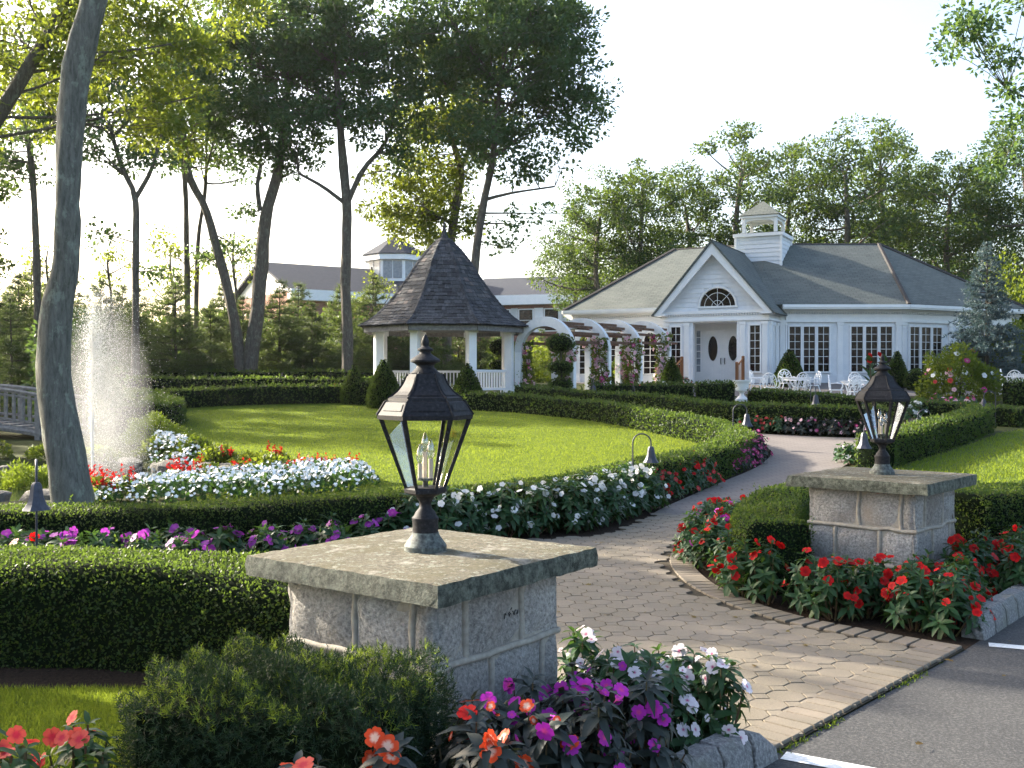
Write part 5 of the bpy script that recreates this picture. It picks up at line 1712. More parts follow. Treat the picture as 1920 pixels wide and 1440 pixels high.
# red bed before the second pier
def in_pier(x, y, c, s): return math.hypot(x - c[0], y - c[1]) < s
nose = [p for p in bed2_edge]
red_poly = [gp(1780, 1195), *[p for p in bed2_edge[4:]], (2.35, 10.6), (1.95, 9.4), (1.85, 8.3), (2.1, 7.6), (2.4, 7.55), (2.9, 7.55), (3.0, 7.55), (3.75, 8.35), (4.6, 9.1), (6.2, 9.75), (7.4, 10.2), (7.0, 9.6), (5.3, 8.85), (4.3, 8.05), gp(1905, 1140), gp(1850, 1178)]
for i, (x, y) in enumerate(fill_bed(red_poly, .30, 5)):
    if in_pier(x, y, c2, .5): continue
    if edge_dist(x, y, bed2_edge) < .1 and y < 6.9 and x > 1.6: continue
    kinds = ['red'] if not (y > 9.2 and x < 2.6) else ['magenta', 'red', 'red', 'red']
    impatiens(x, y, .2, .38 if y < 7.6 else .42, 'impg', kinds, 15, 10 if x < 2.4 else 11, .095, .072, 'green leaved impatiens with bright red blossoms round the pier by the asphalt', 'red impatiens round the pier')
# white, salmon and pink drifts along the curving hedge; purple at its near end
def drift(poly, sp, seed, kinds, n_, lab, grp, h, lsz, bsz, key='impg', lod=False, ns=12, rad_=.22):
    for x, y in fill_bed(poly, sp, seed):
        impatiens(x, y, rad_, h, key, kinds, ns, n_, lsz, bsz, lab, grp, lod=lod)
drift([(-.9, 9.7), (0, 10.65), (1.0, 11.25), (1.55, 12.3), (1.85, 13.2), (1.5, 13.35), (.95, 12.45), (.15, 11.4), (-.6, 10.75), (-1.2, 10.1)], .34, 3, ['white'], 18, 'tall green impatiens with white blossoms below the curving hedge', 'white impatiens by the curving hedge', .52, .12, .075, rad_=.26, ns=17)
drift([(1.95, 13.3), (2.6, 14.8), (3.35, 16.6), (3.1, 16.8), (2.4, 15.1), (1.65, 13.6)], .36, 4, ['salmon', 'red'], 24, 'impatiens with salmon red blossoms between path and curving hedge', 'salmon red impatiens by the curving hedge', .42, .105, .075, rad_=.25, ns=15)
drift([(3.5, 16.8), (4.3, 18.6), (4.85, 20), (4.85, 21.6), (4.6, 21.5), (4.5, 19.8), (4.0, 18.3), (3.25, 17.1)], .32, 6, ['pink'], 34, 'dark impatiens with deep pink blossoms round the nose of the hedge', 'pink impatiens at the hedge nose', .44, .1, .075, 'impd', rad_=.25, ns=14)
drift([(-6.5, 8.2), (-3, 8.25), (-1.3, 9.2), (-.7, 10.0), (-1.1, 10.0), (-2.2, 9.3), (-3.4, 9.0), (-6.5, 8.65)], .37, 8, ['purple'], 12, 'dark green impatiens with purple blossoms before the low hedge', 'purple impatiens before the low hedge', .36, .12, .09)
for x, y in ((-3.6, 7.75), (-3.85, 7.6), (-4.05, 7.8)):
    impatiens(x, y, .2, .42, 'impg', ['red'], 10, 8, .12, .085, 'impatiens with bright red blossoms beside the bell path light', 'red impatiens by the bell light')
# far drift below the dark hedge
h3 = [gp(1395, 813), gp(1640, 822)]
for i in range(15):
    t = (i + .5) / 15
    x, y = h3[0][0] + (h3[1][0] - h3[0][0]) * t, h3[0][1] + (h3[1][1] - h3[0][1]) * t + .3
    sal = t < .35
    impatiens(x, y + rng.normal() * .1, .25, .38, 'impg' if sal else 'impd', ['salmon'] if sal else ['pink', 'rose'], 10, 8, .13, .1,
              'small salmon impatiens below the dark hedge across the path' if sal else 'small pink impatiens below the dark hedge across the path', 'salmon impatiens below the dark hedge' if sal else 'pink impatiens below the dark hedge', lod=True)
for u, v in ((1690, 795), (1705, 790), (1770, 782), (1790, 780), (1745, 775), (1760, 778), (1810, 782), (1780, 785)):
    x, y = gp(u, v)
    impatiens(x + .3, y + .3, .35, .5, 'impg', ['rose', 'pink'] if u > 1720 else ['white'], 10, 12, .15, .13,
              'pale pink flowering plant at the bend of the path' if u > 1720 else 'white flowering plant at the bend of the path', 'pale pink flowers at the path bend' if u > 1720 else 'white flowers at the path bend', lod=True)
for u, v, k_ in ((1592, 868, 'white'), (1604, 872, 'white'), (1625, 868, 'coral')):
    x, y = gp(u, v)
    impatiens(x - .1, y, .2, .35, 'impg', [k_], 9, 6, .12, .1, f'{k_} impatiens at the end of the hedge behind the lantern', f'{k_} impatiens behind the lantern', lod=True)
for i in range(8):
    x, y = 1.6 + i * .42, 31.0 - i * .42
    impatiens(x, y + .4, .25, .35, 'impg', ['white'], 9, 6, .13, .1, 'white impatiens along the path to the pergola', 'white impatiens toward the pergola', lod=True)

# white carpet beds round the pond, salvias
def carpet(name, poly, h, n_, bs_, label, seed):
    """a bank of tiny white flowers nobody could count"""
    r = np.random.default_rng(seed)
    X0, X1 = min(p[0] for p in poly), max(p[0] for p in poly); Y0, Y1 = min(p[1] for p in poly), max(p[1] for p in poly)
    def pick(n2):
        X, Y = r.uniform(X0, X1, n2 * 6), r.uniform(Y0, Y1, n2 * 6)
        k = np_inpoly(X, Y, poly); return X[k][:n2], Y[k][:n2]
    P_ = np.array(smooth_line(poly + poly[:1], .1))
    def hh(X, Y):
        d = np.array([np.min(np.hypot(P_[:, 0] - a, P_[:, 1] - b)) for a, b in zip(X, Y)])
        return h * np.minimum(1, .25 + d / .3) * (1 + .12 * np.sin(X * 9) * np.sin(Y * 7))
    X, Y = pick(n_)
    Z = np.array([G(a, b) for a, b in zip(X, Y)]) + hh(X, Y) + r.uniform(-.03, .03, len(X))
    bm_ = BLF['white'][0]
    tv = np.array([v.co[:] for v in bm_.vertices]); tf = np.array([p.vertices[:] for p in bm_.polygons])
    P = np.stack([X, Y, Z], 1); N = unit(r.normal(size=(len(X), 3)) * .5 + [0, -.5, .9]); D = np.cross(N, r.normal(size=(len(X), 3)))
    V1, F1 = leaves(P, D, N, bs_ * r.uniform(.7, 1.2, len(X)), (tv, tf))
    X, Y = pick(n_ * 2)
    Z = np.array([G(a, b) for a, b in zip(X, Y)]) + hh(X, Y) * r.uniform(.1, .98, len(X))
    P = np.stack([X, Y, Z], 1)
    V2, F2 = leaves(P, unit(r.normal(size=(len(X), 3)) + [0, 0, .6]), rdir(len(X)), .09 * r.uniform(.7, 1.2, len(X)), T_RHOMB)
    Vv, Ff, mi = cat([(V1, F1, 0), (V2, F2, 1)])
    mw = M.setdefault('carpetwhite', plain('white_carpet_flower', [(.3, (.74, .75, .76)), (.7, (.82, .82, .82))], .6, 3, 2, 0))
    o = mobj(name, np_mesh(name, Vv, Ff, [mw, M['impg']], mi))
    return tag(o, label, 'flowers', kind='stuff')
carpet('white_flower_bed', [gp(175, 948), gp(330, 946), gp(520, 940), gp(660, 925), gp(712, 912), gp(690, 897), gp(600, 893), gp(470, 905), gp(300, 920), gp(190, 935)], .28, 1700, .065, 'low bank of small white flowers between the pond and the curving hedge', 1)
carpet('white_flower_bed', [gp(272, 872), gp(330, 880), gp(392, 880), gp(385, 862), gp(345, 845), gp(280, 838)], .34, 620, .08, 'mound of small white flowers on the rocks behind the pond', 2)
carpet('white_flower_bed', [gp(430, 880), gp(520, 893), gp(545, 893), gp(560, 888), gp(480, 872)], .15, 240, .07, 'thin edging of small white flowers at the lawn corner of the pond', 3)
def salvia(x, y, h, n_, rad_, label, group, seed):
    r = np.random.default_rng(seed)
    root = empty('red_salvia', (x, y, G(x, y)), 0, label, 'flower', group)
    P, D, S = [], [], []
    Pl, Dl, Sl = [], [], []
    for k in range(n_):
        a = r.uniform(0, 6.28); q = rad_ * math.sqrt(r.uniform())
        base = np.array([math.cos(a) * q, math.sin(a) * q, 0]); tip = base * 1.5 + np.array([0, 0, h * r.uniform(.75, 1.15)])
        for t in np.linspace(.5, 1, 14):
            P.append(base + (tip - base) * t); D.append(unit(r.normal(size=3) + [0, 0, .5])); S.append(.075 * (1.3 - .6 * t))
        for t in np.linspace(.05, .6, 9):
            Pl.append(base + (tip - base) * t); Dl.append(unit(r.normal(size=3) + [0, 0, .1])); Sl.append(.13)
    V1, F1 = leaves(np.array(P), np.array(D), rdir(len(P)), np.array(S), T_RHOMB)
    mr = M.setdefault('salvia', leafmat('scarlet_salvia_floret', (.45, .008, .01), (.62, .02, .012), (.6, .03, .02), .3, .6, .2))
    mobj('flower_spikes', np_mesh('flower_spikes', V1, F1, mr), root)['kind'] = 'stuff'
    V1, F1 = leaves(np.array(Pl), np.array(Dl), rdir(len(Pl)), np.array(Sl), T_RHOMB)
    mobj('foliage', np_mesh('foliage', V1, F1, M['bush']), root)
    return root
for k, (u, v, h, n_, rd, lab) in enumerate(((210, 938, .42, 14, .22, 'scarlet salvia at the foot of the big trunk by the pond'), (355, 915, .4, 14, .25, 'scarlet salvia clump among white flowers by the pond rocks'), (490, 905, .3, 18, .35, 'scarlet salvia clump at the lawn side of the white flower bank'),
                                        (615, 893, .32, 16, .35, 'scarlet salvia at the tip of the white flower bank on the lawn'), (425, 868, .3, 4, .08, 'single scarlet salvia rising at the lawn corner'), (515, 873, .35, 6, .1, 'small scarlet salvia between the white flowers and lawn'),
                                        (92, 920, .4, 10, .2, 'scarlet salvia beside the trunk and the bell light'), (245, 770, .55, 10, .35, 'scarlet salvia beside the short sunlit hedge'), (645, 745, .45, 10, .25, 'scarlet salvia by the small hedge block near the gazebo'))):
    x, y = gp(u, v); salvia(x, y, h, n_, rd, lab, None, 60 + k)

# ------------------------------------------------------------------ bell path lights
def bell(x, y, h, bs_, side, label):
    """stake with a hooked top and a hanging bell shade; side is the hook's direction in plan"""
    z0 = G(x, y)
    root = empty('bell_path_light', (x, y, z0), 0, label, 'path light', 'bell path lights')
    d = np.array(side, float)
    rr = bs_ * .55
    pts = [(0, 0, -.05), (0, 0, h - rr)] + [(d[0] * rr * (1 - math.cos(t)), d[1] * rr * (1 - math.cos(t)), h - rr + rr * math.sin(t)) for t in np.linspace(.25, math.pi, 9)]
    ex = pts[-1]
    pts.append((ex[0], ex[1], ex[2] - bs_ * .25))
    MB().tube(pts, .009 if bs_ < .22 else .011, 8).build('hooked_stake', M['slate'], root, 60)
    zt = ex[2] - bs_ * .2
    prof = [(.002, 0), (.12, -.02), (.19, -.12), (.22, -.3), (.26, -.55), (.34, -.78), (.46, -.95), (.5, -1.0), (.48, -1.0), (.3, -.78), (.2, -.4), (.1, -.1)]
    MB().lathe([(a * bs_, b * bs_) for a, b in prof], 8, (ex[0], ex[1], zt)).build('bell_shade', M['slate'], root, 25)
    return root
bell(-3.5, 7.65, 1.06, .2, (.415, -.91), 'bell shaped path light in front of the big trunk, seen end on')
bell(1.47, 12.65, .97, .2, (1, -.05), 'bell shaped path light among the white impatiens')
bell(4.55, 21.4, .93, .26, (1, 0), 'bell shaped path light past the hedge nose, over the path')
for u, v, y_, s_, sd_, lab in ((1620, 800, 17.5, .27, (-1, 0), 'bell shaped path light just beside the lantern over red flowers'), (1520, 735, 29, .33, (.1, -1), 'bell shaped path light behind the dark hedge before the patio'), (1720, 780, 23.5, .26, (-1, 0), 'bell shaped path light at the bend of the path'), (1845, 745, 27, .28, (-1, 0), 'bell shaped path light at the end of the sunlit hedge'), (1185, 735, 30.5, .3, (.1, -1), 'bell shaped path light on the way to the pergola'), (1110, 722, 32.5, .28, (.1, -1), 'bell shaped path light at the mouth of the pergola'), (530, 712, 39.5, .28, (.1, -1), 'bell shaped path light before the double trunked oak'), (405, 714, 39.5, .28, (.1, -1), 'bell shaped path light among the shaded hedges near the pines')):
    top = Wp(u, v - 12, y_)
    if u in (1620, 1720, 1845): top.x += .3
    bell(top.x, y_, max(.55, top.z - G(top.x, y_)), s_, sd_, lab)

# ------------------------------------------------------------------ topiaries
def leafy(name, mesh_parts, parent, matl='box'): pass
def cone_topiary(x, y, h, r0, label, group=None, lean=0):
    z0 = G(x, y); root = empty('cone_topiary', (x, y, z0), 0, label, 'topiary', group)
    prof = [(0, .0), (r0 * .9, .02), (r0, h * .16), (r0 * .9, h * .35), (r0 * .62, h * .6), (r0 * .3, h * .83), (.03, h)]
    MB().lathe([(max(.01, r_ * .9), z_) for r_, z_ in prof], 14).build('shade_core', M['boxcore'], root, True)
    n_ = int(5200 * r0 * h)
    zz = h * (1 - np.sqrt(rng.uniform(0, 1, n_))) ** 1.0; rr = np.interp(zz, [p[1] for p in prof], [p[0] for p in prof])
    a = rng.uniform(0, 6.283, n_); P = np.stack([rr * np.cos(a), rr * np.sin(a), zz], 1); nn = unit(np.stack([np.cos(a), np.sin(a), np.full(n_, .35)], 1))
    V1, F1 = leaves(P, unit(nn + rdir(n_) * .8 + [0, 0, .4]), unit(nn + rdir(n_) * .8), .075 * rng.uniform(.7, 1.3, n_), T_RHOMB)
    mobj('foliage', np_mesh('foliage', V1, F1, M['box']), root)
    return root
for u, v, y_, h, r0, lab in ((664, 758, 33.6, 1.25, .42, 'cone topiary behind the small hedge block by the gazebo'), (720, 765, 32.3, 1.5, .52, 'cone topiary before the gazebo next to the hedge block'), (876, 745, 33.0, 1.35, .48, 'cone topiary where the curving hedge meets the gazebo'), (1259, 722, 38.6, 1.25, .38, 'cone topiary between the pergola and the porch steps'), (1480, 715, 40.0, 1.45, .55, 'cone topiary before the first triple window by the porch'), (1682, 712, 39.6, 1.4, .4, 'cone topiary between two triple windows of the pavilion'), (1160, 715, 42, 1.2, .4, 'cone topiary below the arched windows of the pavilion')):
    cone_topiary((u - CU) / FPX * y_, y_, h, r0, lab)
def ball(c, rx, rz, root, n_):
    d = rdir(n_); P = np.array(c) + d * [rx, rx, rz]
    V1, F1 = leaves(P, unit(d + rdir(n_) * .8), unit(d + rdir(n_) * .7), .07 * rng.uniform(.7, 1.3, n_), T_RHOMB)
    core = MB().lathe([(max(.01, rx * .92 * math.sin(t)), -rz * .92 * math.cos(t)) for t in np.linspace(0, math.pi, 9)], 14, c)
    V0, F0 = tri_of(core)
    Vv, Ff, mi = cat([(V0, F0, 0), (V1, F1, 1)])
    mobj('foliage_ball', np_mesh('foliage_ball', Vv, Ff, [M['boxcore'], M['box']], mi), root)
def pompom(x, y, levels, label):
    z0 = G(x, y); root = empty('tiered_topiary', (x, y, z0), 0, label, 'topiary')
    top = levels[-1][0]
    MB().tube([(0, 0, -.05), (.03, 0, top * .5), (0, 0, top)], [.04, .035, .025], 6).build('stem', M['twig'], root)
    for z, rx, rz in levels: ball((0, 0, z), rx, rz, root, int(2600 * rx * (rx + rz)))
    return root
pompom((1051 - CU) / FPX * 33.2, 33.2, ((.66, .36, .19), (1.2, .38, .19), (1.98, .42, .28)), 'three tiered ball topiary before the first pergola arch')
pompom((940 - CU) / FPX * 38.6, 38.6, ((.3, .48, .28), (.92, .5, .25), (1.6, .5, .34)), 'three tiered ball topiary between the gazebo and the pergola')
ro = empty('round_topiary', ((1720 - CU) / FPX * 38.5, 38.5, G0(38.5)), 0, 'round clipped bush between the lantern and the rose of sharon', 'topiary'); ball((0, 0, .38), .45, .4, ro, 1200)

# ------------------------------------------------------------------ urn
ux, uy = (1391 - CU) / FPX * 34.5, 34.5
urn = empty('garden_urn', (ux, uy, G0(uy)), 0, 'white classical garden urn on a pedestal foot before the porch', 'urn')
MB().box(-.2, .2, -.2, .2, 0, .08).build('plinth', M['white'], urn)
MB().lathe([(.19, .08), (.17, .12), (.08, .2), (.065, .26), (.09, .3), (.1, .32)], 20).build('foot', M['white'], urn, 40)
MB().lathe([(.1, .32), (.2, .36), (.22, .44), (.23, .58), (.27, .64), (.3, .68), (.3, .71), (.25, .7), (.22, .6), (.05, .5)], 20).build('bowl', M['white'], urn, 40)

# ------------------------------------------------------------------ patio furniture
def make_chair():
    root = empty('patio_chair', (0, 0, 0), 0, 'x', 'chair')
    wt = M['white']
    MB().lathe([(.02, .42), (.22, .42), (.23, .435), (.22, .45), (.02, .45)], 16).build('seat', wt, root, 40)
    mb = MB()
    out = [(.24 * math.cos(t), .2 + .04 * math.sin(t), .62 + .3 * math.sin(t)) for t in np.linspace(-.5, math.pi + .5, 17)]
    mb.tube(out, .016, 6)
    for s in (-1, 1):
        mb.tube([(s * .2, .2, .44), (s * .16, .22, .6), (s * .06, .23, .7), (0, .24, .88)], .012, 5)
        mb.tube([(s * .06, .21, .44), (s * .12, .22, .55), (s * .05, .23, .66), (s * .12, .23, .76), (s * .14, .23, .86)], .012, 5)
        mb.tube([(s * .02, .22, .5), (s * .1, .23, .66), (s * .2, .22, .7)], .012, 5)
        mb.tube([(s * (.1 + .05 * math.cos(t)), .225, .77 + .05 * math.sin(t)) for t in np.linspace(0, 6.28, 9)], .011, 5)
    mb.tube([(.05 * math.cos(t), .225, .8 + .05 * math.sin(t)) for t in np.linspace(0, 6.28, 9)], .011, 5)
    mb.build('lattice_back', wt, root, 60)
    for s in (-1, 1):
        MB().tube([(s * .22, .2, .64), (s * .26, .0, .66), (s * .25, -.18, .64), (s * .22, -.2, .56), (s * .2, -.15, .45)], .016, 6).build('armrest', wt, root, 60)
        for yy in (-.16, .16):
            MB().tube([(s * .16, yy * .9, .43), (s * .21, yy * 1.15, .25), (s * .18, yy * 1.1, .1), (s * .21, yy * 1.25, 0)], .017, 6).build('leg', wt, root, 60)
    return root
def make_table():
    root = empty('patio_table', (0, 0, 0), 0, 'x', 'table')
    MB().lathe([(.02, .68), (.46, .68), (.5, .69), (.5, .71), (.02, .715)], 24).build('table_top', M['white'], root, 40)
    MB().lathe([(.44, .6), (.45, .6), (.46, .68), (.44, .68)], 24).build('apron', M['white'], root)
    for k in range(4):
        a = R(45 + 90 * k)
        MB().tube([(.38 * math.cos(a), .38 * math.sin(a), .66), (.25 * math.cos(a), .25 * math.sin(a), .4), (.3 * math.cos(a), .3 * math.sin(a), .15), (.4 * math.cos(a), .4 * math.sin(a), 0)], .022, 6).build('leg', M['white'], root, 60)
    return root
ch0, tb0 = make_chair(), make_table()
first = [True, True]
def put(proto, fi, x, y, rz, label, group):
    o = proto if first[fi] else dup(proto)
    first[fi] = False
    o.location = (x, y, G(x, y) + .012); o.rotation_euler = (0, 0, rz); o['label'] = label; o['group'] = group
sets = [((1494, 35.6), ((1420, 36.0, 60), (1446, 34.7, 150), (1475, 36.5, 5), (1500, 34.9, -170), (1523, 35.5, -80)), 'before the window topiary by the porch', 'by the porch side'),
        ((1605, 34.0), ((1568, 33.7, 70), (1603, 33.0, 175), (1608, 35.0, 5), (1642, 34.0, -75)), 'behind the sunlit hedge beside the lantern', 'behind the sunlit hedge'),
        ((1925, 37.0), ((1890, 36.6, 60), (1903, 36.0, 150)), 'beyond the spruce and rose of sharon', 'beyond the spruce')]
for (tu, ty), chs, lab, grp in sets:
    put(tb0, 1, (tu - CU) / FPX * ty, ty, .3, 'round white cast metal table ' + lab, 'white patio tables')
    for u, y_, a in chs:
        put(ch0, 0, (u - CU) / FPX * y_, y_, R(a), 'white lattice back patio chair ' + lab, 'white patio chairs ' + grp)
# planters with flowers near the windows
# ------------------------------------------------------------------ trees
def bez(a, b, bend, n_=5):
    a, b = np.array(a, float), np.array(b, float)
    mid = (a + b) / 2 + bend
    return [tuple(a * (1 - t) ** 2 + 2 * mid * t * (1 - t) + b * t * t) for t in np.linspace(0, 1, n_)]
def clump_leaves(C, rad_, per, size, flat=.55, T=T_RHOMB, up=.2, droop=.0):
    n_ = len(C)
    idx = np.repeat(np.arange(n_), per)
    N = len(idx)
    d = rdir(N); q = rng.uniform(0, 1, (N, 1)) ** (1 / 2.2)
    P = C[idx] + d * q * np.array([1, 1, flat]) * np.asarray(rad_)[idx][:, None]
    D = unit(d + rdir(N) * .8 + [0, 0, -droop])
    Nn = unit(rdir(N) * .8 + [0, 0, up + .6])
    return leaves(P, D, Nn, size * rng.uniform(.65, 1.3, N), T)
def pick_crown(ells, dens, seed):
    r = np.random.default_rng(seed)
    C, Rr = [], []
    for (c, rad_) in ells:
        c, rad_ = np.array(c, float), np.array(rad_, float)
        vol = rad_.prod() * 4.19
        n_ = max(3, int(vol * dens))
        d = unit(r.normal(size=(n_, 3)))
        q = r.uniform(.15, 1, (n_, 1)) ** .5
        C.append(c + d * q * rad_)
        Rr.append(r.uniform(.55, 1.15, n_))
    return np.concatenate(C), np.concatenate(Rr)
def tree(name, trunk, ells, label, cat_='tree', group=None, leafmat_='oak', lsize=.19, per=85, dens=.75, crad=.8, seed=0, nlimb=7, bark='barkfar', extra_trunks=(), extra_sprays=(), flat=.55, seg=9, clumpscale=1.0, limbk=1.0):
    """trunk: list of (x, y, z, radius); ells: crown ellipsoids"""
    r = np.random.default_rng(seed)
    base = np.array(trunk[0][:3]); root = empty(name, tuple(base), 0, label, cat_, group)
    def rel(p): return tuple(np.array(p[:3]) - base)
    mb = MB()
    def trunk_tube(tk):
        P = [np.array(t[:3]) for t in tk]; rad_ = [t[3] for t in tk]
        ln = []
        pts = np.array(P); m_ = len(pts)
        s = np.concatenate([[0], np.cumsum(np.linalg.norm(np.diff(pts, axis=0), axis=1))])
        ss = np.linspace(0, s[-1], max(6, int(s[-1] / (.5 if seg < 16 else .14))))
        try:
            pp_ = np.array([2 * pts[0] - pts[1]] + list(pts) + [2 * pts[-1] - pts[-2]])
        except Exception: pp_ = pts
        out = []
        for q in ss:
            i = min(np.searchsorted(s, q, side='right') - 1, m_ - 2); t = (q - s[i]) / (s[i + 1] - s[i])
            a, b, c, d = pp_[i:i + 4]
            out.append(.5 * (2 * b + (c - a) * t + (2 * a - 5 * b + 4 * c - d) * t * t + (3 * b - a - 3 * c + d) * t ** 3))
        rr = np.interp(ss, s, rad_) * (1 + r.normal(size=len(ss)) * .025)
        v0 = len(mb.v); mb.tube([rel(p) for p in out], list(rr), seg)
        cs_ = np.repeat(np.array([rel(p) for p in out]), seg, 0); VV = np.array(mb.v[v0:])
        an = np.tile(np.arange(seg) * 6.283 / seg, len(out)); hh_ = np.repeat(ss, seg)
        k_ = 1 + .05 * np.sin(2 * an + hh_ * 1.7) + .04 * np.sin(5 * an - hh_ * 2.9) + r.normal(size=len(VV)) * .022
        mb.v[v0:] = [tuple(q) for q in cs_ + (VV - cs_) * k_[:, None]]
        return out, rr
    nodes_ = []
    for tk in [trunk, *extra_trunks]:
        o_, rr = trunk_tube(tk)
        k = len(o_)
        nodes_ += [(o_[i], rr[i]) for i in range(int(k * .42), k)]
    C, Rr = pick_crown(ells, dens, seed + 1)
    Rr = Rr * crad
    # limbs to anchors, then twigs to every clump
    zmin = min(n_[0][2] for n_ in nodes_)
    anchors = []
    ids = r.choice(len(C), min(nlimb, len(C)), replace=False)
    for i in ids:
        tgt = C[i]
        cand = [n_ for n_ in nodes_ if n_[0][2] < tgt[2] - .3] or nodes_[:3]
        w = min(cand, key=lambda n_: np.linalg.norm(n_[0] - tgt) + abs(tgt[2] - n_[0][2]) * -.2 + r.uniform(0, 1.0))
        L_ = np.linalg.norm(tgt - w[0])
        path_ = bez(w[0], tgt, np.array([0, 0, -L_ * .12]) + r.normal(size=3) * L_ * .07, 7)
        r0 = min(w[1] * .62, .05 + .016 * L_) * limbk
        mb.tube([rel(p) for p in path_], list(np.linspace(r0, .018, 7)), 6)
        anchors += [(np.array(p), r0 * (1 - .7 * j / 6)) for j, p in enumerate(path_) if j > 1]
    allow = anchors + nodes_
    AP = np.array([a[0] for a in allow])
    for c in C:
        dd = np.linalg.norm(AP - c, axis=1) + np.where(AP[:, 2] > c[2] + .2, 1.5, 0)
        i = int(np.argmin(dd))
        L_ = dd[i]
        path_ = bez(AP[i], c, r.normal(size=3) * L_ * .1, 4)
        mb.tube([rel(p) for p in path_], list(np.linspace(min(.03, allow[i][1] * .6), .008, 4)), 4)
    sp_ = []
    for (a, b, r0) in extra_sprays:
        mb.tube([rel(p) for p in bez(a, b, r.normal(size=3) * .2, 7)], list(np.linspace(r0, .015, 7)), 6)
        sp_.append(np.array([np.array(a) + (np.array(b) - np.array(a)) * t + r.normal(size=3) * .22 for t in np.linspace(.35, 1.08, 14)]))
    mb.build('trunk', M[bark], root, True)
    V1, F1 = clump_leaves(C - base, Rr * clumpscale, per, lsize, flat)
    if sp_:
        S_ = np.concatenate(sp_); Va, Fa = clump_leaves(S_ - base, np.full(len(S_), .3), 11, lsize, .6)
        V1, F1, _ = cat([(V1, F1, 0), (Va, Fa, 0)])
    mobj('crown', np_mesh('crown', V1, F1, M[leafmat_]), root)
    return root
def tk(pts, y, base=None):
    """trunk from (u, v, width px) at depth y (scalar or per point)"""
    out = []
    for i, p in enumerate(pts):
        yy = y if not hasattr(y, '__len__') else y[i]
        w = Wp(p[0], p[1], yy); out.append((w.x, w.y, w.z, p[2] / 2 * yy / FPX * (.84 if yy > 30 else 1)))
    if base is not None:
        x0 = out[0][0]; out.insert(0, (x0 + base, out[0][1], G(x0, out[0][1]) - .1, out[0][3] * 1.15))
    return out
def el(u, v, ru, rv, y, ry=None):
    w = Wp(u, v, y); k = y / FPX
    return ((w.x, w.y, w.z), (ru * k, ry if ry else ru * k, rv * k))
# the big near trunk, crown above the frame
tree('oak_tree', tk([(152, 1040, 120), (148, 1000, 92), (140, 960, 74), (118, 826, 65), (102, 718, 59), (107, 580, 56), (124, 489, 48), (130, 300, 47), (145, 133, 49), (177, 0, 45), (215, -200, 38), (230, -420, 26)], 10.0),
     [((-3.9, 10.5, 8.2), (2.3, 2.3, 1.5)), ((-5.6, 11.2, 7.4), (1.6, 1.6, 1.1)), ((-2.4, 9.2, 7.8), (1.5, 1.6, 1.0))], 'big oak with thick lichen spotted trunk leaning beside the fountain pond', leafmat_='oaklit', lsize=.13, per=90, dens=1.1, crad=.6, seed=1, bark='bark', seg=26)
# leaning tree at the edge of the picture
tree('oak_tree', tk([(-130, 420, 34), (-60, 320, 30), (0, 215, 27), (60, 120, 23), (118, 15, 19), (150, -80, 14)], 22, -1.2),
     [el(100, 70, 190, 110, 23, 2.2), el(300, 150, 110, 120, 23, 1.5), el(290, 250, 90, 60, 22.5, 1.0), el(20, 230, 90, 90, 23, 1.4), el(380, 40, 110, 70, 23, 1.4), el(200, 20, 160, 70, 23, 2)],
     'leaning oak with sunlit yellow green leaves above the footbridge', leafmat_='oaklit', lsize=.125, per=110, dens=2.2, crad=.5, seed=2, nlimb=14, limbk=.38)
tree('oak_tree', tk([(70, 520, 16), (62, 330, 14), (50, 240, 12), (40, 120, 9)], 42, 0), [el(40, 240, 120, 100, 42, 2.6), el(100, 110, 120, 140, 42, 2.6), el(10, 330, 60, 50, 42, 1.2)], 'slim oak standing behind the footbridge', seed=3)
tree('oak_tree', tk([(254, 640, 17), (255, 480, 15), (254, 372, 14), (228, 310, 10), (205, 230, 8)], 40, 0), [el(215, 240, 80, 90, 40, 2), el(300, 250, 80, 80, 40, 2), el(250, 120, 140, 120, 40, 2.6)], 'slim oak forking in a wide Y behind the fountain',
     extra_trunks=[tk([(254, 374, 11), (285, 318, 9), (300, 260, 7)], 40)], extra_sprays=[(tuple(Wp(252, 455, 40)), tuple(Wp(165, 430, 40)), .03), (tuple(Wp(256, 510, 40)), tuple(Wp(310, 505, 40)), .025)], seed=4)
tree('oak_tree', tk([(352, 600, 14), (350, 450, 12), (348, 350, 11), (335, 250, 9)], 46, 0), [el(330, 220, 110, 120, 46, 2.5), ], 'slim oak standing close before another slim oak by the pines', extra_sprays=[(tuple(Wp(350, 500, 46)), tuple(Wp(300, 440, 46)), .03), (tuple(Wp(350, 520, 46)), tuple(Wp(395, 470, 46)), .03), (tuple(Wp(350, 560, 46)), tuple(Wp(310, 520, 46)), .025)], seed=5, leafmat_='oaklit')
tree('oak_tree', tk([(368, 600, 11), (372, 450, 9), (384, 370, 8), (388, 300, 7)], 48, 0), [el(420, 260, 80, 90, 48, 2.2), el(400, 120, 90, 110, 48, 2.4)], 'thinnest oak standing among the slim trunks', seed=6)
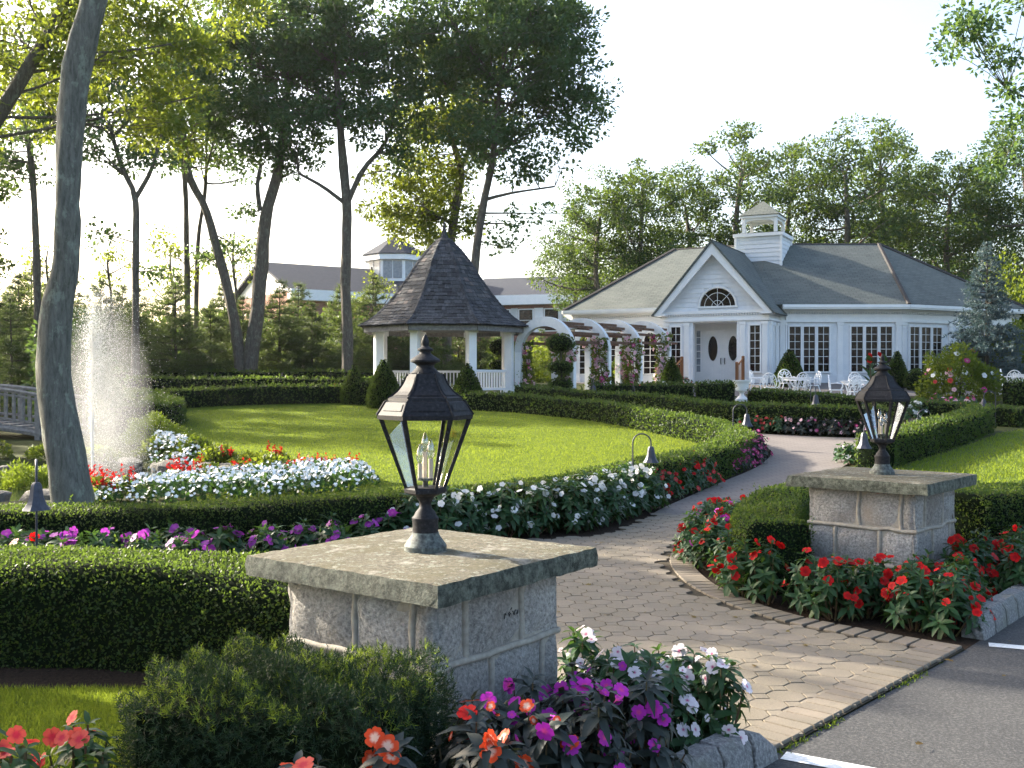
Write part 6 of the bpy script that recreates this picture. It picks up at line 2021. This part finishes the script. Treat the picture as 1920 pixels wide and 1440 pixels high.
tree('oak_tree', tk([(452, 716, 30), (447, 650, 25), (428, 545, 22), (408, 470, 20), (385, 390, 18), (355, 330, 16), (345, 250, 13), (330, 150, 10)], 43, 0),
     [el(430, 150, 120, 110, 43, 2.6), el(345, 130, 70, 90, 43, 2.0), el(540, 180, 120, 110, 43, 2.6), el(500, 60, 130, 80, 43, 2.6), el(560, 290, 80, 45, 43, 1.6), el(600, 60, 110, 90, 43, 2.4), el(450, 240, 90, 60, 43, 2), ],
     'double trunked oak with one limb leaning away from the other', extra_trunks=[tk([(468, 716, 34), (472, 660, 32), (485, 560, 32), (492, 470, 30), (500, 400, 26), (520, 330, 22), (533, 230, 18), (545, 120, 13)], 43, 0), tk([(488, 395, 12), (483, 350, 10), (490, 310, 8)], 43)], extra_sprays=[(tuple(Wp(400, 440, 43)), tuple(Wp(450, 480, 43)), .03), (tuple(Wp(415, 500, 43)), tuple(Wp(370, 470, 43)), .03), (tuple(Wp(495, 400, 43)), tuple(Wp(445, 395, 43)), .025)], seed=7, dens=.95, nlimb=12, per=95)
tree('oak_tree', tk([(650, 712, 27), (652, 640, 25), (648, 540, 23), (650, 450, 21), (650, 380, 22), (643, 300, 19), (636, 200, 15), (630, 120, 11)], 42, 0),
     [el(640, 130, 130, 120, 42, 2.8), el(740, 180, 100, 110, 42, 2.4), el(770, 290, 60, 60, 42, 1.6), el(690, 40, 130, 80, 42, 2.6), el(560, 240, 60, 70, 42, 1.6)], 'straight oak with pale trunk beside the gazebo',
     extra_trunks=[tk([(648, 382, 10), (605, 350, 8), (560, 325, 6)], 42), tk([(652, 380, 13), (680, 320, 11), (715, 280, 9), (735, 240, 7)], 42)], seed=8, dens=.95, nlimb=10, per=95)
tree('oak_tree', tk([(838, 700, 22), (838, 600, 20), (842, 480, 20), (856, 380, 19), (864, 320, 17), (850, 270, 13), (830, 200, 10)], 46, 0),
     [el(770, 360, 95, 70, 46, 2.4), el(830, 300, 100, 90, 46, 2.6), el(740, 400, 60, 45, 46, 1.5), el(850, 170, 130, 110, 46, 3.0), el(800, 440, 70, 40, 46, 1.5), el(850, 420, 60, 50, 46, 1.6)], 'dark trunked oak rising behind the gazebo finial',
     extra_trunks=[tk([(862, 325, 11), (885, 260, 9), (890, 180, 7)], 46)], seed=9, leafmat_='oaklit', dens=.95, nlimb=10, per=95)
tree('oak_tree', tk([(884, 700, 22), (886, 600, 20), (890, 500, 19), (905, 390, 18), (922, 310, 15), (930, 240, 12), (940, 140, 9)], 41, 0),
     [el(950, 120, 170, 150, 41, 3.2), el(1050, 90, 80, 100, 41, 2.2), el(1080, 220, 75, 75, 41, 1.8), el(930, 280, 110, 60, 41, 2.2), el(1010, 310, 60, 40, 41, 1.3), el(860, 60, 120, 90, 41, 2.6), el(1000, 0, 110, 80, 41, 2.4)], 'tall oak with pale leaning trunk and broad dark crown between gazebo and pavilion',
     extra_trunks=[tk([(908, 375, 8), (960, 362, 6), (1040, 350, 4)], 41)], extra_sprays=[(tuple(Wp(900, 420, 41)), tuple(Wp(985, 425, 41)), .04), (tuple(Wp(896, 450, 41)), tuple(Wp(960, 465, 41)), .03), (tuple(Wp(905, 400, 41)), tuple(Wp(1050, 400, 41)), .04)], seed=10, dens=1.05, nlimb=14, per=95)
# young trees filling the gaps between the trunks
for k, (u, v, ru, rv, y_, lab) in enumerate(((205, 500, 55, 45, 47, 'young oak with thin leaf sprays above the fountain'), (322, 500, 55, 65, 49, 'young oak with thin leaf sprays between the slim oaks'), (440, 470, 50, 60, 48, 'young oak with thin leaf sprays behind the leaning limb'), (90, 500, 60, 50, 47, 'young oak with thin leaf sprays behind the big lichened trunk'), (700, 560, 50, 50, 50, 'young oak with thin leaf sprays behind the straight oak'))):
    tree('young_oak', tk([(u, 640, 7), (u + 4, 560, 6), (u - 3, 500, 5), (u, v - rv * .6, 3)], y_, 0), [el(u, v, ru, rv, y_, 1.3)], lab, leafmat_='oaklit', lsize=.16, per=26, dens=2.2, crad=.5, seed=90 + k, nlimb=6)
# woodland behind the pavilion: three kinds, copied
def wood(name, seed, h, spread, mat_):
    return tree(name, [(0, 0, 0, .3), (.2, .1, h * .3, .24), (-.1, .2, h * .55, .17), (.2, 0, h * .8, .1)],
                [((0, 0, h * .74), (spread, spread, h * .24)), ((spread * .6, .3, h * .52), (spread * .65, spread * .6, h * .16)), ((-spread * .6, -.2, h * .46), (spread * .65, spread * .6, h * .18)), ((.4, 0, h * .93), (spread * .45, spread * .45, h * .08))],
                'x', leafmat_=mat_, seed=seed, dens=.25, per=135, nlimb=14, lsize=.2, crad=1.0, flat=.6, group='oaks behind the pavilion')
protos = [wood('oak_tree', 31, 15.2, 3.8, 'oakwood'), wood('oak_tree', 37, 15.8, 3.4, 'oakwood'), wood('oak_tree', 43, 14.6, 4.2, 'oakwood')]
spots = [(1120, 57, 0, .78, 'low behind the pergola end of the pavilion roof'), (1205, 58, 2, .86, 'over the long slope of the pavilion roof beside the gable'), (1290, 61, 0, .86, 'straight above the gable peak of the pavilion'), (1385, 60, 1, .98, 'with bare forked limbs directly behind the roof cupola'),
         (1480, 64, 1, .96, 'just past the cupola above the pavilion ridge'), (1590, 61, 0, 1.03, 'tallest over the flat stretch of the pavilion ridge'), (1650, 66, 1, 1.06, 'above the hip corner of the pavilion roof'), (1775, 62, 2, .96, 'over the falling hip of the pavilion roof'), (1850, 66, 1, .85, 'between the pavilion hip and the blue spruce'), (1925, 58, 0, 1.0, 'above the shrubs behind the blue spruce'), (1075, 62, 1, .68, 'small beside the end of the far brick wing'), (1710, 70, 0, .98, 'set back behind the hip corner of the roof')]
used_ = set()
for n_, (u, y_, k, s, lab) in enumerate(spots):
    o = protos[k] if k not in used_ else dup(protos[k])
    used_.add(k)
    o.location = ((u - CU) / FPX * y_, y_, G0(y_) - .2); o.rotation_euler = (0, 0, n_ * 1.7 if n_ not in (3,) else .5); o.scale = (s, s, s)
    o['label'] = 'leafy oak ' + lab
for n_, (x, y, k, s) in enumerate(((-28, 44.5, 1, .95), (-23, 30.5, 0, .62), (-19.8, 34, 2, .7))):
    o = dup(protos[k]); o.location = (x, y, G0(y) - .2); o.rotation_euler = (0, 0, n_ * 2.0); o.scale = (s, s, s)
    o['label'] = 'oak standing beyond the footbridge whose shade streaks the lawn'; o['group'] = 'oaks beyond the footbridge'
# branches of a tree standing just outside the picture
tree('oak_tree', [(11.4, 17.5, G0(17.5) - .1, .26), (11.3, 17.4, 4, .22), (11.0, 17.2, 7.0, .18), (10.6, 17, 9.5, .12)],
     [el(1830, 40, 90, 55, 17.5, 1.0), el(1780, 75, 50, 32, 17.5, .6), el(1915, 20, 60, 60, 17.5, .9), el(1910, 240, 40, 70, 17.5, .7), el(1935, 180, 40, 60, 17.5, .8), el(1890, 320, 40, 50, 17.5, .6), el(1850, 110, 60, 20, 17.5, .6), ((10.9, 17.2, 9.6), (1.8, 1.6, 1.2))], 'oak branch hanging over the clear sky above the pavilion', leafmat_='oak', lsize=.10, per=95, dens=3.6, crad=.42, seed=21, nlimb=12, limbk=.3)
# trees outside the frame on the sunny side whose shade falls on the entrance
tree('oak_tree', [(-13.8, 18.2, -.1, .3), (-13.7, 18.2, 4, .25), (-13.6, 18.3, 8, .16), (-13.5, 18.3, 10.5, .1)], [((-13.4, 18.2, 8.6), (3.2, 2.6, 2.4)), ((-12.2, 16.0, 7.2), (1.6, 1.6, 1.2))], 'oak beside the footbridge whose crown shades the paved path', leafmat_='oaklit', lsize=.2, per=80, dens=.9, seed=22)
tree('oak_tree', [(-8.3, 7.9, -.1, .14), (-8.2, 7.8, 1.5, .11), (-8.0, 7.7, 3.0, .08), (-7.9, 7.7, 4.6, .05)], [((-.9 - .85 * t, 3.25 + .53 * t, .5 + .466 * t), (.62, .62, .62)) for t in (6.2, 7.2, 8.2, 9.2, 10.2)] + [((-2.4 - .85 * t, 4.95 + .53 * t, .466 * t), (.5, .5, .5)) for t in (5.6, 6.6, 7.6, 8.6)], 'added unseen small oak with crown shaped along the sun line to shade the yew', leafmat_='oaklit', lsize=.13, per=130, dens=9, crad=.42, seed=23)  # unseen oak added, crown set along the sun line to shade the yew

# ------------------------------------------------------------------ conifers
def conifer(h, r0, matl, seed, size, nper, label, group=None, droop=.12, lev=None, bare=.06, name='pine_tree', tuft=.16, wid=.10):
    r = np.random.default_rng(seed)
    root = empty(name, (0, 0, 0), 0, label, 'tree', group)
    mb = MB(); mb.tube([(0, 0, -.1), (.02, .02, h * .5), (0, 0, h)], [.035 * h * .55, .02 * h * .55, .008], 7)
    P, D = [], []
    lev = lev or int(h * 4.2)
    for l in range(lev):
        t = (l + .5) / lev
        z = h * (bare + (1 - bare) * t)
        R_ = r0 * (1 - t) ** .8 * r.uniform(.8, 1.12) + .05
        nb_ = int(5 + 5 * (1 - t))
        for k in range(nb_):
            a = r.uniform(0, 6.283); Lb = R_ * r.uniform(.7, 1.08)
            d = np.array([math.cos(a), math.sin(a), .25 - droop * 2 * (1 - t)])
            tip = np.array([0, 0, z]) + d * Lb
            mb.tube([(0, 0, z), tuple(np.array([0, 0, z]) + d * Lb * .5 - [0, 0, .03]), tuple(tip)], [.018, .012, .004], 4)
            m_ = max(3, int(nper * Lb / r0))
            q = r.uniform(.25, 1.02, m_)[:, None]
            pos = np.array([0, 0, z]) + d * Lb * q + r.normal(size=(m_, 3)) * [.06, .06, .03] * (1 + Lb)
            P.append(pos); D.append(np.tile(d, (m_, 1)) + r.normal(size=(m_, 3)) * .5 + [0, 0, .25])
    P, D = np.concatenate(P), unit(np.concatenate(D))
    mb.build('trunk', M['twig'], root, True)
    K = 7
    Pn = np.repeat(P, K, 0); Dn = unit(np.repeat(D, K, 0) + rng.normal(size=(len(P) * K, 3)) * .55)
    V1, F1 = leaves(Pn, Dn, rdir(len(Pn)), size * rng.uniform(.7, 1.3, len(Pn)), T_NEEDLE, wid)
    mobj('crown', np_mesh('crown', V1, F1, M[matl]), root)
    return root
pines = [conifer(4.2, 1.8, 'pine', 51, .27, 30, 'x', 'pines behind the lawn'), conifer(4.6, 2.0, 'pine', 52, .27, 30, 'x', 'pines behind the lawn'), conifer(3.8, 1.8, 'pine', 53, .27, 30, 'x', 'pines behind the lawn')]
pspots = [(20, 28, .78), (-60, 30, .8), (-10, 40, 1.05), (35, 43, 1.1), (120, 45, 1.2), (190, 43, 1.15), (260, 45, 1.0), (330, 42, .98), (395, 44, .9), (455, 47, .95), (525, 45.5, 1.0), (585, 46, .95), (640, 48, 1.1), (700, 46, 1.05), (755, 47, 1.0), (800, 45, .85), (60, 50, 1.3), (230, 50, 1.25), (420, 51, 1.2), (560, 52, 1.1), (930, 50, .62), (980, 52, .6), (1015, 54, .62), (1045, 52, .6), (900, 47, .7), (860, 48, .8)]
PL = {20: 'dark pine standing right behind the footbridge rail', -60: 'dark pine at the far end of the footbridge', 330: 'bushy pine between the slim oaks and the fountain spray', 395: 'bushy pine beside the leaning limb of the double trunked oak', 525: 'bushy pine just past the double trunked oak', 585: 'bushy pine midway between double trunked oak and straight oak', 640: 'bushy pine directly behind the straight pale trunk', 700: 'bushy pine between the straight oak and the gazebo roof', 755: 'bushy pine half hidden by the gazebo roof edge', 455: 'bushy pine seen through the fork of the double trunked oak'}
for n_, (u, y_, s) in enumerate(pspots):
    o = pines[n_ % 3] if n_ < 3 else dup(pines[n_ % 3])
    o.location = ((u - CU) / FPX * y_, y_, G0(y_) - .1); o.rotation_euler = (0, 0, n_ * 2.1); o.scale = (s, s, s)
    o['label'] = PL.get(u, 'bushy pine in the row behind the lawn and its hedges' if u < 820 else 'short pine behind the gazebo and pergola')
    o['group'] = 'pines behind the lawn' if u < 820 else 'pines behind the gazebo'
sp = conifer(5.6, 1.75, 'spruce', 61, .16, 46, 'silvery blue spruce at the corner of the white pavilion', None, .1, 26, .03, 'spruce_tree', wid=.2)
sp.location = ((1850 - CU) / FPX * 40.5, 40.5, G0(40.5)); 
# the wood far behind, one mass
Cw = []
for u in np.arange(-260, 700, 26):
    for y_ in (66, 74):
        for k in range(4):
            vv = rng.uniform(605, 705)
            w = Wp(u + rng.uniform(-20, 20), vv, y_ + rng.uniform(-4, 4)); Cw.append(tuple(w))
for u in np.arange(1130, 2200, 40):
    for k in range(10):
        w = Wp(u + rng.uniform(-20, 20), rng.uniform(490, 690), 80 + rng.uniform(-4, 4)); Cw.append(tuple(w))
V1, F1 = clump_leaves(np.array(Cw), np.full(len(Cw), 1.6), 150, .34, .7)
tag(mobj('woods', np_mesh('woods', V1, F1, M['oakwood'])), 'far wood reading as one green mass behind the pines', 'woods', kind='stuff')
# ------------------------------------------------------------------ shrubs
def bush(x, y, rx, ry, h, matl, n_, size, label, group=None, name='shrub', flat=1.0, T=T_RHOMB, wid=1.0, seed=0, z0=None):
    r = np.random.default_rng(seed)
    root = empty(name, (x, y, G(x, y) if z0 is None else z0), 0, label, 'shrub', group)
    d = rdir(n_); d[:, 2] = np.abs(d[:, 2])
    lump = 1 + .14 * np.sin(d[:, 0] * 6 + seed) * np.cos(d[:, 1] * 5 + seed) + .1 * np.sin(d[:, 2] * 9 + d[:, 0] * 7)
    q = rng.uniform(.55, 1.05, (n_, 1)) ** .6
    P = d * q * lump[:, None] * [rx, ry, h]
    V1, F1 = leaves(P, unit(d + rdir(n_) * .9), unit(d * .6 + rdir(n_)), size * rng.uniform(.7, 1.3, n_), T, wid)
    mobj('foliage', np_mesh('foliage', V1, F1, M[matl]), root)
    mb = MB()
    for k in range(7):
        a = k * .9; mb.tube([(0, 0, -.05), (rx * .3 * math.cos(a), ry * .3 * math.sin(a), h * .4), (rx * .6 * math.cos(a), ry * .6 * math.sin(a), h * .8)], [.03, .02, .008], 4)
    mb.build('stem', M['twig'], root)
    return root
for n_, (u, y_, rx, h) in enumerate(((20, 44, 1.6, 1.4), (110, 46, 1.6, 1.3), (300, 47, 1.7, 1.2), (380, 46.5, 1.6, 1.1), (540, 47, 1.6, 1.1), (610, 47.5, 1.7, 1.0), (700, 48, 1.6, 1.1), (770, 49, 1.7, 1.3), (830, 49, 1.7, 1.4), (900, 49, 1.8, 1.5), (960, 48.5, 1.7, 1.5), (1010, 50, 1.7, 1.8), (200, 46, 1.7, 1.2), (455, 47.5, 1.5, 1.0))):
    bush((u - CU) / FPX * y_, y_, rx, 1.2, h, 'bush', 2600, .15, 'low sunlit leafy shrub under the pines behind the lawn', 'shrubs under the pines', seed=n_)
for n_, (u, y_, rx, h) in enumerate(((1880, 50, 2.4, 5.5), (1935, 47, 2.2, 4.6), (1830, 54, 2.2, 5.2), (1900, 44, 1.5, 2.2))):
    bush((u - CU) / FPX * y_, y_, rx, 2.0, h, 'bush' if n_ != 2 else 'oak', 6500, .2, 'tall dark leafy shrub behind the blue spruce', 'shrubs behind the spruce', seed=20 + n_)
x, y = gp(35, 905); bush(x - .1, y + .6, .75, .7, .78, 'feather', 6500, .09, 'feathery golden green cypress shrub below the footbridge', seed=40, T=T_NEEDLE, wid=.35)
x, y = gp(265, 838); bush(x, y + .8, .62, .6, .62, 'feather', 3200, .08, 'round feathery green shrub behind the fountain spray', seed=41, T=T_NEEDLE, wid=.35)
bush(-11.2, 26.6, 1.2, 1.1, 2.9, 'oak', 5200, .13, 'tall leafy shrub added behind the fountain to shade the lawn', seed=47)  # shrub added, its height set for the shade it throws on the lawn
bush(-12.0, 21.5, 1.1, .8, .55, 'bush', 1800, .1, 'low leafy shrub at the foot of the footbridge', seed=42)
for k in range(16):
    a = -.5 + k * .27; e_ = 1.34 + .12 * math.sin(k * 2.1)
    bush(POND[0] + POND[2] * e_ * math.cos(a), POND[1] + POND[3] * e_ * math.sin(a), .38, .34, .3 + .1 * math.sin(k * 1.3), 'bush' if k % 3 else 'feather', 700, .075, 'low leafy plant on the bank of the fountain pond', 'low plants on the pond bank', seed=120 + k)
# rose of sharon with blossoms
x, y = (1798 - CU) / FPX * 35, 35.0
rs = bush(x, y, 1.25, 1.1, 1.75, 'bush', 4200, .13, 'flowering rose of sharon bush with pink and white blossoms before the spruce', seed=44)
r_ = np.random.default_rng(5)
for k in range(26):
    d = unit(r_.normal(size=3) + [-.2, -.6, .7]); p = d * [1.25, 1.1, 1.75] * 1.02
    mobj('blossom', BL[['rose', 'white', 'white', 'pink', 'coral'][k % 5]][k % 3], rs, p, Vector(unit(d + np.array([0, -.6, .1]))).to_track_quat('Z', 'Y').to_euler(), .2 * r_.uniform(.7, 1.1))
# canna in front of the windows
def canna(x, y, label):
    root = empty('canna_plant', (x, y, G(x, y)), 0, label, 'plant')
    P = np.array([[rng.normal() * .05, rng.normal() * .05, .1 + .12 * k] for k in range(8)]); a = np.arange(8) * 2.4
    D = unit(np.stack([np.cos(a), np.sin(a), np.full(8, 1.1)], 1))
    V1, F1 = leaves(P, D, unit(np.stack([-np.cos(a), -np.sin(a), np.full(8, .6)], 1)), .55, T_LANCE, 1.2)
    mobj('foliage', np_mesh('foliage', V1, F1, M['impg']), root)
    MB().tube([(0, 0, 0), (0, 0, 1.2)], .02, 5).build('stem', M['stem'], root)
    for k in range(3): mobj('blossom', BL['red'][k], root, (rng.normal() * .05, -.03, 1.1 + .1 * k), (R(70), 0, k), .22)
canna((1632 - CU) / FPX * 38.5, 38.5, 'tall canna with red blossom before the middle triple window')
canna((1655 - CU) / FPX * 39.2, 39.2, 'tall canna with red blossom close to the lantern finial and wall')

# ------------------------------------------------------------------ climbing roses on the pergola
def vine(x, y, h, w, label, seed):
    r = np.random.default_rng(seed)
    z0 = G(x, y); root = empty('climbing_vine', (x, y, z0), 0, label, 'vine', 'pink flowering vines on the pergola')
    mb = MB()
    for k in range(3): mb.tube([(.05 * k - .05, 0, -.02), (.1 * math.sin(k), .05, h * .4), (-.1 * math.cos(k), 0, h * .8), (.12 * math.sin(2 * k), 0, h)], [.018, .014, .01, .006], 5)
    mb.build('stem', M['twig'], root)
    n_ = 900
    z = h * r.uniform(0.03, 1, n_); ww = w * (.55 + .6 * np.sin(z / h * 3 + seed) ** 2) * np.where(z > h * .7, 1.35, 1)
    a = r.uniform(0, 6.28, n_); q = np.sqrt(r.uniform(.2, 1, n_)) * ww
    P = np.stack([q * np.cos(a), q * np.sin(a) * .7, z], 1); d = unit(np.stack([np.cos(a), np.sin(a), np.zeros(n_)], 1) + r.normal(size=(n_, 3)) * .6)
    V1, F1 = leaves(P, d, unit(rdir(n_) + [0, -.3, .6]), .12 * r.uniform(.7, 1.3, n_), T_RHOMB)
    mobj('foliage', np_mesh('foliage', V1, F1, M['bush']), root)
    for k in range(42):
        zz = h * r.uniform(.1, 1.02); wv = w * (.55 + .6 * math.sin(zz / h * 3 + seed) ** 2) * (1.35 if zz > h * .7 else 1)
        aa = r.uniform(math.pi, 2 * math.pi); d = np.array([math.cos(aa), math.sin(aa), .1])
        mobj('blossom', BLF[['rose', 'rose', 'rose', 'rose', 'pink'][k % 5]][k % 2], root, (d[0] * wv, d[1] * wv * .75, zz), Vector(unit(d + r.normal(size=3) * .3)).to_track_quat('Z', 'Y').to_euler(), .2 * r.uniform(.8, 1.2))
for k, (c_, zt, g) in enumerate(arch_pos):
    for s in (-1, 1):
        p = c_ + PX * s * (PW / 2 - .22) - AX * (.35 if s > 0 else -.2)
        vine(p[0], p[1], 1.95 + .12 * (k % 2), .29, 'climbing vine with pink trumpet blossoms on a white pergola post', 70 + 2 * k + (s > 0))
for k in range(7):
    p = arch_pos[0][0] + AX * (1.2 + k * .95) + PX * 1.75
    impatiens(p[0], p[1], .3, .42, 'impg', [['coral', 'salmon'], ['coral'], ['white']][(k // 2) % 3], 9, 9, .14, .13, 'low bedding plant with bright blossoms along the foot of the pergola', 'bedding along the pergola', lod=True)

# ------------------------------------------------------------------ fountain
fx, fy = (173 - CU) / FPX * 16.8, 16.8
ft = empty('fountain', (fx, fy, -.07), 0, 'tall spraying fountain jet in the pond beside the big trunk', 'fountain')
MB().lathe([(.1, -.3), (.1, .02), (.06, .05), (.035, .1), (.03, .14)], 14).build('nozzle', M['iron'], ft, 40)
# jet: thin bright strands; spray: drops on falling arcs
r = np.random.default_rng(9)
P, D, S = [], [], []
N = 3200
t = r.uniform(0, .68, N); vz = r.uniform(6.4, 7.8, N); a = r.uniform(0, 6.283, N); vr = np.abs(r.normal(0, .22, N))
P.append(np.stack([vr * t * np.cos(a), vr * t * np.sin(a), .12 + vz * t - 4.9 * t * t], 1)); D.append(np.stack([vr * np.cos(a), vr * np.sin(a), vz - 9.8 * t], 1)); S.append(r.uniform(.012, .03, N))
N = 32000
t = r.uniform(.35, 1.58, N); vz = r.uniform(5.2, 7.8, N); vr = np.minimum(np.abs(r.normal(0, .33, N)), r.uniform(.5, .75, N)) + .03; a = r.uniform(0, 6.283, N)
zz = .12 + vz * t - 4.9 * t * t
k = zz > .0
wind = .30 * r.uniform(.3, 1.7, N)
P.append(np.stack([vr * t * np.cos(a) + wind * t * t * .8, vr * t * np.sin(a), zz], 1)[k]); D.append(np.stack([vr * np.cos(a) + wind * t, vr * np.sin(a), vz - 9.8 * t], 1)[k]); S.append(r.uniform(.006, .012, N)[k])
P, D, S = map(np.concatenate, (P, D, S))
# fine mist hanging in the spray
mm = bpy.data.materials.new('fountain_mist'); mm.use_nodes = True; nt = mm.node_tree
nt.nodes.remove(nt.nodes['Principled BSDF'])
pv = nt.nodes.new('ShaderNodeVolumePrincipled'); pv.inputs['Color'].default_value = (.95, .97, 1, 1); pv.inputs['Anisotropy'].default_value = .3
tc = nt.nodes.new('ShaderNodeTexCoord'); gr = nt.nodes.new('ShaderNodeTexGradient'); gr.gradient_type = 'SPHERICAL'
mp = nt.nodes.new('ShaderNodeMapping'); mp.vector_type = 'TEXTURE'; mp.inputs['Location'].default_value = (.22, 0, 1.25); mp.inputs['Scale'].default_value = (.78, .7, 1.75)
nt.links.new(tc.outputs['Object'], mp.inputs[0]); nt.links.new(mp.outputs[0], gr.inputs[0])
mul = nt.nodes.new('ShaderNodeMath'); mul.operation = 'MULTIPLY'; mul.inputs[1].default_value = 1.0
nz = noise(nt, 2.2, 4, .6, 'Object', (1, 1, .4))
m2_ = nt.nodes.new('ShaderNodeMath'); m2_.operation = 'MULTIPLY'
nt.links.new(gr.outputs['Fac'], m2_.inputs[0]); nt.links.new(nz, m2_.inputs[1]); nt.links.new(m2_.outputs[0], mul.inputs[0]); mul.inputs[1].default_value = 1.35
nt.links.new(mul.outputs[0], pv.inputs['Density'])
nt.links.new(pv.outputs[0], nt.nodes['Material Output'].inputs['Volume'])
o = MB().lathe([(.3, .12), (.7, .5), (.78, 1.3), (.65, 2.2), (.35, 2.9), (.05, 3.0)], 20, (.22, 0, 0)).build('mist', mm, ft, True); o['kind'] = 'stuff'
T_DROP = (np.array([[0, 0, 0], [.5, -.5, .3], [.5, .5, .3], [.5, 0, -.5], [1, 0, 0]], float), np.array([[0, 2, 1], [0, 3, 2], [0, 1, 3], [4, 1, 2], [4, 2, 3], [4, 3, 1]]))
V1, F1 = leaves(P, D, rdir(len(P)), S, T_DROP, .24)
o = mobj('water_spray', np_mesh('water_spray', V1, F1, M['drop']), ft); o['kind'] = 'stuff'
for k in range(10):
    aa = k * .628; v0, vr = 7.4 - .15 * (k % 3), .11 + .04 * (k % 2)
    MB().tube([(vr * q * math.cos(aa), vr * q * math.sin(aa), .13 + v0 * q - 4.9 * q * q) for q in np.linspace(0, .16, 6)], [.014, .013, .012, .01, .008, .004], 5).build('water_strand', M['drop'], ft)
# ------------------------------------------------------------------ thin haze added to imitate veiling glare from the backlight
HAZE = .00013
hm = bpy.data.materials.new('glare_haze'); hm.use_nodes = True; nt = hm.node_tree
nt.nodes.remove(nt.nodes['Principled BSDF'])
pv = nt.nodes.new('ShaderNodeVolumePrincipled'); pv.inputs['Color'].default_value = (.93, .96, 1, 1); pv.inputs['Density'].default_value = HAZE; pv.inputs['Anisotropy'].default_value = .55
nt.links.new(pv.outputs[0], nt.nodes['Material Output'].inputs['Volume'])
if HAZE:
    o = MB().box(-950, 950, -450, 1850, -1.8, 24).build('haze', hm); tag(o, 'thin pale haze added as a stand-in for backlight glare', 'haze', kind='stuff')
